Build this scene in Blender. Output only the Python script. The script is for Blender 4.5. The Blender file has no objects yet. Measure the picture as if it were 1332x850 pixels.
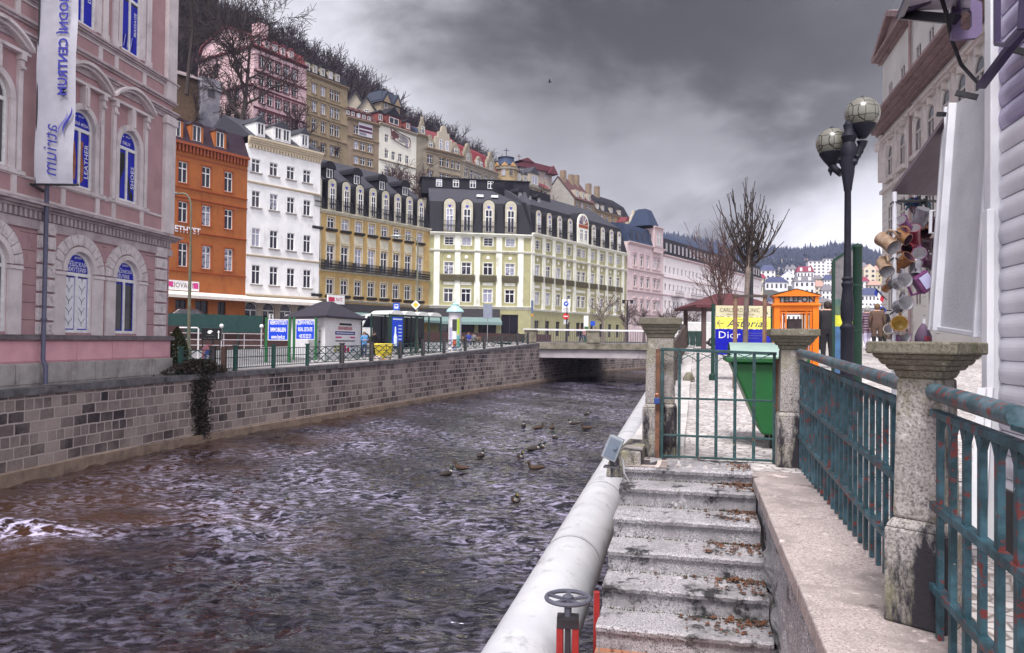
import bpy, math, random
import numpy as np
from mathutils import Matrix, Vector
random.seed(7)
S = bpy.context.scene
COL = S.collection
# ---------------------------------------------------------------- camera
FP = 1000.0; PITCH = .018; ROLL = .012
EYE = Vector((0, 0, 1.17))
cf = Vector((0, math.cos(PITCH), math.sin(PITCH)))
_r = Vector((1, 0, 0)); _u = Vector((0, -math.sin(PITCH), math.cos(PITCH)))
cr = math.cos(ROLL) * _r + math.sin(ROLL) * _u
cu = -math.sin(ROLL) * _r + math.cos(ROLL) * _u
cam_d = bpy.data.cameras.new('Camera')
cam_d.sensor_width = 36; cam_d.lens = 36 * FP / 1332; cam_d.clip_end = 6000; cam_d.clip_start = .05
cam = bpy.data.objects.new('Camera', cam_d); COL.objects.link(cam)
cam.matrix_world = Matrix(((cr.x, cu.x, -cf.x, EYE.x), (cr.y, cu.y, -cf.y, EYE.y), (cr.z, cu.z, -cf.z, EYE.z), (0, 0, 0, 1)))
S.camera = cam
# ---------------------------------------------------------------- light
S.view_settings.view_transform = 'Standard'
S.view_settings.look = 'None'
S.view_settings.gamma = 1
S.view_settings.exposure = 1.85
SKY_FRONT, SKY_BACK = .74, 1.15
SUN_EL, SUN_AZ = 60, 196          # azimuth clockwise from +Y
W = bpy.data.worlds.new('World'); S.world = W; W.use_nodes = True
nt = W.node_tree; N = nt.nodes; Lk = nt.links
for n in list(N): N.remove(n)
out = N.new('ShaderNodeOutputWorld'); bg = N.new('ShaderNodeBackground'); Lk.new(bg.outputs[0], out.inputs[0])
sky = N.new('ShaderNodeTexSky'); sky.sky_type = 'NISHITA'; sky.sun_disc = False
sky.sun_elevation = math.radians(SUN_EL); sky.sun_rotation = math.radians(SUN_AZ)
sky.dust_density = 1; sky.ozone_density = 1; sky.air_density = 1
hs = N.new('ShaderNodeHueSaturation'); hs.inputs['Saturation'].default_value = .06
Lk.new(sky.outputs[0], hs.inputs['Color'])
def wn(t, **k):
    q = N.new(t)
    for i, v in k.items(): setattr(q, i, v)
    return q
def wmap(x, a, b, c, d, smooth=True):
    q = wn('ShaderNodeMapRange', interpolation_type='SMOOTHSTEP' if smooth else 'LINEAR')
    for i, v in enumerate((a, b, c, d)): q.inputs[i + 1].default_value = v
    Lk.new(x, q.inputs[0]); return q.outputs[0]
def wmul(a, b):
    q = wn('ShaderNodeMath', operation='MULTIPLY'); Lk.new(a, q.inputs[0])
    if isinstance(b, float): q.inputs[1].default_value = b
    else: Lk.new(b, q.inputs[1])
    return q.outputs[0]
def wdot(v):
    q = wn('ShaderNodeVectorMath', operation='DOT_PRODUCT'); Lk.new(tc.outputs['Generated'], q.inputs[0]); q.inputs[1].default_value = Vector(v).normalized(); return q.outputs['Value']
tc = N.new('ShaderNodeTexCoord'); mp = N.new('ShaderNodeMapping'); mp.inputs['Scale'].default_value = (1, 1, 1.7); mp.inputs['Rotation'].default_value = (0, .2, .2); mp.inputs['Location'].default_value = (.62, .1, .3)
Lk.new(tc.outputs['Generated'], mp.inputs[0])
ns = N.new('ShaderNodeTexNoise'); ns.inputs['Scale'].default_value = 2.8; ns.inputs['Detail'].default_value = 6; ns.inputs['Roughness'].default_value = .55; ns.inputs['Distortion'].default_value = .25
Lk.new(mp.outputs[0], ns.inputs[0])
cl = wmap(ns.outputs[0], .40, .60, .55, 1.5)                       # broken cloud structure
nz2 = wn('ShaderNodeTexNoise'); nz2.inputs['Scale'].default_value = 6.5; nz2.inputs['Detail'].default_value = 6; nz2.inputs['Roughness'].default_value = .55; Lk.new(mp.outputs[0], nz2.inputs[0])
wob = wn('ShaderNodeMath', operation='MULTIPLY_ADD'); Lk.new(nz2.outputs[0], wob.inputs[0]); wob.inputs[1].default_value = .08; Lk.new(wdot((.15, 1, .37)), wob.inputs[2])
dk = wmap(wob.outputs[0], .97, 1.045, 1.1, .56)                # heavy dark cloud ahead
dk2 = wmap(wdot((.0, 1, .5)), .55, .93, 1.0, .62)
br = wmap(wdot((-.1, -.75, .7)), -.15, .75, SKY_FRONT, SKY_BACK)             # unseen sky behind the camera brightened to add fill light
sx = N.new('ShaderNodeSeparateXYZ'); Lk.new(tc.outputs['Generated'], sx.inputs[0])
hz = wmap(sx.outputs[2], .0, .26, 1.55, 1.0); lt = wmap(wdot((-.42, 1, .42)), .90, .99, 1.0, 1.55)   # paler low over the valley and at the upper left
fac = wmul(wmul(wmul(cl, dk), wmul(dk2, br)), wmul(hz, lt))
mu = N.new('ShaderNodeVectorMath'); mu.operation = 'SCALE'; Lk.new(hs.outputs[0], mu.inputs[0]); Lk.new(fac, mu.inputs['Scale'])
tn = N.new('ShaderNodeVectorMath'); tn.operation = 'MULTIPLY'; Lk.new(mu.outputs[0], tn.inputs[0]); tn.inputs[1].default_value = (.985, .97, 1.05)
Lk.new(tn.outputs[0], bg.inputs[0]); bg.inputs[1].default_value = .056
sd = bpy.data.lights.new('sun', 'SUN'); sd.energy = 1.5; sd.angle = math.radians(20); sd.color = (1, .97, .93)
so = bpy.data.objects.new('sun', sd); COL.objects.link(so)
az, el = math.radians(SUN_AZ), math.radians(SUN_EL)
sdir = Vector((math.sin(az) * math.cos(el), math.cos(az) * math.cos(el), math.sin(el)))
so.rotation_euler = sdir.to_track_quat('Z', 'Y').to_euler()

# ---------------------------------------------------------------- photo geometry helpers
def ray(x, y): return cf + cr * ((x - 666) / FP) - cu * ((y - 425) / FP)
def at(x, y, d):
    v = ray(x, y); return EYE + v * (d / v.y)
def gz(x, y, z):
    v = ray(x, y); return EYE + v * ((z - EYE.z) / v.z)
TH = math.atan(.24)
RBM = Matrix.Rotation(-TH, 4, 'Z')                 # quay frame: a = right, b = along the quay
def RB(a, b, z=0): return RBM @ Vector((a, b, z))
def lerp(t, xs, ys): return float(np.interp(t, xs, ys))
def zl(Y): return lerp(Y, [20, 32, 48, 60, 78, 100], [-.55, -.5, -.3, .1, .8, 1.0])      # left bank street level
def zr(b): return lerp(b, [9, 14, 20, 31, 70, 90], [0, .1, .35, .85, .95, 1.0])

# ---------------------------------------------------------------- object helpers
class MB:
    def __init__(s, M=None): s.v = []; s.f = []; s.m = []; s.M = M; s.uv = {}
    def add(s, vs, fs, m=0):
        o = len(s.v)
        s.v += [tuple(s.M @ Vector(v)) if s.M else tuple(v) for v in vs]
        s.f += [tuple(i + o for i in f) for f in fs]; s.m += [m] * len(fs); return s
    def box(s, x0, x1, y0, y1, z0, z1, m=0):
        vs = [(x, y, z) for z in (z0, z1) for y in (y0, y1) for x in (x0, x1)]
        return s.add(vs, [(0, 2, 3, 1), (4, 5, 7, 6), (0, 1, 5, 4), (2, 6, 7, 3), (0, 4, 6, 2), (1, 3, 7, 5)], m)
    def frustum(s, c, w0, d0, w1, d1, z0, z1, m=0):
        x, y = c; vs = []
        for w, d, z in ((w0, d0, z0), (w1, d1, z1)):
            vs += [(x - w / 2, y - d / 2, z), (x + w / 2, y - d / 2, z), (x - w / 2, y + d / 2, z), (x + w / 2, y + d / 2, z)]
        return s.add(vs, [(0, 2, 3, 1), (4, 5, 7, 6), (0, 1, 5, 4), (2, 6, 7, 3), (0, 4, 6, 2), (1, 3, 7, 5)], m)
    def quad(s, a, b, c, d, m=0): return s.add([a, b, c, d], [(0, 1, 2, 3)], m)
    def poly(s, ps, m=0): return s.add(ps, [tuple(range(len(ps)))], m)
    def prism(s, pts, y0, y1, m=0):            # pts (x,z) counter-clockwise, y0 = front
        n = len(pts); vs = [(x, y0, z) for x, z in pts] + [(x, y1, z) for x, z in pts]
        fs = [tuple(range(n)), tuple(range(2 * n - 1, n - 1, -1))] + [(i, i + n, (i + 1) % n + n, (i + 1) % n) for i in range(n)]
        return s.add(vs, fs, m)
    def prismz(s, pts, z0, z1, m=0):
        n = len(pts); vs = [(x, y, z0) for x, y in pts] + [(x, y, z1) for x, y in pts]
        fs = [tuple(range(n - 1, -1, -1)), tuple(range(n, 2 * n))] + [(i, (i + 1) % n, (i + 1) % n + n, i + n) for i in range(n)]
        return s.add(vs, fs, m)
    def tube(s, pts, rs, n=6, m=0, cap=True):
        pts = [Vector(p) for p in pts]
        if not hasattr(rs, '__len__'): rs = [rs] * len(pts)
        vs = []; fs = []; prev = None
        for i, p in enumerate(pts):
            t = (pts[min(i + 1, len(pts) - 1)] - pts[max(i - 1, 0)])
            t = t.normalized() if t.length > 1e-9 else Vector((0, 0, 1))
            if prev is None:
                a = t.cross(Vector((0, 0, 1)) if abs(t.z) < .95 else Vector((1, 0, 0))).normalized()
            else:
                a = (prev - t * prev.dot(t)); a = a.normalized() if a.length > 1e-6 else t.orthogonal().normalized()
            prev = a; b = t.cross(a)
            for k in range(n):
                w = 2 * math.pi * k / n
                vs.append(p + (a * math.cos(w) + b * math.sin(w)) * rs[i])
        for i in range(len(pts) - 1):
            for k in range(n):
                k2 = (k + 1) % n
                fs.append((i * n + k, i * n + k2, (i + 1) * n + k2, (i + 1) * n + k))
        if cap: fs += [tuple(range(n - 1, -1, -1)), tuple(range((len(pts) - 1) * n, len(pts) * n))]
        return s.add(vs, fs, m)
    def bar(s, p0, p1, w, h=None, m=0, roll=0):       # rectangular bar
        p0 = Vector(p0); p1 = Vector(p1); h = h or w; t = (p1 - p0).normalized()
        a = t.cross(Vector((0, 0, 1)) if abs(t.z) < .99 else Vector((0, 1, 0))).normalized(); b = a.cross(t)
        vs = [p + a * (w / 2 * i) + b * (h / 2 * j) for p in (p0, p1) for i, j in ((-1, -1), (1, -1), (1, 1), (-1, 1))]
        return s.add(vs, [(3, 2, 1, 0), (4, 5, 6, 7), (0, 1, 5, 4), (1, 2, 6, 5), (2, 3, 7, 6), (3, 0, 4, 7)], m)
    def lathe(s, prof, c=(0, 0, 0), n=16, m=0, cap=True, sx=1, sy=1, ph=0):
        vs = []; fs = []
        for r, z in prof:
            for k in range(n):
                w = 2 * math.pi * k / n + ph; vs.append((c[0] + r * sx * math.cos(w), c[1] + r * sy * math.sin(w), c[2] + z))
        L = len(prof)
        for i in range(L - 1):
            for k in range(n):
                k2 = (k + 1) % n; fs.append((i * n + k, i * n + k2, (i + 1) * n + k2, (i + 1) * n + k))
        if cap: fs += [tuple(range(n - 1, -1, -1)), tuple(range((L - 1) * n, L * n))]
        return s.add(vs, fs, m)
    def sphere(s, c, r, n=12, m=0, sx=1, sy=1, sz=1):
        k = n // 2
        return s.lathe([(max(r * math.sin(math.pi * i / k), 1e-4), -r * sz * math.cos(math.pi * i / k)) for i in range(k + 1)], c, n, m, True, sx, sy)
    def loft(s, rings, m=0, ms=None):                # rings of equal vertex count
        n = len(rings[0]); o = len(s.v); s.add([p for r in rings for p in r], [])
        for i in range(len(rings) - 1):
            s.add([], []); 
            for k in range(n):
                s.f.append((o + i * n + k, o + i * n + (k + 1) % n, o + (i + 1) * n + (k + 1) % n, o + (i + 1) * n + k)); s.m.append(ms[i] if ms else m)
        s.f += [tuple(o + k for k in range(n - 1, -1, -1)), tuple(o + (len(rings) - 1) * n + k for k in range(n))]
        s.m += [ms[0] if ms else m, ms[-1] if ms else m]; return s
    def text(s, body, M, size=1, m=0, depth=.0, align='CENTER', sx=1, bold=0, shear=0):
        c = bpy.data.curves.new('t', 'FONT'); c.body = body; c.size = size; c.align_x = align; c.align_y = 'CENTER'
        c.extrude = depth; c.resolution_u = 2; c.offset = bold; c.shear = shear; c.space_character = 1.05
        o = bpy.data.objects.new('t', c); COL.objects.link(o)
        bpy.context.view_layer.update()
        me = o.evaluated_get(bpy.context.evaluated_depsgraph_get()).to_mesh()
        vs = [M @ Vector((v.co.x * sx, v.co.y, v.co.z)) for v in me.vertices]; fs = [tuple(p.vertices) for p in me.polygons]
        s.add(vs, fs, m)
        COL.objects.unlink(o); bpy.data.objects.remove(o); bpy.data.curves.remove(c); return s
    def build(s, name, mats, parent=None, smooth=False, bev=0, loc=None, rz=0):
        me = bpy.data.meshes.new(name); me.from_pydata(s.v, [], s.f)
        for mm in (mats if isinstance(mats, (list, tuple)) else [mats]): me.materials.append(mm)
        if any(s.m): me.polygons.foreach_set('material_index', s.m)
        if smooth: me.polygons.foreach_set('use_smooth', [True] * len(me.polygons)); 
        if smooth == 'auto':
            me.set_sharp_from_angle(angle=math.radians(40))
        me.update()
        o = bpy.data.objects.new(name, me); COL.objects.link(o)
        if parent: o.parent = parent
        if loc is not None: o.location = loc
        o.rotation_euler.z = rz
        if bev:
            b = o.modifiers.new('bevel', 'BEVEL'); b.width = bev; b.segments = 2; b.limit_method = 'ANGLE'; b.angle_limit = math.radians(35)
        return o
def tag(o, label=None, cat=None, group=None, kind=None):
    if label: o['label'] = label
    if cat: o['category'] = cat
    if group: o['group'] = group
    if kind: o['kind'] = kind
    return o
def empty(name, loc, rz=0, label=None, cat=None, group=None):
    o = bpy.data.objects.new(name, None); COL.objects.link(o); o.location = loc; o.rotation_euler.z = rz; o.empty_display_size = .2
    return tag(o, label, cat, group)
def kids(o): return [c for c in bpy.data.objects if c.parent == o]
def copy_tree(o, parent=None):
    c = o.copy(); COL.objects.link(c); c.parent = parent
    for ch in kids(o): copy_tree(ch, c)
    return c
# text frame: x right along vx, y up along vy, at point p
def TM(p, vx=(1, 0, 0), vy=(0, 0, 1)):
    vx = Vector(vx).normalized(); vy = Vector(vy).normalized(); vz = vx.cross(vy); p = Vector(p)
    return Matrix(((vx.x, vy.x, vz.x, p.x), (vx.y, vy.y, vz.y, p.y), (vx.z, vy.z, vz.z, p.z), (0, 0, 0, 1)))

# ---------------------------------------------------------------- materials
MC = {}
def M(name, c, c2=None, rough=.75, scale=4, bump=0, bs=None, metal=0, stain=0, sc=(.05, .04, .04), ssc=.8, streak=1, spec=.35, rnd=0):
    if name in MC: return MC[name]
    m = bpy.data.materials.new(name); m.use_nodes = True; MC[name] = m
    n = m.node_tree.nodes; l = m.node_tree.links; b = n['Principled BSDF']
    b.inputs['Roughness'].default_value = rough; b.inputs['Metallic'].default_value = metal; b.inputs['Specular IOR Level'].default_value = spec
    t = n.new('ShaderNodeTexCoord'); co = t.outputs['Object']
    c2 = c2 or tuple(x * .78 for x in c)
    def noise(s, d=6, r=.6, st=1):
        q = n.new('ShaderNodeTexNoise'); q.inputs['Scale'].default_value = s; q.inputs['Detail'].default_value = d; q.inputs['Roughness'].default_value = r
        if st != 1:
            mpn = n.new('ShaderNodeMapping'); mpn.inputs['Scale'].default_value = (1, 1, st); l.new(co, mpn.inputs[0]); l.new(mpn.outputs[0], q.inputs[0])
        else: l.new(co, q.inputs[0])
        return q.outputs[0]
    def ramp(x, p0, p1):
        q = n.new('ShaderNodeMapRange'); q.inputs[1].default_value = p0; q.inputs[2].default_value = p1; l.new(x, q.inputs[0]); return q.outputs[0]
    def mix(f, a, bb):
        q = n.new('ShaderNodeMix'); q.data_type = 'RGBA'; l.new(f, q.inputs[0])
        for i, v in ((6, a), (7, bb)):
            if isinstance(v, tuple): q.inputs[i].default_value = (*v, 1)
            else: l.new(v, q.inputs[i])
        return q.outputs[2]
    col = mix(ramp(noise(scale), .35, .68), c, c2)
    if stain: col = mix(ramp(noise(ssc, 9, .7, streak), .62 - stain * .2, .74 - stain * .05), col, sc)
    l.new(col, b.inputs['Base Color'])
    if bump:
        q = n.new('ShaderNodeBump'); q.inputs['Strength'].default_value = bump; q.inputs['Distance'].default_value = .05; l.new(noise(bs or scale * 4, 8), q.inputs['Height']); l.new(q.outputs[0], b.inputs['Normal'])
    m['cfg'] = 0
    return m
def nodes_of(m): return m.node_tree.nodes, m.node_tree.links, m.node_tree.nodes['Principled BSDF']
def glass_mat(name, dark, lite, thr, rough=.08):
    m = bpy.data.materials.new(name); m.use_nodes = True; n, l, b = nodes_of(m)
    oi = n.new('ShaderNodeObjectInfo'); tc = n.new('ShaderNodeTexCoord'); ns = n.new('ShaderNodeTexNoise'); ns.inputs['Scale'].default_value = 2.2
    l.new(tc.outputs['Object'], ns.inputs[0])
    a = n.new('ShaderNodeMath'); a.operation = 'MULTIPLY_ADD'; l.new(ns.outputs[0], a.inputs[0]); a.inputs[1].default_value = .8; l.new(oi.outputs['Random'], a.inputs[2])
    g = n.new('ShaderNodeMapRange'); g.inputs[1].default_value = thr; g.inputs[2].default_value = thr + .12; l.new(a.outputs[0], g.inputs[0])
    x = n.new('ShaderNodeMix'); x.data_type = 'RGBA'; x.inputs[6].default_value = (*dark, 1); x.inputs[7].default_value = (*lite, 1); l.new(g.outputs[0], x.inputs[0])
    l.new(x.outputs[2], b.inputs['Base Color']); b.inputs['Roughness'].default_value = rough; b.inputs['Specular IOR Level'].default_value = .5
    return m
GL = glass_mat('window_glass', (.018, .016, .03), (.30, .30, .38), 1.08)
GLD = glass_mat('dark_glass', (.012, .012, .02), (.08, .07, .08), 1.1)
WHT = M('white_paint', (.8, .8, .8), (.62, .6, .6), .5, 5)
def block_mat(name, bw, bh, c1, c2, mortar, msize=.03, bump=.6):
    """coursed stone masonry laid out over UV (metres)"""
    m = bpy.data.materials.new(name); m.use_nodes = True; n, l, b = nodes_of(m)
    uv = n.new('ShaderNodeUVMap'); tc = n.new('ShaderNodeTexCoord')
    dn = n.new('ShaderNodeTexNoise'); dn.inputs['Scale'].default_value = 2.5; l.new(uv.outputs[0], dn.inputs[0])
    dv = n.new('ShaderNodeVectorMath'); dv.operation = 'MULTIPLY_ADD'; l.new(dn.outputs['Color'], dv.inputs[0]); dv.inputs[1].default_value = (.07, .05, 0); l.new(uv.outputs[0], dv.inputs[2])
    bt = n.new('ShaderNodeTexBrick'); l.new(dv.outputs[0], bt.inputs['Vector']); bt.inputs['Scale'].default_value = 1
    bt.inputs['Brick Width'].default_value = bw; bt.inputs['Row Height'].default_value = bh; bt.inputs['Mortar Size'].default_value = msize; bt.inputs['Mortar Smooth'].default_value = .3
    bt.inputs['Color1'].default_value = (0, 0, 0, 1); bt.inputs['Color2'].default_value = (1, 1, 1, 1); bt.inputs['Bias'].default_value = 0
    bt.offset = .42; bt.squash = .6; bt.squash_frequency = 3
    n1 = n.new('ShaderNodeTexNoise'); n1.inputs['Scale'].default_value = .45; n1.inputs['Detail'].default_value = 5; l.new(uv.outputs[0], n1.inputs[0])
    n2 = n.new('ShaderNodeTexNoise'); n2.inputs['Scale'].default_value = 9; n2.inputs['Detail'].default_value = 8; n2.inputs['Roughness'].default_value = .75; l.new(tc.outputs['Object'], n2.inputs[0])
    def mth(op, a, c):
        q = n.new('ShaderNodeMath'); q.operation = op
        for i, v in enumerate((a, c)):
            if isinstance(v, (int, float)): q.inputs[i].default_value = v
            else: l.new(v, q.inputs[i])
        return q.outputs[0]
    tone = mth('ADD', mth('MULTIPLY', bt.outputs['Color'], .55), mth('ADD', mth('MULTIPLY', n1.outputs[0], 1.7), mth('MULTIPLY', n2.outputs[0], .55)))
    mr = n.new('ShaderNodeMapRange'); mr.inputs[1].default_value = 1.0; mr.inputs[2].default_value = 1.8; l.new(tone, mr.inputs[0])
    x = n.new('ShaderNodeMix'); x.data_type = 'RGBA'; l.new(mr.outputs[0], x.inputs[0]); x.inputs[6].default_value = (*c1, 1); x.inputs[7].default_value = (*c2, 1)
    x2 = n.new('ShaderNodeMix'); x2.data_type = 'RGBA'; l.new(bt.outputs['Fac'], x2.inputs[0]); l.new(x.outputs[2], x2.inputs[6]); x2.inputs[7].default_value = (*mortar, 1)
    l.new(x2.outputs[2], b.inputs['Base Color']); b.inputs['Roughness'].default_value = .85; b.inputs['Specular IOR Level'].default_value = .2
    h = mth('SUBTRACT', mth('MULTIPLY', n2.outputs[0], .5), bt.outputs['Fac'])
    bp = n.new('ShaderNodeBump'); bp.inputs['Strength'].default_value = bump; bp.inputs['Distance'].default_value = .04; l.new(h, bp.inputs['Height']); l.new(bp.outputs[0], b.inputs['Normal'])
    return m
def set_uv(o, uvs):       # uvs per vertex
    me = o.data; ul = me.uv_layers.new(name='UVMap'); li = np.zeros(len(me.loops), int); me.loops.foreach_get('vertex_index', li)
    ul.data.foreach_set('uv', np.array(uvs)[li].ravel())
# ================================================================ SETTING
WZ = -3.1
rng = np.random.RandomState(3)
bank = [Vector((-17.6, 0, 0)), Vector((-15.4, 14, 0))] + [gz(x, y, WZ) for x, y in ((0, 634), (110, 607.5), (226, 581.6), (330, 562), (483, 535.5), (598, 514.5), (674.6, 503), (697, 499))] + [Vector(p) for p in ((7, 91, 0), (13, 107, 0), (22, 124, 0), (45, 160, 0), (90, 225, 0))]
bankY = [p.y for p in bank]; bankX = [p.x for p in bank]
def bX(Y): return lerp(Y, bankY, bankX)
def ra(b): return lerp(b, [80, 120, 160, 220], [-.66, 3, 18, 55])          # right quay edge
paving = M('paving', (.36, .34, .34), (.22, .2, .21), .8, 1.2, .35, 40, stain=.35, sc=(.10, .08, .07), ssc=2.5)
asphalt = M('asphalt', (.20, .19, .2), (.13, .125, .135), .85, .8, .3, 60, stain=.2)
# cobbled quay path
def cobble():
    m = bpy.data.materials.new('cobbles'); m.use_nodes = True; n, l, b = nodes_of(m)
    tc = n.new('ShaderNodeTexCoord'); v = n.new('ShaderNodeTexVoronoi'); v.inputs['Scale'].default_value = 9; l.new(tc.outputs['Object'], v.inputs[0])
    ve = n.new('ShaderNodeTexVoronoi'); ve.feature = 'DISTANCE_TO_EDGE'; ve.inputs['Scale'].default_value = 9; l.new(tc.outputs['Object'], ve.inputs[0])
    r = n.new('ShaderNodeMapRange'); r.inputs[1].default_value = 0; r.inputs[2].default_value = .09; l.new(ve.outputs['Distance'], r.inputs[0])
    q = n.new('ShaderNodeTexNoise'); q.inputs['Scale'].default_value = .9; q.inputs['Detail'].default_value = 8; l.new(tc.outputs['Object'], q.inputs[0])
    a = n.new('ShaderNodeMix'); a.data_type = 'RGBA'; a.inputs[6].default_value = (.30, .27, .27, 1); a.inputs[7].default_value = (.62, .58, .58, 1)
    ad = n.new('ShaderNodeMath'); ad.operation = 'MULTIPLY_ADD'; l.new(v.outputs['Color'], ad.inputs[0]); ad.inputs[1].default_value = .5; l.new(q.outputs[0], ad.inputs[2])
    mr = n.new('ShaderNodeMapRange'); mr.inputs[1].default_value = .45; mr.inputs[2].default_value = 1.1; l.new(ad.outputs[0], mr.inputs[0]); l.new(mr.outputs[0], a.inputs[0])
    c = n.new('ShaderNodeMix'); c.data_type = 'RGBA'; c.inputs[6].default_value = (.16, .13, .12, 1); l.new(r.outputs[0], c.inputs[0]); l.new(a.outputs[2], c.inputs[7])
    l.new(c.outputs[2], b.inputs['Base Color']); b.inputs['Roughness'].default_value = .7
    bp = n.new('ShaderNodeBump'); bp.inputs['Strength'].default_value = .5; bp.inputs['Distance'].default_value = .02; l.new(r.outputs[0], bp.inputs['Height']); l.new(bp.outputs[0], b.inputs['Normal'])
    return m
COBBLE = cobble()
# left bank promenade and street
mb = MB(); ys = [0, 8, 14, 18, 21.5, 26, 30, 34, 40, 45, 52, 59, 65, 71, 77, 84, 91, 99, 107, 116, 124, 142, 160, 190, 225]
for i, Y in enumerate(ys):
    z = zl(Y)
    mb.v += [(bX(Y) - .15, Y, z), (bX(Y) - 6, Y, z), (bX(Y) - 30, Y, z), (-160, Y, z)]
    if i:
        o = 4 * i
        for k in range(3): mb.f.append((o + k, o + k - 4, o + k - 3, o + k + 1)); mb.m.append(0 if k == 0 else 1)
tag(mb.build('promenade', [paving, asphalt]), kind='structure')
# right quay
mb = MB(RBM); bs = [7.4, 8, 9, 10, 12, 15, 18, 22, 28, 35, 45, 55, 65, 75, 85, 100, 120, 160, 220]
for i, b in enumerate(bs):
    z = zr(b); mb.add([(ra(b), b, z), (max(3.2, ra(b) + 3), b, z), (70 + ra(b), b, z)], [])
    if i:
        o = 3 * i
        mb.f += [(o - 3, o - 2, o + 1, o), (o - 2, o - 1, o + 2, o + 1)]; mb.m += [0, 0]
mb.add([(1.0, -4, -.01), (30, -4, -.01), (30, 7.4, -.01), (1.0, 7.4, -.01)], [(0, 1, 2, 3)])
tag(mb.build('quay_street', [COBBLE]), kind='structure')
mb = MB(); mb.quad((-400, 215, .8), (1800, 215, .8), (1800, 2500, .8), (-400, 2500, .8)); tag(mb.build('ground', asphalt), kind='structure')
# river
def water_mat():
    m = bpy.data.materials.new('river_water'); m.use_nodes = True; n, l, b = nodes_of(m)
    tc = n.new('ShaderNodeTexCoord'); mp = n.new('ShaderNodeMapping'); mp.inputs['Rotation'].default_value = (0, 0, -.25); mp.inputs['Scale'].default_value = (.58, .95, 1); l.new(tc.outputs['Object'], mp.inputs[0])
    def nz(s, d=5, r=.6):
        q = n.new('ShaderNodeTexNoise'); q.inputs['Scale'].default_value = s; q.inputs['Detail'].default_value = d; q.inputs['Roughness'].default_value = r; q.inputs['Distortion'].default_value = .6; l.new(mp.outputs[0], q.inputs[0]); return q.outputs[0]
    at_ = n.new('ShaderNodeAttribute'); at_.attribute_name = 'foam_glint'
    br = n.new('ShaderNodeMapRange'); br.inputs[1].default_value = .16; br.inputs[2].default_value = .34; sp_ = n.new('ShaderNodeSeparateXYZ'); l.new(tc.outputs['Object'], sp_.inputs[0]); ma = n.new('ShaderNodeMath'); ma.operation = 'MULTIPLY_ADD'; l.new(sp_.outputs[0], ma.inputs[0]); ma.inputs[1].default_value = .028; l.new(nz(.3, 4), ma.inputs[2]); l.new(ma.outputs[0], br.inputs[0])
    c = n.new('ShaderNodeMix'); c.data_type = 'RGBA'; c.inputs[6].default_value = (.034, .015, .007, 1); c.inputs[7].default_value = (.005, .004, .006, 1); l.new(br.outputs[0], c.inputs[0])
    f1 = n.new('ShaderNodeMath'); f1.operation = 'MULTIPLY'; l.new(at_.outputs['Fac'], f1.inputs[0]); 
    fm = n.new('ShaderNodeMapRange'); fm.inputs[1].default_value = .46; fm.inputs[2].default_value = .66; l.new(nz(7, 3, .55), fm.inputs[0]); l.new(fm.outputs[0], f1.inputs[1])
    c2 = n.new('ShaderNodeMix'); c2.data_type = 'RGBA'; l.new(f1.outputs[0], c2.inputs[0]); l.new(c.outputs[2], c2.inputs[6]); c2.inputs[7].default_value = (.46, .42, .60, 1)  # lavender sky glints painted into the base colour, along with foam
    l.new(c2.outputs[2], b.inputs['Base Color'])
    ro = n.new('ShaderNodeMath'); ro.operation = 'MULTIPLY_ADD'; l.new(f1.outputs[0], ro.inputs[0]); ro.inputs[1].default_value = .5; ro.inputs[2].default_value = .03; l.new(ro.outputs[0], b.inputs['Roughness'])
    b.inputs['IOR'].default_value = 1.6; b.inputs['Specular Tint'].default_value = (.88, .84, 1, 1)
    b1 = n.new('ShaderNodeBump'); b1.inputs['Strength'].default_value = 1; b1.inputs['Distance'].default_value = .09; l.new(nz(1.7, 2, .5), b1.inputs['Height'])
    b2 = n.new('ShaderNodeBump'); b2.inputs['Strength'].default_value = .9; b2.inputs['Distance'].default_value = .075; l.new(nz(5.2, 2, .45), b2.inputs['Height']); l.new(b1.outputs[0], b2.inputs['Normal'])
    l.new(b2.outputs[0], b.inputs['Normal']); return m
NR, NC = 420, 330
Yr = 6 * (240 / 6.) ** (np.linspace(0, 1, NR)); 
left = np.interp(Yr, bankY, bankX) - .6; right = -.62 + .24 * Yr + np.interp(Yr, [80, 120, 160, 240], [0, 3.6, 18, 60])
right = np.maximum(right, left + 2)
u = np.linspace(0, 1, NC)[None, :]
X = left[:, None] * (1 - u) + right[:, None] * u; Y = np.repeat(Yr[:, None], NC, 1)
Z = np.zeros_like(X); 
for k in range(46):
    lam = .35 * (3.2 / .35) ** rng.rand(); th = 1.3 + rng.randn() * .75; kk = 2 * np.pi / lam
    ph = rng.rand() * 6.28; wx = .35 * np.sin(.7 * X + .5 * Y + k) + .3 * np.sin(.31 * X - .6 * Y + 2 * k)
    att = np.clip(1.4 - Y / (lam * 75), 0, 1)
    Z += .0062 * lam ** .8 * att * np.sin(kk * (X * np.cos(th) + Y * np.sin(th)) + ph + 2 * wx)
def bl(cx, cy, sx, sy, rot=.15):
    dx, dy = X - cx, Y - cy; a = dx * np.cos(rot) + dy * np.sin(rot); b = -dx * np.sin(rot) + dy * np.cos(rot)
    return np.exp(-(a / sx) ** 2 - (b / sy) ** 2)
P = gz(52, 692, WZ); foam_glint = 1.3 * bl(P.x - .3, P.y, 1.9, .38, -.12) + .6 * bl(P.x + 1.9, P.y + .8, 1.2, .25)
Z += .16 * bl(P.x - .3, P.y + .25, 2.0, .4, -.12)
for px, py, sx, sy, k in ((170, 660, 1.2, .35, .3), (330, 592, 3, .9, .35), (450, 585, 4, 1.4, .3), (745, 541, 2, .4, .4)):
    P = gz(px, py, WZ); foam_glint = foam_glint + k * bl(P.x, P.y, sx, sy, .2)
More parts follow.
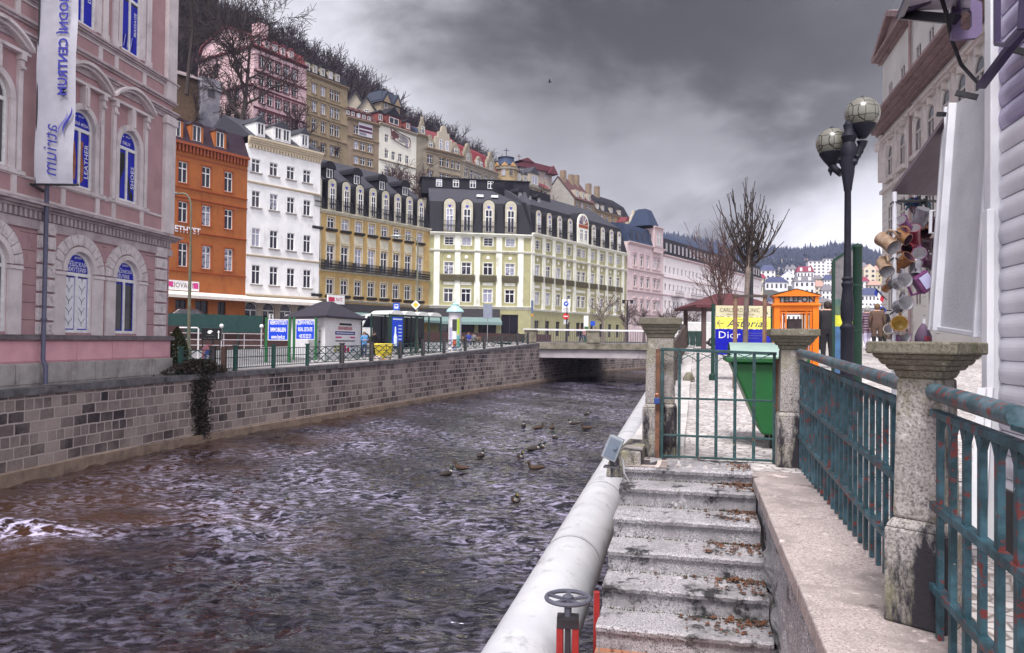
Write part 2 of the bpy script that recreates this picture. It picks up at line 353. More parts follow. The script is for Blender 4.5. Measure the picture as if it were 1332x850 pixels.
foam_glint = foam_glint + .58 * np.clip((Y - 8 + .9 * (X + 5)) / 8, .3, 1) * np.clip(.55 + .5 * np.sin(.55 * X + .23 * Y) * np.sin(.21 * Y - .4 * X + 1) + .25 * np.sin(1.3 * X + .9 * Y), .1, 1) * np.clip((X - left[:, None]) / 4.5, 0, 1)  # painted ripple glints spread over the river, apart from the foam patches
foam_glint = np.clip(foam_glint, 0, 1)
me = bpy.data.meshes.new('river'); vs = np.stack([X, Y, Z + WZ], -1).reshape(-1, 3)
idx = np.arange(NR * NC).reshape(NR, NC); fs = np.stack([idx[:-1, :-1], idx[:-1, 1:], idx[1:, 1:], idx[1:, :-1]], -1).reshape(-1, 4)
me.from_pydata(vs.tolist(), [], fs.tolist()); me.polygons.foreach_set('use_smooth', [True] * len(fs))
me.attributes.new('foam_glint', 'FLOAT', 'POINT').data.foreach_set('value', foam_glint.ravel()); me.materials.append(water_mat())
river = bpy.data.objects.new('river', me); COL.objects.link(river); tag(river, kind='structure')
# embankment walls
STONE_L = block_mat('river_wall_stone', .62, .34, (.05, .041, .046), (.40, .325, .30), (.47, .40, .375), .028, .7)
COPING = M('dark_coping', (.17, .16, .17), (.07, .065, .07), .85, 3, .4, 25, stain=.35, sc=(.03, .028, .03), ssc=1.6)
FOOT = M('wet_footing', (.34, .25, .19), (.18, .13, .1), .7, 2.5, .4, 20, stain=.3)
def wall_strip(pts, z0f, z1f, off, name, mat, parent, thick=0, step=1.0):
    """vertical sheet along pts; outside = right of the travel direction"""
    mb = MB(); uvs = []; sacc = 0; P = []
    for i in range(len(pts) - 1):
        a, b = pts[i], pts[i + 1]; k = max(1, int((b - a).length / step))
        P += [a.lerp(b, j / k) for j in range(k)]
    P.append(pts[-1]); prev = None
    for i, p in enumerate(P):
        t = (P[min(i + 1, len(P) - 1)] - P[max(i - 1, 0)]); t.z = 0; t.normalize(); nrm = Vector((t.y, -t.x, 0)); q = p + nrm * off
        if prev is not None: sacc += (p - prev).length
        prev = p; z0, z1 = z0f(p.y), z1f(p.y)
        mb.v += [(q.x, q.y, z0), (q.x, q.y, z1)]; uvs += [(sacc, z0), (sacc, z1)]
        if thick: mb.v += [(q.x - nrm.x * thick, q.y - nrm.y * thick, z1), (q.x - nrm.x * thick, q.y - nrm.y * thick, z0)]; uvs += [(sacc, z1 + thick), (sacc, z0)]
        if i:
            w = 4 if thick else 2; o = i * w
            mb.f.append((o - w, o, o + 1, o + 1 - w)); mb.m.append(0)
            if thick:
                mb.f += [(o + 1 - w, o + 1, o + 2, o + 2 - w), (o - w, o + 3 - w, o + 3, o)]; mb.m += [0, 0]
    o = mb.build(name, mat, parent); set_uv(o, uvs); return o
flat = [Vector((p.x, p.y, 0)) for p in bank]
ew = empty('embankment_wall', (bX(25), 25, WZ), 0, 'long coursed stone river wall with dark coping below the pink facade and promenade', 'wall')
ew_inv = Matrix.Translation(-ew.location)
def rep(o, root):       # keep world-space geometry under an Empty placed at its base
    o.parent = root; o.matrix_parent_inverse = root.matrix_basis.inverted(); return o
rep(wall_strip(flat, lambda y: WZ - .6, lambda y: zl(y) - .02, 0, 'masonry', STONE_L, None, .5), ew)
rep(wall_strip(flat, lambda y: WZ - .6, lambda y: WZ + lerp(y, [15, 30, 80], [.42, .3, .25]), .18, 'footing', FOOT, None, .3), ew)
rep(wall_strip(flat, lambda y: zl(y) - .06, lambda y: zl(y) + .16, .12, 'coping', COPING, None, .62), ew)
rp_ = [RB(ra(b), b) for b in (7.3, 20, 40, 60, 80, 100, 120, 160, 220)]
ew2 = empty('quay_wall', RB(-.66, 8, WZ), 0, 'coursed stone quay wall behind the big grey pipe', 'wall')
rep(wall_strip(rp_[::-1], lambda y: WZ - .6, lambda y: zr(y) + .004, 0, 'masonry', STONE_L, None, .4), ew2)
mb = MB(RBM)
for b0, b1 in ((8.3, 11.4), (11.42, 15), (15.02, 19), (19.02, 24), (24.02, 30), (30.02, 40), (40.02, 60), (60.02, 79)):
    mb.box(-.70, -.12, b0, b1, zr(b0) - .05, zr((b0 + b1) / 2) + .07)
rep(mb.build('kerb_coping', M('pale_stone', (.55, .52, .52), (.38, .36, .36), .8, 6, .3, 40, stain=.3), None, bev=.01), ew2)

# ================================================================ FOREGROUND
def speckle(name, base, dark, light, moss=(.05, .055, .02), rough=.85, mamt=.5, streak=.3, blk=(.03, .028, .03), thr=.56):
    """weathered granite/concrete with lichen, dark runs and speckle"""
    m = bpy.data.materials.new(name); m.use_nodes = True; n, l, b = nodes_of(m); tc = n.new('ShaderNodeTexCoord')
    def nz(s, d=8, r=.6, sc=None):
        q = n.new('ShaderNodeTexNoise'); q.inputs['Scale'].default_value = s; q.inputs['Detail'].default_value = d; q.inputs['Roughness'].default_value = r
        if sc:
            p = n.new('ShaderNodeMapping'); p.inputs['Scale'].default_value = sc; l.new(tc.outputs['Object'], p.inputs[0]); l.new(p.outputs[0], q.inputs[0])
        else: l.new(tc.outputs['Object'], q.inputs[0])
        return q.outputs[0]
    def rr(x, a, c):
        q = n.new('ShaderNodeMapRange'); q.inputs[1].default_value = a; q.inputs[2].default_value = c; l.new(x, q.inputs[0]); return q.outputs[0]
    def mx(f, a, c):
        q = n.new('ShaderNodeMix'); q.data_type = 'RGBA'; l.new(f, q.inputs[0])
        for i, v in ((6, a), (7, c)):
            if isinstance(v, tuple): q.inputs[i].default_value = (*v, 1)
            else: l.new(v, q.inputs[i])
        return q.outputs[2]
    c = mx(rr(nz(85, 3), .30, .56), dark, base); c = mx(rr(nz(48, 4), .62, .70), c, light)
    c = mx(rr(nz(1.6, 10, .72), .46, .60), c, tuple(x * .55 for x in base)); c = mx(rr(nz(6, 8, .7), .60, .68), c, tuple(min(1, x * 1.35) for x in base))
    c = mx(rr(nz(3.4, 10, .75, (1, 1, .55)), .64 - .12 * mamt, .72), c, moss)
    c = mx(rr(nz(2.6, 10, .72, (1, 1, streak)), thr, thr + .07), c, blk)
    l.new(c, b.inputs['Base Color']); b.inputs['Roughness'].default_value = rough; b.inputs['Specular IOR Level'].default_value = .25
    bp = n.new('ShaderNodeBump'); bp.inputs['Strength'].default_value = .45; bp.inputs['Distance'].default_value = .015; l.new(nz(70, 8, .7), bp.inputs['Height']); l.new(bp.outputs[0], b.inputs['Normal'])
    return m
GRAN = speckle('granite_step', (.37, .35, .37), (.05, .045, .052), (.56, .54, .56), mamt=.4, thr=.535, streak=1)
PIER = speckle('pier_concrete', (.34, .31, .30), (.07, .06, .06), (.5, .48, .48), moss=(.15, .14, .04), mamt=1.55, thr=.50, blk=(.025, .022, .028))
PIER_T = speckle('pier_cap_moss', (.20, .18, .14), (.07, .06, .05), (.4, .38, .33), moss=(.05, .055, .02), mamt=1.1, thr=.6)
COPE = speckle('pink_coping', (.43, .365, .355), (.17, .135, .13), (.6, .55, .54), moss=(.16, .11, .085), mamt=.5, thr=.575, streak=1, blk=(.09, .07, .065))
RUB = speckle('rubble_stone', (.34, .33, .34), (.09, .085, .095), (.7, .68, .68), mamt=.2, thr=.57, streak=1)
st = empty('stone_staircase', RB(-.08, 6.2, -.95), -TH, 'worn granite steps with mossy joints going up to the iron gate', 'steps')
zs = [0, -.115, -.285, -.45, -.615, -.785]; bsn = [7.25, 6.90, 6.44, 6.04, 5.67, 5.32]
for i, (z, b) in enumerate(zip(zs, bsn)):
    b1 = 7.9 if i == 0 else bsn[i - 1] + .06
    z0 = zs[i + 1] - .03 if i < 5 else -1.0
    m = MB(Matrix.Translation(Vector((.08, -6.2, .95)))); n_ = 40; r2 = random.Random(i)
    vs = []; fs = []
    prof = lambda: r2.uniform(-.006, .006)
    for k in range(n_ + 1):
        a = -.66 + 1.17 * k / n_ ; e = prof(); h = prof() * .6
        vs += [(a, b + .045 + e, z0), (a, b + .04 + e * .5, z - .05), (a, b + .012 + e, z - .046 + h), (a, b + .004 + e * 1.5, z - .018 + h), (a, b + .02 + e, z - .002 + h), (a, b1, z + .004 + h), (a, b1, z0)]
        if k:
            o = 7 * k; fs += [(o - 7 + j, o - 7 + (j + 1) % 7, o + (j + 1) % 7, o + j)[::-1] for j in range(7)]
    fs += [tuple(range(7)), tuple(7 * n_ + j for j in range(6, -1, -1))]
    m.add(vs, fs); m.build('step', GRAN, st)
brick_floor = block_mat('brick_floor', .22, .1, (.30, .12, .07), (.42, .2, .13), (.2, .15, .13), .008, .3)
mb = MB(RBM); mb.box(-.66, .52, -3, 5.36, -1.3, -.95); o = mb.build('lower_landing', brick_floor); set_uv(o, [(v[0], v[1]) for v in mb.v]); tag(o, kind='structure')
# retaining wall with coping right of the stairs
rw = empty('retaining_wall', RB(.8, 5, -.95), -TH, 'rough stone wall with broad pinkish coping slabs right of the steps', 'wall')
T_ = Matrix.Translation(Vector((-.8, -5, .95)))
n1, n2 = 150, 30; B_ = np.linspace(-1, 7.55, n1); Z_ = np.linspace(-1.05, -.1, n2)
bb, zz = np.meshgrid(B_, Z_, indexing='ij'); disp = np.zeros_like(bb)
cen = [(x + rng.uniform(-.12, .12), z + rng.uniform(-.06, .06), rng.uniform(-.01, .055)) for x in np.arange(-1, 7.7, .42) for z in np.arange(-1.05, 0, .26)]
d1 = np.full(bb.shape, 9.); d2 = d1.copy(); hh = np.zeros_like(bb)
for cx_, cz_, h_ in cen:
    d = np.hypot((bb - cx_) * .75, (zz - cz_) * 1.15); nw = d < d1; d2 = np.where(nw, d1, np.minimum(d2, d)); d1 = np.where(nw, d, d1); hh = np.where(nw, h_, hh)
disp = hh * np.clip((d2 - d1) * 12, 0, 1) + rng.uniform(-.008, .008, bb.shape)
mb = MB(T_); mb.add([(.56 - disp[i, j], B_[i], Z_[j]) for i in range(n1) for j in range(n2)], [(i * n2 + j, i * n2 + j + 1, i * n2 + n2 + j + 1, i * n2 + n2 + j) for i in range(n1 - 1) for j in range(n2 - 1)])
mb.box(.6, 1.12, -1, 7.55, -1.05, -.1); mb.build('rubble_face', RUB, rw)
for b0, b1 in ((5.56, 7.42), (4.02, 5.545), (2.3, 4.005), (0, 2.285)):
    MB(T_).box(.49, 1.14, b0, b1, -.105, random.uniform(-.004, .004)).build('coping_slab', COPE, rw, bev=.012)
# piers
def pier(name, a, b, rot, w, zb, zt, cap, ch, label, base_h=.5, taper=.02, mats=None):
    r = empty(name, RB(a, b, zb), -TH + rot, label, 'pillar', 'weathered stone railing pillars')
    H = zt - zb - ch
    m = MB(); m.frustum((0, 0), w + .05, w + .05, w + .05, w + .05, 0, base_h); m.frustum((0, 0), w + .05, w + .05, w, w, base_h, base_h + .04); m.frustum((0, 0), w, w, w - taper, w - taper, base_h + .04, H)
    m.build('shaft', PIER, r, bev=.012)
    m = MB(); k = [(.02, 0, .22), (.34, .22, .36), (.6, .36, .52), (.82, .52, .66), (1, .66, 1)]
    for t, q0, q1 in k:
        ww = w + (cap - w) * t; m.frustum((0, 0), ww - .03 if t < 1 else ww, ww - .03 if t < 1 else ww, ww, ww, H + ch * q0, H + ch * q1)
    m.build('cap', PIER_T, r, bev=.008); return r
pier('stone_pillar', -.36, 8.12, 0, .29, 0, 1.42, .42, .21, 'mottled grey pillar with stepped cap left of the iron gate', .5)
pier('stone_pillar', .90, 7.82, 0, .25, 0, 1.31, .44, .20, 'dark stained pillar with mossy cap between the gate and the railing', .48)
pier('stone_pillar', .955, 3.60, -.62, .20, 0, 1.185, .36, .155, 'nearest lichen covered pillar with wide mossy cap between two railing sections', .4)
mb = MB(RBM); mb.prism([(-.83, -.12), (-.5, -.12), (-.5, .13), (-.68, .14), (-.81, .02)], 7.35, 8.3)
tag(mb.build('stone_block', PIER, bev=.015), 'sloping concrete block at the foot of the left gate pillar', 'block')
# peeling paint iron
def peel(name, base, worn, rust, thr=.6, rough=.5):
    m = bpy.data.materials.new(name); m.use_nodes = True; n, l, b = nodes_of(m); tc = n.new('ShaderNodeTexCoord')
    def nz(s, d=6, r=.65):
        q = n.new('ShaderNodeTexNoise'); q.inputs['Scale'].default_value = s; q.inputs['Detail'].default_value = d; q.inputs['Roughness'].default_value = r; l.new(tc.outputs['Object'], q.inputs[0]); return q.outputs[0]
    def stp(c0, f, a, bb, c1):
        r = n.new('ShaderNodeMapRange'); r.inputs[1].default_value = a; r.inputs[2].default_value = bb; l.new(f, r.inputs[0])
        q = n.new('ShaderNodeMix'); q.data_type = 'RGBA'; l.new(r.outputs[0], q.inputs[0])
        if isinstance(c0, tuple): q.inputs[6].default_value = (*c0, 1)
        else: l.new(c0, q.inputs[6])
        q.inputs[7].default_value = (*c1, 1); return q.outputs[2]
    c = stp(base, nz(9), .42, .64, worn); c = stp(c, nz(16, 8, .7), thr, thr + .035, rust); c = stp(c, nz(34, 4), .7, .73, (.5, .48, .46))
    l.new(c, b.inputs['Base Color']); b.inputs['Roughness'].default_value = rough
    bp = n.new('ShaderNodeBump'); bp.inputs['Strength'].default_value = .35; bp.inputs['Distance'].default_value = .006; l.new(nz(40), bp.inputs['Height']); l.new(bp.outputs[0], b.inputs['Normal'])
    return m
TEAL = peel('peeling_teal_paint', (.011, .040, .052), (.045, .115, .15), (.15, .025, .022), .565)
RAILT = peel('peeling_handrail', (.025, .06, .075), (.10, .15, .18), (.18, .04, .035), .545)
GATEM = peel('gate_teal_paint', (.008, .032, .034), (.02, .065, .07), (.16, .06, .035), .63)
RUST = peel('rusty_post', (.09, .04, .025), (.16, .07, .04), (.03, .02, .018), .6, .8)
def railing(b0, b1, zt0, zt1, label, handrail_to=None):
    r = empty('iron_railing', RB(.95, (b0 + b1) / 2, 0), -TH, label, 'railing', 'peeling teal iron railings'); q = (b0 + b1) / 2
    T = Matrix.Translation(Vector((-.95, -q, 0))); zt = lambda b: zt0 + (zt1 - zt0) * (b - b0) / (b1 - b0)
    hb = handrail_to or b1
    m = MB(T); m.tube([(.95, b0, zt0 - .04), (.95, hb, zt(hb) - .04)], .036, 16); m.build('handrail', RAILT, r, smooth='auto')
    m = MB(T)
    for z, h in ((-.125, .03), (-.5, .034), (-.83, .034)):
        m.bar((.95, b0, zt0 + z), (.95, b1, zt1 + z), .04, h)
    if handrail_to: m.bar((.95, hb, zt(hb) - .07), (.95, b1, zt1 - .07), .05, .02)
    m.build('cross_rail', TEAL, r, bev=.003)
    n = round(abs(b1 - b0) / .155); bs_ = [b0 + (b1 - b0) * (i + .5) / n for i in range(n)]
    for i, b in enumerate(bs_):
        m = MB(T); m.bar((.95, b, .0), (.95, b, zt(b) - .11), .022, .034)
        if i + 1 < n:
            b2 = bs_[i + 1]; pts = [(.95, b + (b2 - b) * t, zt(b + (b2 - b) * t) - .2 + .085 * math.sin(math.pi * t)) for t in (0, .2, .4, .6, .8, 1)]
            for p0, p1 in zip(pts, pts[1:]): m.bar(p0, p1, .02, .022)
        m.build('bar', TEAL, r)
    return r
railing(7.68, 3.75, 1.13, 1.02, 'long teal iron railing with rust spots between the gate pillar and the mossy pillar')
railing(3.47, 1.3, 1.02, .96, 'nearest teal iron railing section with the cut off round handrail', 2.62)
# gate
gt = empty('iron_gate', RB(.2, 7.88, 0), -TH, 'low barred green iron gate closed across the top of the steps', 'gate')
L0, L1 = -.53, .54
m = MB(); m.bar((L0, 0, .0), (L0, 0, 1.09), .03); m.bar((L1, 0, .0), (L1, 0, 1.06), .028)
m.bar((L0 - .02, 0, 1.10), (L1 + .02, 0, 1.07), .035, .03)
for z in (.61, .24, .03): m.bar((L0, 0, z), (L1, 0, z), .026, .02)
m.build('gate_frame', GATEM, gt, bev=.003)
for i in range(1, 6):
    x = L0 + (L1 - L0) * i / 6 - .01; m = MB(); m.bar((x, .0, .02), (x, .0, 1.07), .03, .022)
    for s_ in (-1, 1):
        pts = [(x + s_ * (.15 * t), .0, .97 + .09 * t ** .6) for t in (0, .25, .5, .75, 1)]
        for p0, p1 in zip(pts, pts[1:]): m.bar(p0, p1, .008, .008)
    m.build('bar', GATEM, gt)
m = MB(); m.bar((L0 - .045, .02, -.02), (L0 - .045, .02, 1.1), .045); m.build('hinge_post', RUST, gt)
m = MB(); m.bar((L1 + .03, .02, -.02), (L1 + .03, .02, 1.02), .03); m.build('hinge_post', RUST, gt)
P = RB(.2 + L0 - .05, 7.84, .55); pk = empty('padlock', P, -TH, 'small blue padlock hanging on the left gate post', 'padlock')
MB().box(-.028, .028, -.014, .014, 0, .06).build('body', M('lock_blue', (.02, .05, .2), rough=.4), pk, bev=.005)
m = MB(); m.tube([(-.018, 0, .06), (-.018, 0, .085), (-.01, 0, .1), (.01, 0, .1), (.018, 0, .085), (.018, 0, .06)], .005); m.build('shackle', M('lock_steel', (.3, .12, .08), metal=.6, rough=.4), pk)
# pipe
PIPEM = M('painted_pipe', (.54, .54, .57), (.44, .44, .475), .34, 2.5, .08, 30, stain=.3, sc=(.2, .19, .2), ssc=4, spec=.5)
pdir = Vector((.214, 1, 0)).normalized(); P0 = Vector((-1.05, 0, 1.17 - 2.28))
pp = empty('insulated_pipe', P0, 0, 'huge pale grey pipe running along the river below the quay', 'pipe')
def PX(y): return pdir * (y / pdir.y)
m = MB(); m.tube([PX(-2), PX(8), PX(30), PX(77)], .30, 40); m.build('casing', PIPEM, pp, smooth='auto')
for y in (1.6, 4.7, 7.85, 10.9, 14, 17.1, 20.2, 23.3, 26.5, 30, 34, 38):
    m = MB(); m.tube([PX(y), PX(y + .05)], .3035, 40); m.build('seam_band', M('seam', (.5, .5, .53), (.36, .36, .4), .4), pp, smooth='auto')
    m = MB(); m.tube([PX(y - .012), PX(y)], .3015, 40); m.build('seam_gap', M('seam_dark', (.06, .06, .07)), pp, smooth='auto')
# valve
vP = Vector((at(739, 778, 5.0).x, 5.0, -1.7)); RED = M('red_iron', (.30, .02, .018), (.22, .02, .02), .45, 6, .1, stain=.2); GREYB = M('blue_grey_iron', (.09, .09, .12), (.06, .06, .08), .5, 8, .1)
vv = empty('valve_stand', vP, -.1, 'red valve stand with dark spoked handwheel beside the pipe', 'valve')
zt = at(739, 778, 5.0).z + 1.7
m = MB(); m.lathe([(.011, 0)], n=3) if 0 else None
ring = [(math.cos(t) * .14, math.sin(t) * .14, zt) for t in np.linspace(0, 2 * math.pi, 33)]; m.tube(ring, .015, 8)
for k in range(5):
    w = 2 * math.pi * k / 5 + .3; m.bar((0, 0, zt - .012), (.135 * math.cos(w), .135 * math.sin(w), zt), .026, .014)
m.lathe([(.035, zt - .05), (.035, zt + .012), (.015, zt + .025)], n=12); m.build('handwheel', GREYB, vv, smooth='auto')
m = MB(); m.lathe([(.024, zt - .16), (.024, zt - .04)], n=10); m.build('spindle', GREYB, vv)
m = MB(); m.box(-.07, .07, -.06, .06, zt - .18, zt - .115); m.box(-.018, .018, -.05, .05, zt - 1.2, zt - .18); m.build('yoke_cap', M('yoke_dark', (.035, .03, .035), rough=.5), vv, bev=.006)
for s_ in (-1, 1):
    m = MB(); x = s_ * .05; m.box(x - .022, x + .022, -.055, .055, 0, zt - .165); m.build('column', RED, vv, bev=.006)
m = MB(); m.box(-.14, .14, -.1, .1, zt - .95, zt - .72); m.build('flange', PIPEM, vv, bev=.01)
P = at(776, 788, 5.5); m = MB(); m.box(P.x - .02, P.x + .02, P.y - .02, P.y + .02, P.z - .35, P.z + .1); tag(m.build('marker_post', RED, bev=.004), 'short red post in the gap between pipe and steps', 'post')
# floodlight
P = at(796, 604, 7.0); fl = empty('floodlight', P, -.3, 'grey box floodlight on a bracket above the pipe', 'floodlight')
LG = M('lamp_grey', (.27, .29, .32), (.2, .22, .25), .45, 8, metal=.3)
m = MB(Matrix.Translation((.01, 0, .14)) @ Matrix.Rotation(.38, 4, 'Y')); m.box(-.06, .06, -.05, .07, -.09, .11); m.box(-.07, .07, -.065, -.05, -.1, .12); m.build('housing', LG, fl, bev=.008)
m = MB(Matrix.Translation((.01, 0, .14)) @ Matrix.Rotation(.38, 4, 'Y')); m.box(-.05, .05, -.068, -.066, -.08, .1); m.tube([(.02, -.07, .03), (.02, -.085, .03)], .018, 10); m.build('lens', M('lens_glass', (.14, .17, .22), rough=.1), fl)
m = MB(); m.tube([(0, 0, -.02), (-.01, 0, .04), (-.03, 0, .07)], .018, 8); m.box(-.07, .07, -.05, .05, -.03, -.015); m.bar((0, 0, -.12), (0, 0, -.02), .02); m.build('bracket', M('bracket_dark', (.08, .08, .09), rough=.6), fl)
m = MB(); m.tube([(.05, 0, .1), (.1, .02, .03), (.11, .02, -.08), (.15, .05, -.16)], .008, 6); m.build('cable', M('cable_grey', (.4, .4, .42)), fl)
# fallen leaves on the steps
mb = MB(RBM); r2 = random.Random(5)
for k in range(560):
    i = r2.choice((0, 1, 1, 2, 2, 3, 3, 4, 4, 5, 5, 6, 6, 6)); lo = bsn[i] if i < 6 else 4.6; hi = bsn[i - 1] if 0 < i else 7.6
    z = (zs[i] if i < 6 else -.95) + .008
    a = .5 - abs(r2.gauss(0, .12 + .04 * i)); b = r2.uniform(lo + .05, hi) if r2.random() < .5 else hi - abs(r2.gauss(0, .08))
    if a < -.6 or b < lo + .03: continue
    s_ = r2.uniform(.010, .027); w = r2.uniform(0, 6.28); tz = r2.uniform(0, .02)
    pts = [(a + s_ * q * math.cos(w + t), b + s_ * q * math.sin(w + t), z + tz * (j % 2) + r2.uniform(0, .012)) for j, (t, q) in enumerate(((0, 1), (.7, .6), (1.5, .95), (2.3, .5), (3.14, 1.1), (4, .5), (4.8, .95), (5.6, .6)))]
    mb.poly(pts, r2.choice((0, 0, 1, 1, 2)))
tag(mb.build('fallen_leaves', [M('leaf_brown', (.07, .032, .02)), M('leaf_orange', (.13, .048, .022)), M('leaf_dark', (.07, .035, .022))]), 'brown and orange dead leaves gathered along the right side of the steps', 'leaves', kind='stuff')
mb = MB(RBM)
for k in range(1500):
    i = r2.choice((1, 2, 3, 4, 5)); b = bsn[i - 1] + .012; a = r2.uniform(-.64, .5) if r2.random() < .5 else r2.uniform(.2, .5); z = zs[i] + .004; s_ = r2.uniform(.006, .02)
    mb.add([(a - .004, b - r2.uniform(0, .02), z), (a + .004, b - r2.uniform(0, .02), z), (a + r2.uniform(-.01, .01), b - r2.uniform(0, .03), z + s_)], [(0, 1, 2)])
tag(mb.build('moss', M('moss_green', (.05, .06, .02), (.03, .04, .015))), 'dark green moss growing in the joints of the steps', 'moss', kind='stuff')
# ================================================================ BUILDINGS
class Facade:
    """vertical wall through photo columns px0 (depth d0) and px1 (depth d1); local x runs left to right in the photo, y into the building"""
    def __init__(s, name, px0, d0, px1, d1, zb, label, cat='building', group=None, ext0=0, ext1=0, yb=440):
        A = at(px0, yb, d0); B = at(px1, yb, d1); A.z = B.z = zb
        s.dir = (B - A).normalized(); s.L0 = (B - A).length
        A = A - s.dir * ext0; s.A = A; s.L = s.L0 + ext0 + ext1; s.zb = zb
        s.rz = math.atan2(s.dir.y, s.dir.x); s.n = Vector((-s.dir.y, s.dir.x, 0))
        s.root = empty(name, A, s.rz, label, cat, group); s.wins = {}
    def hit(s, px, py, off=0):
        v = ray(px, py); p0 = s.A + s.n * off; t = (p0 - EYE).dot(s.n) / v.dot(s.n); p = EYE + v * t - s.A
        return p.dot(s.dir), p.z
    def cols(s, xs, py=300): return [s.hit(x, py)[0] for x in xs]
    def world(s, x, y, z): return s.A + s.dir * x + s.n * y + Vector((0, 0, z))
    def part(s, name, mb, mats, **k): return mb.build(name, mats, s.root, **k)
def arc(a, b, spring, n=10):       # semicircular arch points from (b,spring) over the apex to (a,spring)
    r = (b - a) / 2; c = (a + b) / 2
    return [(c + r * math.cos(math.pi * i / n), spring + r * math.sin(math.pi * i / n)) for i in range(n + 1)]
def wallgrid(mb, x0, x1, z0, z1, ops, dep=.22, m=0, mr=0):
    """wall sheet at y=0 with openings (a,b,c,d,arched) and their reveals"""
    ops = [o if len(o) > 4 else (*o, 0) for o in ops]
    xs = sorted({x0, x1, *[o[0] for o in ops], *[o[1] for o in ops]}); zs_ = sorted({z0, z1, *[o[2] for o in ops], *[o[3] for o in ops]})
    xs = [x for x in xs if x0 - 1e-6 <= x <= x1 + 1e-6]; zs_ = [z for z in zs_ if z0 - 1e-6 <= z <= z1 + 1e-6]
    for j in range(len(zs_) - 1):
        run = None
        for i in range(len(xs) - 1):
            cx, cz = (xs[i] + xs[i + 1]) / 2, (zs_[j] + zs_[j + 1]) / 2
            free = not any(o[0] < cx < o[1] and o[2] < cz < o[3] for o in ops)
            if free and run is None: run = xs[i]
            if not free and run is not None: mb.quad((run, 0, zs_[j]), (xs[i], 0, zs_[j]), (xs[i], 0, zs_[j + 1]), (run, 0, zs_[j + 1]), m); run = None
        if run is not None: mb.quad((run, 0, zs_[j]), (xs[-1], 0, zs_[j]), (xs[-1], 0, zs_[j + 1]), (run, 0, zs_[j + 1]), m)
    for a, b, c, d, ar in ops:
        sp = d - (b - a) / 2 if ar else d
        mb.quad((a, 0, c), (a, 0, sp), (a, dep, sp), (a, dep, c), mr); mb.quad((b, 0, c), (b, dep, c), (b, dep, sp), (b, 0, sp), mr)
        mb.quad((a, 0, c), (a, dep, c), (b, dep, c), (b, 0, c), mr)
        if ar:
            P = arc(a, b, sp)
            for (p, q), (r, t) in zip(P, P[1:]):
                mb.quad((p, 0, q), (p, dep, q), (r, dep, t), (r, 0, t), mr)
                mb.quad((p, 0, q), (r, 0, t), (r, 0, d), (p, 0, d), m)
        else: mb.quad((a, 0, d), (b, 0, d), (b, dep, d), (a, dep, d), mr)
def shell(mb, L, zt, dep, m=0, z0=-1):     # sides and back
    mb.quad((0, 0, z0), (0, 0, zt), (0, dep, zt), (0, dep, z0), m); mb.quad((L, 0, z0), (L, dep, z0), (L, dep, zt), (L, 0, zt), m)
    mb.quad((0, dep, z0), (0, dep, zt), (L, dep, zt), (L, dep, z0), m); mb.quad((0, .01, zt), (L, .01, zt), (L, dep, zt), (0, dep, zt), m)
WINC = {}
def window(root, x, z, w, h, y=.2, style='cross', fm=None, gm=None, arched=False, name='window', pane=True):
    """w x h window centred at x, sill z; frame > pane"""
    w = round(w, 2); h = round(h, 2); fm = fm or WHT; gm = gm or GL; key = (w, h, style, fm.name, gm.name, arched)
    if key not in WINC:
        fr = max(.035, min(.09, w * .08)); t = .05; m = MB(); sp = h - w / 2 if arched else h
        if arched:
            m.box(-w / 2, -w / 2 + fr, -t, 0, 0, sp); m.box(w / 2 - fr, w / 2, -t, 0, 0, sp); m.box(-w / 2 + fr, w / 2 - fr, -t, 0, 0, fr)
            A = arc(-w / 2, w / 2, sp); B = arc(-w / 2 + fr, w / 2 - fr, sp)
            for i in range(10): m.prism([A[i], A[i + 1], B[i + 1], B[i]], -t, 0)
        else:
            m.box(-w / 2, -w / 2 + fr, -t, 0, 0, h); m.box(w / 2 - fr, w / 2, -t, 0, 0, h); m.box(-w / 2 + fr, w / 2 - fr, -t, 0, 0, fr); m.box(-w / 2 + fr, w / 2 - fr, -t, 0, h - fr, h)
        tz = sp * .97 if arched else h * .68
        top = h - .01 if not arched else sp
        if style in ('cross', 'T'):
            m.box(-w / 2 + fr, w / 2 - fr, -t - .01, 0, tz - fr * .6, tz + fr * .6)
            m.box(-fr * .55, fr * .55, -t - .006, 0, fr, tz - fr * .6 if style == 'T' else top - fr)
        elif style == 'two': m.box(-fr * .6, fr * .6, -t - .006, 0, fr, top - fr)
        elif style == 'grid':
            for k in (1, 2): m.box(-w / 2 + fr, w / 2 - fr, -t, 0, h * k / 3 - .02, h * k / 3 + .02)
            m.box(-.02, .02, -t - .004, 0, fr, h - fr)
        f = m.build(name, fm, None); 
        g = MB(); 
        if arched: g.poly([(x_, -.012, z_) for x_, z_ in [(-w / 2, 0), (w / 2, 0)] + arc(-w / 2, w / 2, sp)])
        else: g.quad((-w / 2, -.012, 0), (w / 2, -.012, 0), (w / 2, -.012, h), (-w / 2, -.012, h))
        p = g.build('pane', gm, None); WINC[key] = (f.data, p.data); bpy.data.objects.remove(f); bpy.data.objects.remove(p)
    fd, pd = WINC[key]
    f = bpy.data.objects.new(name, fd); COL.objects.link(f); f.parent = root; f.location = (x, y, z)
    p = bpy.data.objects.new('pane', pd); COL.objects.link(p); p.parent = f
    return f
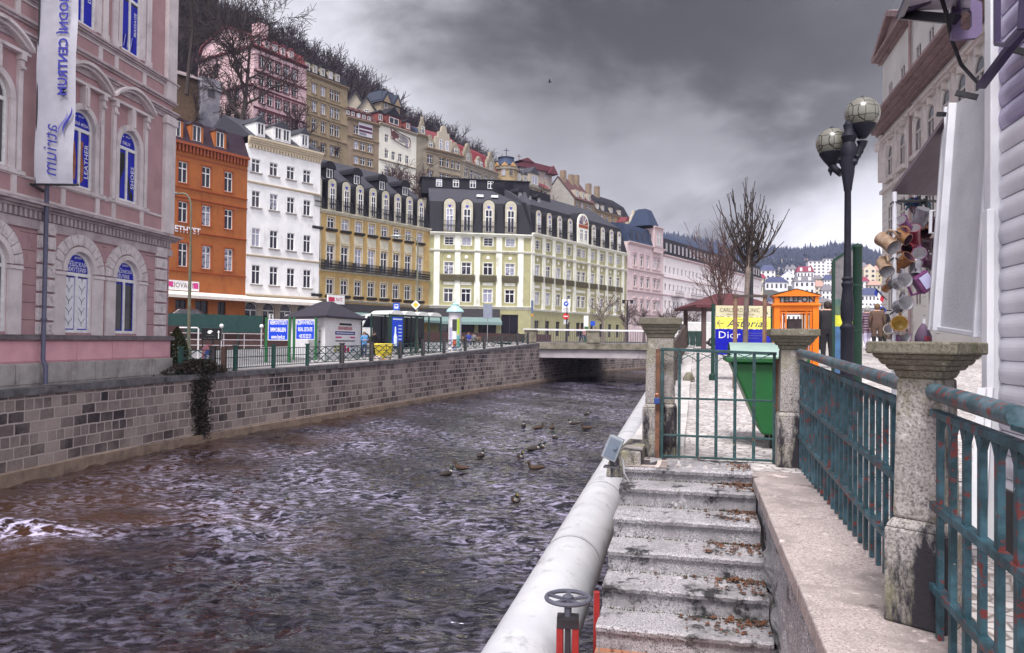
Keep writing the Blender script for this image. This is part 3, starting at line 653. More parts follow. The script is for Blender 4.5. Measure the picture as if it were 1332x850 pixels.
def balustrade(m, x0, x1, z, h=.95, y=-.55, step=.14, slab=True, dep=.55, mi=0):
    m.box(x0, x1, y, y + .04, z + h - .05, z + h, mi); m.box(x0, x1, y, y + .04, z + .08, z + .12, mi)
    k = max(2, int((x1 - x0) / step))
    for i in range(k + 1):
        x = x0 + (x1 - x0) * i / k; m.box(x - .014, x + .014, y + .006, y + .034, z, z + h - .05, mi)
        if i < k: m.box(x + step * .3, x + step * .7, y + .01, y + .03, z + h * .45, z + h * .62, mi)
    for x in (x0, x1): m.box(x - .02, x + .02, y, y + dep, z + h - .05, z + h, mi)
def cornice(m, x0, x1, z, h, proj, mi=0, steps=3, y=0):
    for i in range(steps):
        q = proj * (i + 1) / steps; m.box(x0 - q * .0, x1 + q * .0, y - q, y + .02 - .003 * i, z + h * i / steps, z + h * (i + 1) / steps - .002, mi)
def dentils(m, x0, x1, z, h, proj, step, mi=0):
    n = int((x1 - x0) / step)
    for i in range(n): x = x0 + (i + .25) * step; m.box(x, x + step * .5, -proj, -.01, z, z + h, mi)
def mansard(m, L, z0, h1, in1, h2, dep, mi=0, hip0=0, hip1=0, over=.25, m2=None):
    m2 = mi if m2 is None else m2
    a = [(-hip0 * .1, -over, z0), (L + hip1 * .1, -over, z0), (L + hip1 * .1, dep + over, z0), (-hip0 * .1, dep + over, z0)]
    b = [(hip0 * in1, in1, z0 + h1), (L - hip1 * in1, in1, z0 + h1), (L - hip1 * in1, dep - in1, z0 + h1), (hip0 * in1, dep - in1, z0 + h1)]
    c = [(hip0 * dep / 2, dep / 2, z0 + h1 + h2), (L - hip1 * dep / 2, dep / 2, z0 + h1 + h2)]
    m.poly(a, mi)
    for i in range(4): m.quad(a[i], a[(i + 1) % 4], b[(i + 1) % 4], b[i], mi)
    m.quad(b[0], b[1], c[1], c[0], m2); m.quad(b[2], b[3], c[0], c[1], m2); m.poly([b[1], b[2], c[1]], m2); m.poly([b[3], b[0], c[0]], m2)
SLATE = M('slate_roof', (.06, .06, .072), (.036, .036, .048), .65, 6, .4, 30, stain=.15, sc=(.11, .11, .12), spec=.15)
SLATE2 = M('dark_slate', (.022, .021, .027), (.013, .013, .018), .6, 5, .3, 25, spec=.15)
SLATEB = M('blue_slate', (.04, .055, .10), (.026, .037, .07), .6, 5, .3, 25, spec=.15)
REDROOF = M('red_roof', (.17, .03, .035), (.11, .02, .03), .7, 5, .4, 30)
IRON = M('black_iron', (.02, .02, .024), rough=.5)
# ---------------------------------------------------------------- pink corner house over the river
PK = M('pink_plaster', (.45, .28, .29), (.37, .22, .235), .8, 1.3, .12, 30, stain=.22, sc=(.22, .13, .14), ssc=.7, streak=.35)
PKT = M('pale_trim', (.68, .61, .61), (.52, .46, .46), .75, 1.6, .15, 35, stain=.25, sc=(.26, .22, .23), ssc=1.1, streak=.4)
PKP = M('pink_plinth', (.74, .41, .45), (.64, .33, .37), .75, 1.5, .1, 30, stain=.2, sc=(.4, .22, .24), streak=.3)
PLS = M('plinth_stone', (.42, .39, .37), (.28, .26, .25), .85, 2.2, .5, 14, stain=.5, sc=(.10, .08, .07), ssc=1.2, streak=.35)
F = Facade('corner_house', 0, 21.9, 218, 30.55, -.42, 'ornate pink corner house with arched windows rising straight from the river wall', ext0=8)
pk = F; L = F.L
gz_ = lambda px, py: F.hit(px, py)
w0 = [F.hit(x, 400)[0] for x in (-17, 101, 163)]               # ground arches
up = [F.hit(x, 190)[0] for x in (108, 170)]
dx = w0[2] - w0[1]
quo = [F.hit(57, 400)[0], F.hit(207, 400)[0]]
gw = 1.36
zs0 = F.hit(100, 433)[1]; zt0 = F.hit(101, 328)[1]
U = F.hit(108, 246)[1]; UT = F.hit(108, 144)[1]; U2 = F.hit(118, 38)[1]
led = F.hit(101, 437)[1]; plt = F.hit(101, 470)[1]; cz0 = F.hit(101, 298)[1]; cz1 = F.hit(101, 283)[1]
b0 = F.hit(101, 90)[1]; b1 = F.hit(101, 70)[1]; b2 = F.hit(101, 42)[1]
xs = [w0[0] - 2.45, w0[0], w0[1], w0[2]]; uw = 1.2
ops = [(x - gw / 2, x + gw / 2, zs0, zt0, 1) for x in xs] + [(x - uw / 2, x + uw / 2, U, UT, 1) for x in xs] + [(x - uw / 2, x + uw / 2, U2, U2 + 2.9) for x in xs]
m = MB(); wallgrid(m, 0, L, 0, 17, ops, .32, 0, 1); shell(m, L, 17, 14, 0, 0)
# horizontal joints of the ground storey
zz = led + .45
while zz < cz0 - .3:
    ed = [0] + [q for x in xs for q in (x - gw / 2 - .5, x + gw / 2 + .5)] + [L]
    for a, b in zip(ed[::2], ed[1::2]):
        if b > a: m.box(a, b, -.004, .0, zz, zz + .02, 2)
    zz += .52
F.part('wall', m, [PK, PKT, M('joint_dark', (.15, .085, .09))])
m = MB()
m.box(-.02, L + .06, -.20, .02, 0, plt, 0); 
for i in range(14): m.box(i * L / 14 + .012, (i + 1) * L / 14 - .012, -.23, -.19, .12, plt - .03, 0)
F.part('stone_base', m, PLS, bev=.012)
m = MB(); m.box(-.02, L + .04, -.10, .02, plt, led - .14, 0)
for i in range(9): m.box(i * L / 9 + .015, (i + 1) * L / 9 - .015, -.13, -.09, plt + .05, led - .18, 0)
F.part('plinth', m, PKP, bev=.008)
m = MB(); m.box(-.02, L + .1, -.26, .03, led - .14, led - .03); m.box(-.02, L + .1, -.2, .03, led - .03, led + .02); F.part('ledge', m, M('ledge_dark', (.2, .17, .18), (.12, .1, .11), .8, 3, .2, stain=.3), bev=.01)
# surrounds
RUSTI = M('rusticated_trim', (.70, .63, .63), (.50, .44, .445), .8, 5, .9, 9, stain=.25, sc=(.26, .22, .23), ssc=3)
for x in xs:
    m = MB(); mr = MB()
    sp = zt0 - gw / 2
    for s_ in (-1, 1):
        a = x + s_ * (gw / 2 + .02); b = x + s_ * (gw / 2 + .52); a, b = min(a, b), max(a, b)
        if s_ == 1 and x == xs[2] or s_ == -1 and x == xs[3]: b = min(b, (xs[2] + xs[3]) / 2 - .01) if s_ == 1 else b; a = max(a, (xs[2] + xs[3]) / 2 + .01) if s_ == -1 else a
        m.box(a, b, -.09, .02, led, sp - .14); m.box(a - .03, b + .03, -.13, .02, sp - .14, sp - .09); m.box(a - .015, b + .015, -.11, .02, sp - .09, sp - .03)
    A = arc(x - gw / 2, x + gw / 2, sp, 20); B = arc(x - gw / 2 - .17, x + gw / 2 + .17, sp, 20); C_ = arc(x - gw / 2 - .2, x + gw / 2 + .2, sp, 11); D = arc(x - gw / 2 - .60, x + gw / 2 + .60, sp, 11)
    for i in range(20): m.prism([A[i], A[i + 1], B[i + 1], B[i]][::-1], -.11, .02)
    lim = (xs[2] + xs[3]) / 2
    for i in range(11):
        q = [C_[i], D[i], D[i + 1], C_[i + 1]]; c = (sum(p[0] for p in q) / 4, sum(p[1] for p in q) / 4)
        q = [(c[0] + (p[0] - c[0]) * .93, c[1] + (p[1] - c[1]) * .93) for p in q]
        if x == xs[2]: q = [(min(p[0], lim - .01), p[1]) for p in q]
        if x == xs[3]: q = [(max(p[0], lim + .01), p[1]) for p in q]
        mr.prism(q, -.085, .02)
    o = F.part('window_surround', m, PKT, bev=.006); mr.build('voussoirs', RUSTI, o, bev=.02)
for x in [quo[0] - 7.2] + quo:
    z = led; mr = MB()
    while z < cz0 - .25:
        mr.box(x - .36, x + .36, -.10, .02, z + .02, z + .40); z += .44
    F.part('quoin', mr, RUSTI, bev=.02)
# cornices
m = MB(); cornice(m, -.1, L + .28, cz1 - .12, .22, .42, 0, 3); m.box(-.1, L + .1, -.08, .02, cz0 - .3, cz0 - .02); dentils(m, 0, L, cz0, cz1 - .14 - cz0, .16, .2)
m.box(-.1, L + .06, -.1, .02, cz1 + .1, cz1 + .2)
cornice(m, -.1, L + .2, b0, .22, .22, 0, 3); cornice(m, -.1, L + .16, b1, .14, .16, 0, 2); cornice(m, -.1, L + .22, b2, .2, .2, 0, 3); m.box(-.1, L + .05, -.06, .02, b0 - .1, b0)
F.part('cornice', m, M('cornice_trim', (.50, .42, .43), (.34, .27, .29), .78, 2, .15, 30, stain=.3, sc=(.14, .11, .12), ssc=1.2, streak=.5))
# panels between storeys
m = MB()
for zA, zB in ((cz1 + .28, U - .2), (b1 + .22, b2 - .06)):
    m.box(0, L, -.045, .02, zA - .06, zA); m.box(0, L, -.045, .02, zB, zB + .08)
    for k in range(-1, 4):
        for x in (xs[1] + k * dx, ):
            pass
    for x in xs:
        for s_ in (-.85, .85): m.box(x + s_ - .1, x + s_ + .1, -.045, .02, zA, zB)
# upper arched windows: pilasters, archivolt, curved pediment
F.part('panel_moulding', m, PKT)
for x in xs:
    m = MB(); m2 = MB(); sp = UT - uw / 2; A = arc(x - uw / 2, x + uw / 2, sp, 18); B = arc(x - uw / 2 - .2, x + uw / 2 + .2, sp, 18)
    for i in range(18): m.prism([A[i], A[i + 1], B[i + 1], B[i]][::-1], -.09, .02)
    zp = F.hit(108, 113)[1]
    for s_ in (-1, 1):
        c = x + s_ * (uw / 2 + .12); m.box(c - .1, c + .1, -.08, .02, U - .1, sp); c = x + s_ * (uw / 2 + .36); m.box(c - .085, c + .085, -.1, .02, U - .1, zp - .45)
        m2.box(c - .1, c + .1, -.2, .02, zp - .18, zp); m2.box(c - .075, c + .075, -.15, .02, zp - .45, zp - .18); m2.tube([(c - .08, -.15, zp - .4), (c + .08, -.15, zp - .4)], .06, 8); F.part('console', m2, PKT, bev=.01); m2 = MB()
    m2.box(x - .1, x + .1, -.2, .02, UT - .02, zp); m2.box(x - .07, x + .07, -.24, -.1, UT + .1, zp - .08)
    e = uw / 2 + .62; m.box(x - e, x + e, -.2, .02, zp, zp + .07); m.box(x - e + .05, x + e - .05, -.15, .02, zp + .07, zp + .12)
    n = 12; q = [(x - e + 2 * e * i / n, zp + .12 + .55 * math.sin(math.pi * i / n) ** .8) for i in range(n + 1)]
    for (p, r), (t, u_) in zip(q, q[1:]):
        m.prism([(p, r), (t, u_), (t, u_ + .10), (p, r + .10)], -.34, .02); m.prism([(p, r - .09 if r - .09 > zp + .12 else zp + .12), (t, max(u_ - .09, zp + .12)), (t, u_), (p, r)], -.22, .02)
    m.box(x - e, x + e, -.1, .02, U - .16, U - .04)
    # second floor window surround
    for s_ in (-1, 1):
        c = x + s_ * (uw / 2 + .11); m.box(c - .1, c + .1, -.07, .02, U2, U2 + 2.9); c = x + s_ * (uw / 2 + .42); m.box(c - .12, c + .12, -.1, .02, b2 + .2, U2 + 3.4); m.box(c - .16, c + .16, -.13, .02, b2 + .2, b2 + .45)
    o = F.part('pediment', m, PKT); m2.build('keystone', PKT, o, bev=.01)
m = MB(); x = F.hit(214, 200)[0]
m.box(L - .62, L + .05, -.16, .02, cz1 + .2, b0); m.box(L - .68, L + .1, -.22, .02, b0 - .35, b0 - .05); m.box(L - .62, L + .05, -.16, .02, b1 + .1, 17)
F.part('corner_pilaster', m, PKT, bev=.01)
# windows with posters
BLU = M('poster_blue', (.008, .012, .34), (.014, .02, .46), .4, 2, spec=.15); TXW = M('lettering_white', (.8, .8, .85)); TXB = M('lettering_blue', (.05, .05, .35))
LEATH = M('poster_leather', (.22, .07, .03), (.4, .16, .08)); BLK = M('print_black', (.02, .02, .02))
def wmb(): return MB()
yw = .11
def fill(w, h, sp0, up_, low, txts, x, z, root):
    f = window(root, x, z, w, h, yw, 'T', WHT, GLD, True)
    m = MB(); y = -.018; sp = h - w / 2 ; t = sp * .97 + .07
    if up_: m.poly([(p, y, q) for p, q in [(-w / 2 + .09, t), (w / 2 - .09, t)] + arc(-w / 2 + .09, w / 2 - .09, max(sp, t), 10)], 0)
    if low == 'blue':
        for a, b in ((-w / 2 + .1, -.05), (.05, w / 2 - .1)): m.quad((a, y, .1), (b, y, .1), (b, y, t - .14), (a, y, t - .14), 0)
    if low == 'white':
        for a, b in ((-w / 2 + .12, -.07), (.07, w / 2 - .12)):
            m.quad((a - .04, y + .001, .09), (b + .04, y + .001, .09), (b + .04, y + .001, t - .14), (a - .04, y + .001, t - .14), 0); m.quad((a, y, .13), (b, y, .13), (b, y, t - .18), (a, y, t - .18), 1)
            for j in range(5):
                c = (a + b) / 2; zc = .35 + j * .36
                for s_ in (-1, 1): m.bar((c + s_ * .16, y - .003, zc + .12), (c, y - .003, zc - .05), .022, .004, 2)
                m.bar((c, y - .003, zc - .05), (c, y - .003, zc - .14), .02, .004, 2)
    if low == 'frame':
        for a, b in ((-w / 2 + .1, -.05), (.05, w / 2 - .1)):
            for q in ((a, b, .1, .14), (a, b, t - .2, t - .14), (a, a + .045, .1, t - .14), (b - .045, b, .1, t - .14)): m.quad((q[0], y, q[2]), (q[1], y, q[2]), (q[1], y, q[3]), (q[0], y, q[3]), 0)
    for body, tx, tz, sz, rot, sx in txts:
        vx = (1, 0, 0) if not rot else (0, 0, 1); vy = (0, 0, 1) if not rot else (-1, 0, 0)
        m.text(body, TM((tx, y - .004, tz), vx, vy), sz, 1, 0, sx=sx, bold=.012 * sz)
    # small emblem stroke
    if up_: m.add([(-.28, y - .004, t + .42), (-.2, y - .004, t + .36), (-.12, y - .004, t + .38), (-.2, y - .004, t + .33)], [(0, 1, 2, 3)], 1)
    return m, f
def poster(m, f): o = m.build('poster', [BLU, TXW, BLK, LEATH], f)
h0 = zt0 - zs0; t0 = (h0 - gw / 2) * .97
m, f = fill(gw, h0, 0, 1, 'white', [('ЧЕШСКАЯ', .03, t0 + .33, .2, 0, .95), ('БИЖУТЕРИЯ', 0, t0 + .15, .2, 0, .8), ('atrium', .1, t0 + .56, .13, 0, 1)], xs[2], zs0, F.root); poster(m, f)
m, f = fill(gw, h0, 0, 1, 'frame', [('JABLONECKÁ', 0, t0 + .33, .18, 0, .85), ('BIŽUTERIE', -.05, t0 + .15, .18, 0, .9), ('atrium', .1, t0 + .56, .13, 0, 1)], xs[3], zs0, F.root); poster(m, f)
m, f = fill(gw, h0, 0, 0, '', [], xs[1], zs0, F.root); poster(m, f) if m.v else 0
hu = UT - U; tu = (hu - uw / 2) * .97
m, f = fill(uw, hu, 0, 1, 'blue', [('KOŽENÁ MÓDA', 0, tu + .2, .15, 0, .8), ('LEATHER', .40, .95, .27, 1, 1), ('atrium', .1, tu + .46, .1, 0, 1)], xs[2], U, F.root)
for q in ([(-.4, .3), (-.15, .25), (-.12, .9), (-.2, 1.5), (-.38, 1.5), (-.45, 1.0)], [(.08, .15), (.24, .3), (.26, .8), (.18, 1.2), (.24, 1.55), (.1, 1.6), (.06, 1.0)]): m.poly([(p, -.024, z) for p, z in q], 3)
poster(m, f)
m, f = fill(uw, hu, 0, 1, 'blue', [('OBUV', 0, tu + .2, .17, 0, 1), ('SHOES', .40, .95, .27, 1, 1), ('atrium', .1, tu + .46, .1, 0, 1)], xs[3], U, F.root)
for q in ([(-.5, .1), (-.36, .15), (-.3, .8), (-.1, 1.2), (-.08, 1.75), (-.45, 1.75), (-.45, .9)], [(.06, 1.1), (.14, 1.0), (.3, .45), (.42, .35), (.42, .12), (.3, .1), (.22, .2), (.06, .8)]): m.poly([(p, -.024, z) for p, z in q], 2)
poster(m, f)
m, f = fill(uw, hu, 0, 0, '', [], xs[1], U, F.root)
for x, t_ in ((xs[2], 'DÁRCE'), (xs[3], 'MASSAGE')):
    f = window(F.root, x, U2, uw, 2.9, yw, 'T', WHT, GLD); m = MB()
    for a, b in ((-uw / 2 + .1, -.05), (.05, uw / 2 - .1)): m.quad((a, -.018, .1), (b, -.018, .1), (b, -.018, 1.85), (a, -.018, 1.85), 0)
    m.quad((-uw / 2 + .1, -.018, 2.05), (uw / 2 - .1, -.018, 2.05), (uw / 2 - .1, -.018, 2.8), (-uw / 2 + .1, -.018, 2.8), 0)
    m.text(t_, TM((.38, -.023, 1.2), (0, 0, 1), (-1, 0, 0)), .2, 1, 0, bold=.003)
    if t_ == 'MASSAGE':
        m.text('MASÁŽE', TM((0, -.023, 2.25)), .18, 1)
        for k in range(7): m.bar((-.4 + .1 * k, -.023, .2), (-.3 + .1 * k, -.023, .75 - .05 * abs(k - 3)), .03, .004, 1 if k % 2 else 2)
    poster(m, f)
for x in xs[:2]: window(F.root, x, U2, uw, 2.9, yw, 'T', WHT, GLD)
# drainpipe
m = MB(); x = F.hit(47, 300)[0]; m.tube([(x, -.32, 17), (x, -.32, plt + .1), (x + .02, -.4, plt - .1), (x + .02, -.4, .1)], .065, 10)
for z in (2, 5, 8, 11): m.tube([(x, -.32, z), (x, -.32, z + .08)], .085, 10)
F.part('drainpipe', m, M('pipe_slate_blue', (.10, .10, .16), (.07, .07, .11), .5, 6), smooth='auto')
# banner: vertical flag seen from behind, mirrored writing
bd = 22.5; B0 = [at(45, 240, bd), at(95.5, 241, bd * 1.0), at(99, -30, bd), at(53, -30, bd)]
bn = empty('banner', B0[0], 0, 'tall white vertical banner with mirrored blue lettering hanging from the pink house', 'banner')
ax = (B0[1] - B0[0]); ax.z = 0; axn = ax.normalized(); nrm = Vector((axn.y, -axn.x, 0))
m = MB(); H = B0[3].z - B0[0].z; Wd = ax.length; nn = 40; kk = 8; lean = (B0[3] - B0[0]).dot(axn) * 0 
for i in range(nn + 1):
    for j in range(kk + 1):
        q = axn * (Wd * j / kk) + nrm * (.025 * math.sin(j * .9 + i * .12) + .03 * math.sin(i * .33)) + Vector((0, 0, H * i / nn + .03)); m.v.append(tuple(q))
for i in range(nn):
    for j in range(kk): o = i * (kk + 1) + j; m.f.append((o, o + 1, o + kk + 2, o + kk + 1)); m.m.append(0)
m.build('cloth', M('banner_cloth', (.46, .45, .51), (.36, .35, .41), .8, 1.5, .1, 20), bn, smooth=True)
m = MB(); T = lambda x, z: axn * (Wd * x) + nrm * .065 + Vector((0, 0, z))
dn, lf = Vector((0, 0, -1)), -axn
cz = lambda py: at(70, py, bd).z - B0[0].z
m.text('OBCHODNÍ CENTRUM', TM(T(.70, (cz(126) + cz(-42)) / 2), dn, lf), .37, 0, 0, sx=(cz(-42) - cz(126)) / 4.02, bold=.012)
m.build('lettering', TXB, bn); m = MB()
m.text('atrium', TM(T(.42, (cz(225) + cz(170)) / 2), dn, lf), .60, 0, 0, sx=.92, shear=-.25)
m.build('lettering', TXB, bn); me_ = MB()
for k, (p, w) in enumerate(((.84, .038), (.72, .03))):
    c = [(p + .11 * math.sin(t * 4.2 - 2.2), cz(176) + (cz(140 + 6 * k) - cz(176)) * t, w * math.sin(math.pi * min(max(t, .02), .98))) for t in np.linspace(0, 1, 12)]
    for (x0_, z0_, a), (x1_, z1_, b) in zip(c, c[1:]): me_.quad(T(x0_ - a, z0_), T(x0_ + a, z0_), T(x1_ + b, z1_), T(x1_ - b, z1_), k)
me_.build('emblem', [TXB, M('emblem_lilac', (.2, .2, .5))], bn)
m = MB(); m.tube([tuple(axn * -.1 + nrm * 0), tuple(axn * (Wd + .15))], .035, 8); m.tube([tuple(axn * -.1), tuple(axn * -.4 - nrm * 1.2)], .05, 8); m.tube([tuple(axn * .02 + Vector((0, 0, 0))), tuple(axn * .02 + Vector((0, 0, H)))], .02, 6); m.build('bracket', IRON, bn)

# ---------------------------------------------------------------- generic building rows
def rows(F, spec, style='cross', fm=None, gm=None, y=.2, dep=.22):
    """spec: (x pixels of columns, y top, y bottom measured at the first column, width m)"""
    ops = []; ws = []
    for cols, yt, yb, w in spec:
        z1 = F.hit(cols[0], yt)[1]; z0 = F.hit(cols[0], yb)[1]
        for c in cols:
            x = F.hit(c, (yt + yb) / 2)[0]; ops.append((x - w / 2, x + w / 2, z0, z1)); ws.append((x, z0, w, z1 - z0))
    return ops, ws
def put(F, ws, style='cross', fm=None, gm=None, y=.17): 
    for x, z, w, h in ws: window(F.root, x, z, w, h, y, style, fm, gm)
def lin(a, b, n): return [a + (b - a) * i / (n - 1) for i in range(n)]
K = 1.22
# orange house
OR = M('orange_plaster', (.37, .115, .028), (.30, .09, .024), .75, 1.2, .1, 25, stain=.4, sc=(.19, .055, .02), ssc=.9, streak=.25)
F = Facade('town_house', 220, 63.6 * K, 318, 70 * K, .3, 'orange house with brown mansard and three dormers between the pink and white houses', ext0=3)
L = F.L; cx = [238, 268.5, 297.5]; eave = F.hit(268, 192)[1]; f3 = F.hit(268, 215)[1]
ops, ws = rows(F, [(cx, 210.5, 238, 1.1), (cx, 262.5, 289.5, 1.1), (cx, 316.5, 347, 1.1)])
gt_ = F.hit(268, 388)[1]
gops = [(F.hit(a, 400)[0], F.hit(b, 400)[0], 0, gt_ - .3) for a, b in ((228, 243), (254, 271), (283, 294))]
m = MB(); wallgrid(m, 0, L, 0, eave, ops + gops, .25); shell(m, L, eave, 11, 0, 0); F.part('wall', m, OR)
m = MB()
for z in (F.hit(238, 245)[1], F.hit(238, 302)[1], F.hit(238, 354)[1], F.hit(238, 258)[1]): cornice(m, 0, L, z, .16, .14, 0, 2)
for x, z, w, h in ws: m.box(x - w / 2 - .14, x + w / 2 + .14, -.1, .02, z + h + .06, z + h + .2); m.box(x - w / 2 - .1, x + w / 2 + .1, -.08, .02, z - .1, z); m.box(x - w / 2 - .1, x - w / 2, -.05, .02, z, z + h); m.box(x + w / 2, x + w / 2 + .1, -.05, .02, z, z + h)
F.part('moulding', m, M('orange_dark', (.36, .085, .025), (.28, .06, .02)))
m = MB(); dentils(m, 0, L, eave - 1.0, .7, .3, .42); m.box(0, L, -.06, .02, eave - 1.5, eave - 1.35); m.box(0, L, -.42, .02, eave - .3, eave - .02); F.part('bracket_cornice', m, M('orange_shade', (.30, .075, .03)))
m = MB(); mansard(m, L, eave, F.hit(268, 158)[1] - eave - .2, .9, .6, 11, 0)
BRN = M('brown_metal_roof', (.04, .022, .034), (.028, .016, .026), .55, 3, spec=.25)
x = 0
while x < L: m.box(x, x + .04, -.3, .8, eave, eave + .01); x += .5
F.part('roof', m, [BRN])
for px in (228.8, 255.5, 286): 
    x = F.hit(px, 170)[0]; d = MB(); h = F.hit(px, 163)[1] - eave - .1; d.box(x - .75, x - .5, -.12, 1.2, eave + .05, eave + 2.0, 0); d.box(x + .5, x + .75, -.12, 1.2, eave + .05, eave + 2.0, 0); d.box(x - .5, x + .5, -.08, 1.2, eave + .05, eave + .35, 0); d.prism([(x - .85, eave + 2), (x + .85, eave + 2), (x + .6, eave + 2.3), (x - .6, eave + 2.3)], -.2, 1.5, 1)
    o = F.part('dormer', d, [OR, BRN]); window(o, x, eave + .35, 1.0, 1.65, -.02, 'two')
put(F, ws)
for (a, b, c, d_) in gops:
    window(F.root, (a + b) / 2, c, b - a, d_ - c, .22, 'two', M('brown_frame', (.06, .03, .02)), GLD, name='shopfront')
m = MB(); m.text('AMETHYST', TM((F.hit(236.5, 300)[0], -.08, F.hit(237, 299)[1])), .9, 0, .02, sx=.92, bold=.02); F.part('lettering', m, TXW)
m = MB(); x0, z0 = F.hit(217, 371); x1 = F.hit(258, 368)[0]; m.box(x0, x1, -.15, -.02, z0 - .45, z0 + .55, 0); m.text('GIOVANNI', TM(((x0 + x1) / 2, -.155, z0 + .05)), .75, 1, 0, sx=.85); m.box(x0 + .1, x0 + .6, -.158, -.15, z0 - .1, z0 + .4, 2); m.box(x1 - .7, x1 - .1, -.158, -.15, z0 - .2, z0 + .4, 2)
F.part('shop_sign', m, [WHT, M('sign_text_dark', (.1, .03, .06)), M('sign_pink', (.6, .05, .25))])
AWN = M('awning_cream', (.72, .66, .60), (.6, .54, .5), .8, 3)
m = MB(); z = gt_; m.add([(0, -.05, z + .55), (L, -.05, z + .55), (L, -1.9, z + .1), (0, -1.9, z + .1), (0, -1.9, z - .2), (L, -1.9, z - .2)], [(0, 1, 2, 3), (3, 2, 5, 4)]); F.part('awning', m, AWN)
# white house
WP = M('white_plaster', (.80, .79, .79), (.66, .65, .66), .8, .7, .1, 25, stain=.3, sc=(.40, .38, .38), ssc=.9, streak=.25)
F = Facade('town_house', 318, 70 * K, 413.5, 76.5 * K, .5, 'tall white house with slate roof and pale awning beside the orange house')
L = F.L; eave = F.hit(322.6, 186)[1]; cx = [333.2, 356.4, 378.6, 399.8]
ops, ws = rows(F, [(cx, 207, 224.5, 1.1), (cx, 248.5, 270, 1.05), (cx, 297, 321, 1.05), (cx, 344.8, 370, 1.1)])
gtop = F.hit(330, 385)[1]
aps = [(F.hit(c, 400)[0] - .8, F.hit(c, 400)[0] + .8, 0, gtop - .7, 1) for c in (327, 350, 372, 394)]
m = MB(); wallgrid(m, 0, L, gtop, eave, ops, .25); shell(m, L, eave, 12, 0, 0); F.part('wall', m, WP)
STN = M('shop_stone', (.42, .36, .30), (.3, .25, .21), .85, 2.5, .3)
m = MB(); wallgrid(m, 0, L, 0, gtop, aps, .3); F.part('shop_wall', m, STN)
for a, b, c, d_, _ in aps: window(F.root, (a + b) / 2, c, b - a, d_ - c, .25, 'cross', WHT, GLD, True, name='shop_window')
m = MB(); cornice(m, 0, L + .1, eave - .1, .9, .5, 0, 4); dentils(m, 0, L, eave - .45, .35, .25, .4)
F.part('cornice', m, M('cream_trim', (.52, .44, .32), (.42, .35, .25)))
for z in (F.hit(330, 239)[1], F.hit(330, 334)[1], gtop): m = MB(); cornice(m, 0, L, z, .22, .16, 0, 2); F.part('string_course', m, M('cream_trim', ()))
for x, z, w, h in ws: m = MB(); m.box(x - w / 2 - .22, x + w / 2 + .22, -.18, .02, z - .16, z - .02); F.part('sill', m, M('sill_grey', (.3, .27, .25)))
m = MB(); mansard(m, L, eave + .8, 1.7, 2.2, 1.5, 10, 0, 0, 0, .4); F.part('roof', m, SLATE)
for px, k in ((338, 0), (366, 1), (395.5, 0)):
    x = F.hit(px, 180)[0]; w = .6 if not k else 1.2; d = MB(); e = eave + .8; d.box(x - w, x + w, -.1, 2.2, e, e + 1.8, 0); d.prism([(x - w - .15, e + 1.8), (x + w + .15, e + 1.8), (x, e + 2.6)], -.25, 3.2, 1); o = F.part('dormer', d, [WHT, SLATE])
    for q in ((0,) if not k else (-.55, .55)): window(o, x + q, e + .4, .85, 1.3, -.12, 'two')
put(F, ws)
m = MB(); m.add([(0, -.05, gtop - .1), (L, -.05, gtop - .1), (L, -1.9, gtop - .5), (0, -1.9, gtop - .5), (0, -1.9, gtop - .85), (L, -1.9, gtop - .85)], [(0, 1, 2, 3), (3, 2, 5, 4)]); F.part('awning', m, AWN)
for px in (339, 361):
    x = F.hit(px, 410)[0]; m = MB(); m.box(x - .28, x + .28, -2.0, -1.95, .2, 3.3, 0)
    for j in range(5): m.add([(x - .16, -2.005, .45 + j * .58), (x + .16, -2.005, .45 + j * .58), (x + .05, -2.005, .68 + j * .58), (x + .16, -2.005, .92 + j * .58), (x - .16, -2.005, .92 + j * .58), (x - .05, -2.005, .68 + j * .58)], [(0, 1, 2, 3, 4, 5)], 1)
    F.part('hanging_sign', m, [WHT, BLK])
# ochre hotel wing
OC = M('ochre_plaster', (.50, .34, .13), (.36, .24, .10), .78, .9, .08, 25, stain=.35, sc=(.22, .15, .08), ssc=.9, streak=.25)
CR = M('cream_plaster', (.60, .56, .44), (.46, .42, .33), .78, 1.5, stain=.25, sc=(.25, .22, .17), ssc=1.5, streak=.3)
F = Facade('hotel_wing', 412, 76.7 * K, 557, 90 * K, .7, 'ochre hotel wing with a long iron balcony and a row of arched dormers')
L = F.L; xsN = lin(F.hit(430.3, 300)[0], F.hit(545.6, 330)[0], 8); bay = xsN[1] - xsN[0]; xsN = [xsN[0] - bay] + xsN
def zat(px, py): return F.hit(px, py)[1]
eave = zat(430, 275); r1 = (zat(430, 297), zat(430, 283.5)); r2 = (zat(430, 350), zat(430, 319)); r3 = (zat(430, 383), zat(430, 363.5)); gtop = zat(430, 392)
ops = [(x - .55, x + .55, *r1) for x in xsN] + [(x - .6, x + .6, *r2) for x in xsN] + [(x - .55, x + .55, *r3) for x in xsN]
gops = [(x - bay * .4, x + bay * .4, .3, gtop - 1.6) for x in xsN]
m = MB(); wallgrid(m, 0, L, 0, eave, ops + gops, .25); shell(m, L, eave, 14, 0, 0); F.part('wall', m, OC)
m = MB(); mi = MB()
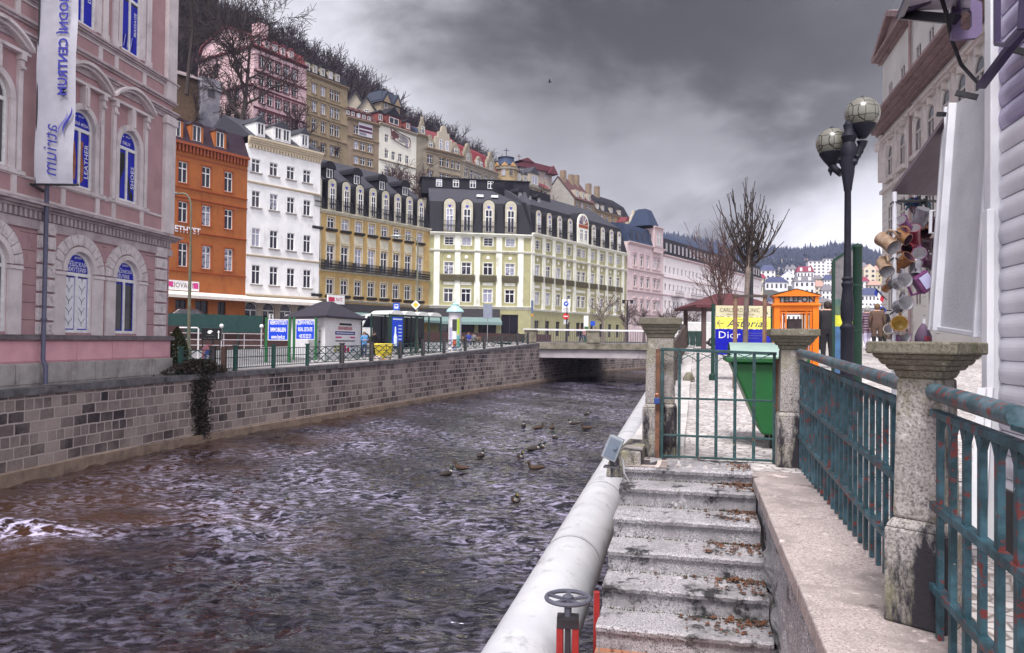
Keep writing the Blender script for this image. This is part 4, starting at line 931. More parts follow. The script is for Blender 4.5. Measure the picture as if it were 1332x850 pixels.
for i, x in enumerate(xsN):
    for (a, b), wd in ((r1, .55), (r2, .6), (r3, .55)):
        m.box(x - wd - .16, x - wd, -.05, .02, a, b + .14); m.box(x + wd, x + wd + .16, -.05, .02, a, b + .14); m.box(x - wd - .16, x + wd + .16, -.08, .02, b + .14, b + .26)
    m.box(x - .75, x + .75, -.04, .02, r2[1] + .35, r1[0] - .55)
    for z in (r1[0] - .5, r3[0] - .5):
        mi = MB(); mi.box(x - .85, x + .85, -.4, -.02, z + .26, z + .30); mi.box(x - .85, x + .85, -.4, -.36, z + .36, z + .44); mi.box(x - .8, x + .8, -.36, -.08, z + .12, z + .34)
        for k in range(9): mi.box(x - .8 + k * .19, x - .72 + k * .19, -.39, -.3, z + .1, z + .4)
        F.part('flower_rail', mi, IRON)
for z, h, p in ((eave - .35, .4, .45), (r2[0] - .35, .3, .5), (gtop, .3, .3), (r1[0] - 2.4, .0, 0)):
    if h: cornice(m, 0, L, z, h, p, 0, 3)
F.part('cream_moulding', m, CR)
m = MB(); balustrade(m, 0, L - .4, r2[0] - .05, 1.05, -.6, .105); m.box(0, L - .4, -.62, .02, r2[0] - .16, r2[0] - .05); m.box(0, L - .4, -.59, -.57, r2[0] + .1, r2[0] + .3); [m.box(x + bay * .38, x + bay * .62, -.61, -.55, r2[0], r2[0] + .95) for x in xsN[:-1]]; F.part('balcony', m, [IRON])
for x, z, w, h in [(x, a, 1.1, b - a) for x in xsN for a, b in (r1, r3)] + [(x, r2[0], 1.2, r2[1] - r2[0]) for x in xsN]: window(F.root, x, z, w, h, .17, 'cross')
for a, b, c, d_ in gops: window(F.root, (a + b) / 2, c, b - a, d_ - c, .2, 'two', M('shop_frame_dark', (.03, .03, .03)), GLD, name='shopfront')
m = MB(); m.box(.5, L, -1.3, -.05, gtop - 1.5, gtop - .25); F.part('fascia', m, M('dark_fascia', (.035, .03, .035), (.05, .045, .05), .6))
m = MB(); m.add([(3, -1.3, gtop - 1.3), (L, -1.3, gtop - 1.3), (L, -3.4, gtop - 2.0), (3, -3.4, gtop - 2.0), (L, -3.4, gtop - 2.3), (3, -3.4, gtop - 2.3)], [(0, 1, 2, 3), (3, 2, 4, 5)]); F.part('awning', m, M('awning_green', (.16, .23, .22), (.12, .18, .18)))
m = MB(); x0, z0 = F.hit(416, 388); x1 = F.hit(438, 391)[0]; m.box(x0, x1, -1.45, -1.31, z0 - .7, z0 + .4, 0); m.text('PLATZ', TM(((x0 + x1) / 2 + .45, -1.46, z0 - .15)), .55, 1, 0, sx=.6, bold=.01); m.box(x0 + .15, (x0 + x1) / 2 - .25, -1.46, -1.45, z0 - .4, z0 + .12, 1); F.part('shop_sign', m, [WHT, M('sign_red', (.5, .02, .08))])
dh = zat(430, 238) - eave; mh = dh + .5
m = MB(); mansard(m, L, eave + .05, mh, 1.3, 4.2, 14, 0, 0, 0, .15, 1); F.part('roof', m, [SLATE2, SLATE])
def arched_dormer(F, x, z, w, h, yfront, emblem, dep=2.2):
    d = MB(); sp = h - w / 2; P = arc(x - w / 2, x + w / 2, z + sp, 10); iw = w * .62; ih = h * .68
    w_ = w; d.prism([(x - w / 2, z), (x + w / 2, z)] + P, yfront, yfront + .18, 0)
    Q = arc(x - w / 2 - .13, x + w / 2 + .13, z + sp, 10); d.prism([(x - w / 2 - .13, z), (x + w / 2 + .13, z)] + Q, yfront + .1, yfront + dep, 1)
    if emblem: d.poly([(x + q * .26, yfront - .01, z + ih + .36 + .30 * math.sin(t)) for q, t in ((-1, .8), (-.5, 1.2), (0, 1.4), (.5, 1.2), (1, .8), (.15, -.4), (-.15, -.4))], 2)
    o = F.part('dormer', d, [M('dormer_stone', (.46, .43, .34), (.34, .31, .25), .8, 2), SLATE2, M('dormer_blue', (.04, .04, .35))]); window(o, x, z + .12, iw, ih, yfront - .01, 'cross')
    m = MB(); balustrade(m, x - w / 2 - .1, x + w / 2 + .1, z + .02, h * .33, yfront - .35, .14, dep=.35); m.build('rail', IRON, o)
for i, x in enumerate(xsN): arched_dormer(F, x, eave + .12, 1.25, zat(430, 233) - eave - .1, -.2, True)
for px in (426.5, 462, 495, 525):
    x = F.hit(px, 225, 2)[0]; z = eave + mh + .35; d = MB(); d.box(x - .75, x + .75, 1.75, 5, z - .4, z + 1.5, 0); Q = arc(x - .95, x + .95, z + 1.35, 8); d.prism(Q, 1.5, 7, 0); o = F.part('dormer', d, [SLATE2]); window(o, x, z + .15, .95, 1.6, 1.70, 'cross')
# green hotel, front part
GP = M('sage_plaster', (.35, .33, .18), (.28, .265, .15), .78, .9, .08, 25, stain=.35, sc=(.18, .165, .10), ssc=.8, streak=.25)
CW = M('cream_white', (.74, .73, .64), (.58, .57, .5), .75, 1.2, stain=.25, sc=(.32, .3, .25), ssc=1.2, streak=.25)
hotel = None
def green_part(F, cols, wn, npil, first, dn):
    global hotel
    L = F.L; Z = F.hit
    c0 = cols[0]
    r1 = (Z(c0, first[1])[1], Z(c0, first[0])[1]); r2 = (Z(c0, first[3])[1], Z(c0, first[2])[1]); r3 = (Z(c0, first[5])[1], Z(c0, first[4])[1]); eave = Z(c0, first[6])[1]; gtop = Z(c0, first[7])[1]
    xs = [Z(c, 350)[0] for c in cols]
    ops = [(x - wn / 2, x + wn / 2, *r) for x in xs for r in (r1, r2, r3)]
    gx = [x for x in xs]; gops = [(x - wn / 2, x + wn / 2, .9, gtop - 1.4) for x in gx] if dn else [(xs[-1] - 1.2, xs[-1] + 1.3, .2, gtop - .9)] + [(x - 1.3, x + 1.3, .2, gtop - 1.9) for x in xs[:-1]]
    m = MB(); wallgrid(m, 0, L, 0, eave, ops + gops, .25); F.part('wall', m, GP); shell_m = MB(); shell(shell_m, L, eave, 14, 0, 0); F.part('rear_wall', shell_m, GP)
    m = MB(); mb_ = MB()
    for p in npil:
        x = Z(p, 350)[0]; m.box(x - .42, x + .42, -.14, .02, gtop + .3, r1[0] - 1.0); m.box(x - .42, x + .42, -.1, .02, r1[0] - .6, eave - .4)
    for z, h, p in ((eave - .4, .45, .5), (r1[0] - .95, .3, .28), (gtop, .3, .25), (r3[0] - .95, .12, .1)): cornice(m, 0, L, z, h, p, 0, 3)
    for x in xs:
        for a, b in (r1, r2, r3): m.box(x - wn / 2 - .1, x - wn / 2, -.05, .02, a, b); m.box(x + wn / 2, x + wn / 2 + .1, -.05, .02, a, b); m.box(x - wn / 2 - .1, x + wn / 2 + .1, -.06, .02, b, b + .1)
        m.box(x - wn / 2 - .1, x + wn / 2 + .1, -.05, .02, r3[1] + .55, r3[1] + .95); m.sphere((x, -.03, r2[1] + .75), .28, 8, 0, sy=.2)
        A = arc(x - .95, x + .95, r2[1] + .55, 10); B = arc(x - 1.05, x + 1.05, r2[1] + .55, 10)
        for i in range(10): mb_.prism([A[i], B[i], B[i + 1], A[i + 1]], -.03, .02)
    F.part('cream_moulding', m, CW); F.part('blind_arch', mb_, M('sage_dark', (.26, .24, .12)))
    m = MB(); BX = M('balcony_bronze', (.10, .085, .05), (.07, .06, .04))
    for x in xs: balustrade(m, x - 1.25, x + 1.25, r2[0] - .95, .95, -.35, .16, dep=.35); m.box(x - 1.22, x + 1.22, -.31, -.28, r2[0] - .85, r2[0] - .1)
    F.part('balcony_rail', m, BX)
    for x in xs:
        for a, b in (r1, r2, r3): window(F.root, x, a, wn, b - a, .17, 'grid' if b - a < 1.6 else 'cross')
    for a, b, c, d_ in gops: window(F.root, (a + b) / 2, c, b - a, d_ - c, .2, 'two', M('shop_frame_dark', (.03, .03, .03)), GLD, name='shopfront')
    return xs, eave, gtop
F = Facade('hotel', 557, 90 * K, 690, 92 * K, 1.0, 'sage green hotel front with cream pilasters and black awnings facing the bridge')
xs, eave, gtop = green_part(F, [583.8, 606.5, 634.7, 663.4], 1.35, [568, 595, 620.7, 649, 677], (308, 319, 341, 357, 375.5, 393, 303, 400), 0)
L = F.L; hA = F
m = MB(); mh = F.hit(634, 263)[1] - eave; h2 = F.hit(634, 238, 5)[1] - eave - mh; mansard(m, L, eave + .05, mh, 1.2, h2, 14, 0, 0, 0, .15, 1); F.part('roof', m, [SLATE2, SLATE])
for x in xs: arched_dormer(F, x, eave + .12, 1.65, F.hit(634, 261)[1] - eave - .1, -.2, True)
for px in (624, 643): x = F.hit(px, 254, 3)[0]; m = MB(); m.box(x - .5, x + .5, 2.4, 3.2, eave + mh + h2 * .30, eave + mh + h2 * .30 + .35); F.part('skylight', m, M('skylight_white', (.75, .75, .78)))
m = MB(); z = eave + mh + h2 * .75; m.box(-1, L + .5, 5.2, 9, z - 1, z + 1.35); m.box(-1.2, L + .7, 5, 9.2, z + 1.35, z + 1.48); F.part('attic', m, SLATE2)
for px in (571, 593, 615, 638): x = F.hit(px, 243, 5.2)[0]; window(F.root, x, z + .1, .9, 1.1, 5.16, 'cross')
m = MB(); x1 = F.hit(649, 400)[0]; m.box(0, x1, -1.2, -.05, gtop - 1.6, gtop - .2); F.part('fascia', m, M('dark_fascia', ()))
m = MB(); m.add([(0, -1.2, gtop - 1.4), (x1, -1.2, gtop - 1.4), (x1, -3.2, gtop - 2.1), (0, -3.2, gtop - 2.1), (x1, -3.2, gtop - 2.5), (0, -3.2, gtop - 2.5)], [(0, 1, 2, 3), (3, 2, 4, 5)]); F.part('awning', m, M('awning_green', ()))
# green hotel, receding part
F = Facade('hotel', 690, 92.0 * K, 814, 112.5 * K, 1.0, 'long sage green hotel side with many pilasters and a big arched gable window')
gc = [698.8, 712.8, 726.3, 740, 752.7, 758.6, 770.8, 782.7, 794, 804]
xs, eave, gtop = green_part(F, gc, 1.15, [692.5, 706.9, 720, 734, 747, 765.8, 777.7, 788.9, 799.7, 810], (313, 324.5, 345, 359.5, 380, 396.5, 305, 405), 1)
L = F.L
m = MB(); mh = F.hit(699, 265)[1] - eave; mansard(m, L, eave + .05, mh, 1.4, 3.6, 14, 0, 0, 0, .15, 1); F.part('roof', m, [SLATE2, SLATE])
for i, x in enumerate(xs):
    if i in (4, 5): continue
    arched_dormer(F, x, eave + .12, 1.3, F.hit(698.8, 273)[1] - eave - .2, -.2, True)
x = (xs[4] + xs[5]) / 2; d = MB(); z = eave + .1; hh = F.hit(755, 279)[1] - eave; d.prism([(x - 1.7, z), (x + 1.7, z)] + arc(x - 1.7, x + 1.7, z + hh - 1.7, 12), -.4, -.1, 0); d.prism([(x - 1.9, z), (x + 1.9, z)] + arc(x - 1.9, x + 1.9, z + hh - 1.7, 12), -.15, 4, 1)
d.prism(arc(x - 1.4, x + 1.4, z + hh - 1.75, 12), -.43, -.39, 2); d.prism(arc(x - 1.4, x + 1.4, z + hh - 1.75, 12)[:3] + [(x, z + hh - 1.75)], -.45, -.42, 3)
for w_ in (.5, 1.05, 1.6, 2.1, 2.6): d.bar((x, -.46, z + hh - 1.75), (x + 1.4 * math.cos(w_), -.46, z + hh - 1.75 + 1.4 * math.sin(w_)), .06, .04, 0)
d.box(x - 1.5, x + 1.5, -.44, -.4, z + hh - 2.35, z + hh - 1.85, 3)
o = F.part('gable_dormer', d, [CW, SLATE2, M('stained_blue', (.05, .07, .2), (.25, .08, .06), .15, 2), M('stained_red', (.3, .07, .03))])
for q in (-.7, .7): window(o, x + q, z + .4, .9, hh - 3.0, -.41, 'cross')
m = MB(); z = eave + mh + 1.2; m.box(0, L * .42, 5, 9, z, z + 2.4); F.part('attic', m, SLATE2)
for k in range(3):
    x = 2.0 + k * 2.6; d = MB(); d.box(x - .5, x + .5, 3.6, 5.2, z - .6, z + 1.0); d.prism(arc(x - .65, x + .65, z + .9, 8), 3.4, 6); o = F.part('dormer', d, SLATE2); window(o, x, z - .3, .65, 1.3, 3.55, 'two')
# pinkish ornate house + long white hotel beyond
LP = M('pale_pink_plaster', (.62, .50, .50), (.52, .41, .42), .8, 1, .1, stain=.2, sc=(.36, .26, .28))
F = Facade('town_house', 815, 112.7 * K, 862, 122.9 * K, 1.0, 'pale pink ornate house with blue roof turret beyond the green hotel')
L = F.L; cx = [825.6, 834.4, 842.3, 851, 856]; eave = F.hit(825, 316)[1]
ops, ws = rows(F, [(cx, 331, 345.5, 1.2), (cx, 360, 373, 1.2), (cx, 390, 402, 1.2)]); m = MB(); wallgrid(m, 0, L, 0, eave, ops, .25); shell(m, L, eave, 13, 0, 0); F.part('wall', m, LP)
m = MB(); cornice(m, 0, L, eave - .5, .55, .5, 0, 3)
for x, z, w, h in ws: m.prism([(x - .9, z + h + .25), (x + .9, z + h + .25), (x, z + h + .8)], -.2, .02); m.box(x - .85, x - .6, -.1, .02, z, z + h + .2); m.box(x + .6, x + .85, -.1, .02, z, z + h + .2); m.box(x - .95, x + .95, -.2, .02, z - .25, z - .05)
for py in (352, 380, 410): cornice(m, 0, L, F.hit(825, py)[1], .3, .25, 0, 2)
F.part('moulding', m, M('pink_trim', (.56, .43, .43), (.40, .30, .31)))
m = MB(); mansard(m, L, eave, 3.3, .8, .8, 13, 0); F.part('roof', m, SLATEB)
m = MB(); x = F.hit(854, 310)[0]; m.box(x - 1.9, x + 1.9, -.5, 4, eave - 1, eave + 3.6, 0); cornice(m, x - 2, x + 2, eave + 3.6, .4, .5, 0, 2, -.3); m.frustum((x - 1.5, 2), 4.2, 4.6, 2.2, 2.2, eave + 4, eave + 7.2, 1); m.box(x - 2.4, x - .6, 1.2, 2.8, eave + 7.2, eave + 7.35, 1)
o = F.part('turret', m, [M('pink_trim', ()), SLATEB])
for q in (-.6, .6): window(o, x + q, eave + .4, .8, 2.4, -.53, 'cross')
for c in (821, 829, 837, 845): x = F.hit(c, 305)[0]; window(F.root, x, eave + .6, .9, 1.7, -.1, 'two', SLATEB, GLD)
put(F, ws)
F = Facade('white_hotel', 862, 123 * K, 990, 168 * K, 1.0, 'long plain white hotel with a dark attic row of windows far down the river')
L = F.L; eave = F.hit(866, 332)[1]; n = 24; sx0 = F.hit(866, 350)[0]; s1 = F.hit(871.5, 350)[0] - sx0; cxs = [sx0 + s1 * i for i in range(int((L - 1.5) / s1))]
r1 = (F.hit(866, 355.5)[1], F.hit(866, 346)[1]); r2 = (F.hit(866, 378)[1], F.hit(866, 369)[1]); r3 = (F.hit(866, 402)[1], F.hit(866, 391)[1])
ops = [(x - .5, x + .5, *r) for x in cxs for r in (r1, r2, r3)]; m = MB(); wallgrid(m, 0, L, 0, eave, ops, .25); shell(m, L, eave, 15, 0, 0); F.part('wall', m, M('offwhite_plaster', (.74, .68, .68), (.66, .6, .6), .8, .8))
m = MB(); cornice(m, 0, L, eave - .4, .45, .4, 0, 2)
for py in (362, 385): cornice(m, 0, L, F.hit(866, py)[1], .25, .15, 0, 2)
F.part('moulding', m, M('pink_trim', ()))
m = MB(); mansard(m, L, eave, 3.4, .5, 3.2, 15, 0, 0, 0, .1, 1); F.part('roof', m, [SLATE2, SLATEB])
for i, x in enumerate(cxs): window(F.root, x, eave + .7, .8, 1.7, -.12, 'two', M('pale_frame', (.5, .45, .48)), GLD)
for x in cxs:
    for a, b in (r1, r2, r3): window(F.root, x, a, 1.0, b - a, .17, 'two')
m = MB()
for a, b in ((873, 884), (893, 918)): balustrade(m, F.hit(a, 385)[0], F.hit(b, 385)[0], r3[1] + 1.0, 1.1, -1, .3, dep=1); m.box(F.hit(a, 385)[0], F.hit(b, 385)[0], -1, 0, r3[1] + .8, r3[1] + 1)
F.part('balcony', m, M('balcony_grey', (.2, .16, .18)))
# ================================================================ HILL
GB = at(690, 440, 92 * K); GB.z = 0; DB = Vector((.584, .812, 0)).normalized(); NB = Vector((-DB.y, DB.x, 0))
def TO(t, o, z=0): return GB + DB * t + NB * o + Vector((0, 0, z))
def ridge(t): return lerp(t, [-120, 20, 55, 79, 126, 146, 195, 260, 340], [92, 84, 79, 73, 66, 55, 34, 24, 14])
def zbase(t): return lerp(t, [-120, -30, 40, 120, 200, 300], [30, 28, 25, 20, 17, 8])
def hillz(t, o):
    zb, r = zbase(t), ridge(t); return lerp(o, [14, 20, 30, 36, 50, 110, 220, 330], [.9, 6, zb - 4, zb, zb + 3, r - 6, r - 8, r - 20])
mb = MB(); ts = np.linspace(-120, 340, 70); os_ = [13.5, 16, 20, 25, 30, 36, 43, 50, 62, 75, 90, 105, 115, 140, 180, 220, 330]
for i, t in enumerate(ts):
    for j, o in enumerate(os_):
        z = hillz(t, o) + (rng.uniform(-.6, .6) if o > 20 else 0); mb.v.append(tuple(TO(t, o, z)))
        if i and j: a = i * len(os_) + j; b = a - len(os_); mb.f.append((b, a, a - 1, b - 1)); mb.m.append(0)
tag(mb.build('hillside', M('hill_earth', (.030, .022, .026), (.018, .015, .019), .95, .3, .5, 2), smooth=True), kind='structure')
# ---- bare tree generator: tapered limbs as thin tubes
def limbs(rnd, p, d, L, r, lev, mx, spread, nch, up, out, seg=3, kmin=.25):
    p = Vector(p); d = Vector(d).normalized(); pts = [p.copy()]; rs = [r]
    for i in range(seg):
        d = (d + Vector((rnd.gauss(0, .13), rnd.gauss(0, .13), rnd.gauss(0, .10) + up))).normalized(); p = p + d * (L / seg); pts.append(p.copy()); rs.append(r * (1 - .62 * (i + 1) / seg))
    out.append((pts, rs))
    if lev >= mx: return
    n = nch[min(lev, len(nch) - 1)]
    for k in range(n):
        f = kmin + (1 - kmin) * (k + rnd.random()) / n; x = min(f * seg, seg - 1e-3); i = int(x); q = pts[i].lerp(pts[i + 1], x - i); rr = (rs[i] + (rs[i + 1] - rs[i]) * (x - i))
        dd = (pts[i + 1] - pts[i]).normalized(); w = rnd.uniform(0, 6.28); a = dd.orthogonal().normalized(); b = dd.cross(a); s = spread * rnd.uniform(.7, 1.25)
        nd = dd * math.cos(s) + (a * math.cos(w) + b * math.sin(w)) * math.sin(s)
        limbs(rnd, q, nd, L * rnd.uniform(.5, .72), max(rr * .68, .006), lev + 1, mx, spread, nch, up, out, seg, kmin)
def tree_mesh(out, n=4, rmin=0):
    m = MB()
    for pts, rs in out: m.tube(pts, [max(r, rmin) for r in rs], n if rs[0] > .03 else 3, cap=False)
    return m
BARK = M('bark_dark', (.05, .036, .032), (.03, .022, .022), .9, 6, .6, 20); TWIG = M('twig_purple', (.045, .03, .034), (.03, .02, .025), .9, 3)
BARKL = M('bark_pale', (.20, .16, .14), (.11, .085, .075), .9, 5, .6, 18)
# far wood on the hill: one mass of bare crowns
var = []
for s_ in range(5):
    r_ = random.Random(40 + s_); out = []; limbs(r_, (0, 0, 0), (0, 0, 1), 6.2, .2, 0, 3, .62, (7, 6, 4), .07, out, 2, .3)
    m = tree_mesh(out, 3, .05); fv = np.array(m.v); ff = [f for f in m.f]; var.append((fv, np.array(ff)))
r_ = random.Random(9); AV = []; AF = []; off = 0; cnt = 0
while cnt < 980:
    t = r_.uniform(-95, 250); o = 46 + 78 * r_.random() ** .75
    P = TO(t, o); z = hillz(t, o)
    px = 666 + 1000 * P.x / P.y
    if px < 200 or px > 900: continue
    if t > 135 and o < 80: continue
    fv, ff = var[cnt % 5]; sc = r_.uniform(.75, 1.25) * (1 if t < 120 else .8); w = r_.uniform(0, 6.28); c, s_ = math.cos(w), math.sin(w)
    q = fv * sc; q = np.stack([q[:, 0] * c - q[:, 1] * s_ + P.x, q[:, 0] * s_ + q[:, 1] * c + P.y, q[:, 2] + z - .4], -1); AV.append(q); AF.append(ff + off); off += len(q); cnt += 1
AV = np.concatenate(AV); AF = np.concatenate(AF); me = bpy.data.meshes.new('bare_wood'); me.vertices.add(len(AV)); me.vertices.foreach_set('co', AV.ravel()); me.loops.add(AF.size); me.loops.foreach_set('vertex_index', AF.ravel()); me.polygons.add(len(AF)); me.polygons.foreach_set('loop_start', np.arange(0, AF.size, 4)); me.update(calc_edges=True); me.validate()
me.materials.append(TWIG); o = bpy.data.objects.new('bare_wood', me); COL.objects.link(o); tag(o, 'dark leafless wood covering the hillside above the upper row of houses', 'wood', kind='stuff')
def bare_tree(name, P, h, seed, label, group=None, spread=.6, nch=(7, 6, 5), r=.2, up=.05, mx=3, trunk=.3, bark=None, kmin=.2, rmin=0, lean=(0, 0, 1), seg=3, n=6):
    rt = empty(name, P, 0, label, 'tree', group); rnd = random.Random(seed); bark = bark or BARK
    th = h * trunk; m = MB(); m.tube([(0, 0, -.2), (lean[0] * .3 * th, lean[1] * .3 * th, th * .5), (lean[0] * th * .8, lean[1] * th * .8, th)], [r * 1.35, r, r * .85], 8); m.build('trunk', bark, rt)
    out = []; limbs(rnd, (lean[0] * th * .8, lean[1] * th * .8, th * .97), lean, h * (1 - trunk) * .62, r * .8, 0, mx, spread, nch, up, out, seg, kmin)
    tree_mesh(out, n, rmin).build('crown', bark, rt); return rt
# big trees by the pink hill house and at the top left
def on_hill(px, o):
    best = min((abs(666 + 1000 * TO(t, o).x / TO(t, o).y - px), t) for t in np.arange(-110, 250, .5)); t = best[1]; return TO(t, o, hillz(t, o))
P = on_hill(306, 27); P.z = 24; bare_tree('bare_tree', P, 25, 21, 'big spreading leafless tree in front of the pink hillside house', 'leafless hillside trees', .72, (9, 7, 6, 4), .42, .03, 4, .22, kmin=.12, rmin=.03)
P = on_hill(235, 30); P.z = 33; bare_tree('bare_tree', P, 28, 33, 'tall leafless tree at the top left beside the pink corner house', 'leafless hillside trees', .55, (8, 6, 5, 4), .22, .05, 4, .3, lean=(.1, 0, 1), rmin=.03)
for px, o_, z, h, sd, lb in ((716, 62, 38, 13, 5, 'rounded leafless tree just right of the half timbered house'), (735, 66, 37, 11, 6, 'smaller leafless tree above the bare gable wall'), (826, 60, 30, 16, 8, 'dense dark leafless tree above the blue turret'), (860, 62, 22, 14, 12, 'leafless tree right of the blue turret sloping down to the ridge'), (843, 66, 28, 14, 14, 'leafless tree between the two dark crowns by the turret')):
    P = on_hill(px, o_); P.z = z; bare_tree('bare_tree', P, h, sd, lb, 'leafless hillside trees', .7, (10, 8, 6), .25, .04, 3, .2, kmin=.1, rmin=.035)
for px, z, h, sd, lb in ((500, 25, 5.5, 51, 'low leafless bush below the white hillside house'), (520, 25, 6, 52, 'purplish leafless bush at the right foot of the white hillside house'), (545, 25, 6.5, 53, 'leafless bush under the gabled stone house'), (380, 29, 8, 54, 'thin leafless bush at the foot of the pink hillside house'), (575, 25, 6, 55, 'leafless bush below the curved gable')):
    P = on_hill(px, 31); P.z = z; bare_tree('bare_bush', P, h, sd, lb, 'leafless hillside bushes', .8, (12, 8, 5), .12, .06, 3, .1, kmin=.05, rmin=.03, bark=M('twig_red', (.10, .06, .06), (.06, .04, .04)))
# ---------------------------------------------------------------- hillside houses
DKW = M('dark_frame', (.10, .07, .07)); RED_T = M('dark_red_trim', (.16, .05, .06), (.10, .03, .04))
SURR = {}
def hill_house(px0, d0, px1, d1, eave_y, zb, label, wallm, specs, trim, roofm, roof=(2.6, 1.0, 1.4), dep=12, gm=None, fm=None, bands=(), dorm=(), name='hill_house', dm=None, ledge=True, style='cross', hip=(0, 0)):
    F = Facade(name, px0, d0 * K, px1, d1 * K, zb, label, 'house', 'houses stepping along the hillside'); L = F.L
    eave = F.hit(px0, eave_y)[1]; ops, ws = rows(F, specs); m = MB(); wallgrid(m, 0, L, 0, eave, [q for q in ops if q[0] > .05 and q[1] < L - .05], .25); shell(m, L, eave, dep, 0, -4)
    m.quad((0, 0, -4), (L, 0, -4), (L, 0, 0), (0, 0, 0)); F.part('wall', m, wallm); 
    for x, z, w, h in [q for q in ws if q[0] - q[2] / 2 > .05 and q[0] + q[2] / 2 < L - .05]:
        f = window(F.root, x, z, w, h, .17, style, fm, gm); kx = (round(w, 2), round(h, 2), trim.name)
        if not ledge: continue
        if kx not in SURR: mm = MB(); mm.box(-w / 2 - .2, w / 2 + .2, -.33, -.15, h + .02, h + .3); mm.box(-w / 2 - .16, -w / 2 - .02, -.23, -.15, -.03, h + .02); mm.box(w / 2 + .02, w / 2 + .16, -.23, -.15, -.03, h + .02); mm.box(-w / 2 - .2, w / 2 + .2, -.30, -.15, -.2, -.03); t_ = mm.build('surround', trim, None); SURR[kx] = t_.data; bpy.data.objects.remove(t_)
        t_ = bpy.data.objects.new('surround', SURR[kx]); COL.objects.link(t_); t_.parent = f
    m = MB(); cornice(m, -.1, L + .1, eave - .4, .5, .5, 0, 3)
    for py in bands: cornice(m, 0, L, F.hit(px0, py)[1], .3, .2, 0, 2)
    F.part('moulding', m, trim)
    if roofm: m = MB(); mansard(m, L, eave + .05, roof[0], roof[1], roof[2], dep, 0, hip[0], hip[1], .3); F.part('roof', m, roofm)
    for px, w, h in dorm:
        x = F.hit(px, eave_y)[0]; d = MB(); z = eave + .2; d.box(x - w / 2, x + w / 2, -.05, 2, z, z + h, 0); d.prism([(x - w / 2 - .2, z + h), (x + w / 2 + .2, z + h), (x, z + h + w * .45)], -.2, 3, 1); o = F.part('dormer', d, [dm or wallm, roofm]); window(o, x, z + h * .2, w * .6, h * .65, -.07, 'two')
    return F, eave
HP = M('hill_pink', (.62, .44, .46), (.52, .34, .37), .8, .5, .1, stain=.2, sc=(.34, .2, .23), ssc=.3)
F, e = hill_house(324, 106.7, 393, 115, 57, 27, 'big pink hillside house with dark red roof edges behind the bare tree', HP, [(lin(330, 383.4, 6), 70, 84, 1.1), (lin(330, 383.4, 6), 94, 107, 1.1), (lin(330, 383.4, 6), 118, 131, 1.1), (lin(330, 383.4, 6), 142, 154, 1.1)], RED_T, REDROOF, (2.2, 1.2, 2.6), 15, bands=(90, 112, 138), dorm=[(c, 1.1, 1.6) for c in (336, 347, 358, 368, 379)])
m = MB(); m.poly([(-.03, .4, e), (-.03, 14.6, e), (-.03, 13.5, e + 2.2), (-.03, 7.5, e + 4.6), (-.03, 1.5, e + 2.2)]); m.box(6, 8, 6, 8, e + 3, e + 7.5); F.part('gable', m, HP)
m = MB()
for a, b in (((-.2, -.2, e), (-.2, 1.3, e + 2.3)), ((-.2, 1.3, e + 2.3), (-.2, 7.5, e + 4.8)), ((-.2, 7.5, e + 4.8), (-.2, 13.7, e + 2.3)), ((-.2, 13.7, e + 2.3), (-.2, 15.2, e)), ((-.1, 0, e), (-.1, 15, e)), ((-.1, 0, e - 6.6), (-.1, 15, e - 6.6))): m.bar(a, b, .5, .35)
F.part('gable_trim', m, RED_T)
for y in (4.2, 9.8):
    for z in (e - 3.4, e - 8.5, e - 13): w = window(F.root, -.06, z, 1.1, 1.9, y, 'cross', DKW); w.rotation_euler.z = -math.pi / 2
TN = M('hill_tan', (.33, .26, .17), (.23, .18, .11), .8, .6, .15, stain=.25, sc=(.2, .15, .1), ssc=.4, streak=.4)
BRW = M('hill_brown', (.27, .20, .14), (.18, .135, .095), .8, .6, .15, stain=.3, sc=(.15, .11, .08), ssc=.4, streak=.4)
TNT = M('tan_trim', (.30, .22, .14), (.2, .15, .1)); CRT = M('hill_cream_trim', (.40, .35, .28))
F, e = hill_house(393, 115, 447, 122, 93, 27, 'tall tan hillside house with pedimented windows and five small dormers', TN, [([401, 408.4, 420.3, 432, 438.8], 106, 119, 1.1), ([401, 408.4, 420.3, 432, 438.8], 129, 143, 1.1), ([401, 408.4, 420.3, 432, 438.8], 152.5, 167, 1.1), ([401, 408.4, 420.3, 432, 438.8], 181, 194, 1.1)], TNT, SLATE2, (2.2, .8, 1.2), 14, bands=(123, 147, 172), dorm=[(c, 1.2, 1.9) for c in (400, 409.5, 419.5, 430, 439)], dm=CRT)
F, e = hill_house(447, 122, 489, 126.7, 151, 26, 'lower brown hillside house with red dormers and a small hanging sign', BRW, [([453.7, 463.3, 482], 161, 172, 1.2), ([453.7, 463.3, 472, 481.3], 181, 192, 1.2), ([453.7, 463.3, 472, 481.3], 201, 211, 1.2), ([453.7, 463.3, 472, 481.3], 220, 231, 1.2)], TNT, M('brown_tile', (.10, .045, .045), (.07, .03, .03), .7, 4, .3), (2.2, 1.4, 2.2), 13, bands=(176,), dorm=[(c, 1.3, 1.2) for c in (452, 458.5, 466, 473, 480)], dm=RED_T)
x, z = F.hit(474.5, 170); m = MB(); m.box(x - 1.7, x + 1.7, -.25, -.2, z - 1.3, z + 1.3, 0); m.box(x - 1.6, x + 1.6, -.26, -.25, z - .5, z - .1, 1); m.box(x - 1.5, x + .2, -.265, -.255, z - 1.1, z - .6, 2); m.box(x - 1.6, x + 1.6, -.26, -.25, z + .2, z + .75, 1); F.part('sign', m, [M('cloth_sign', (.5, .48, .52)), M('sign_plum', (.08, .02, .06)), M('sign_slate', (.2, .2, .25))])
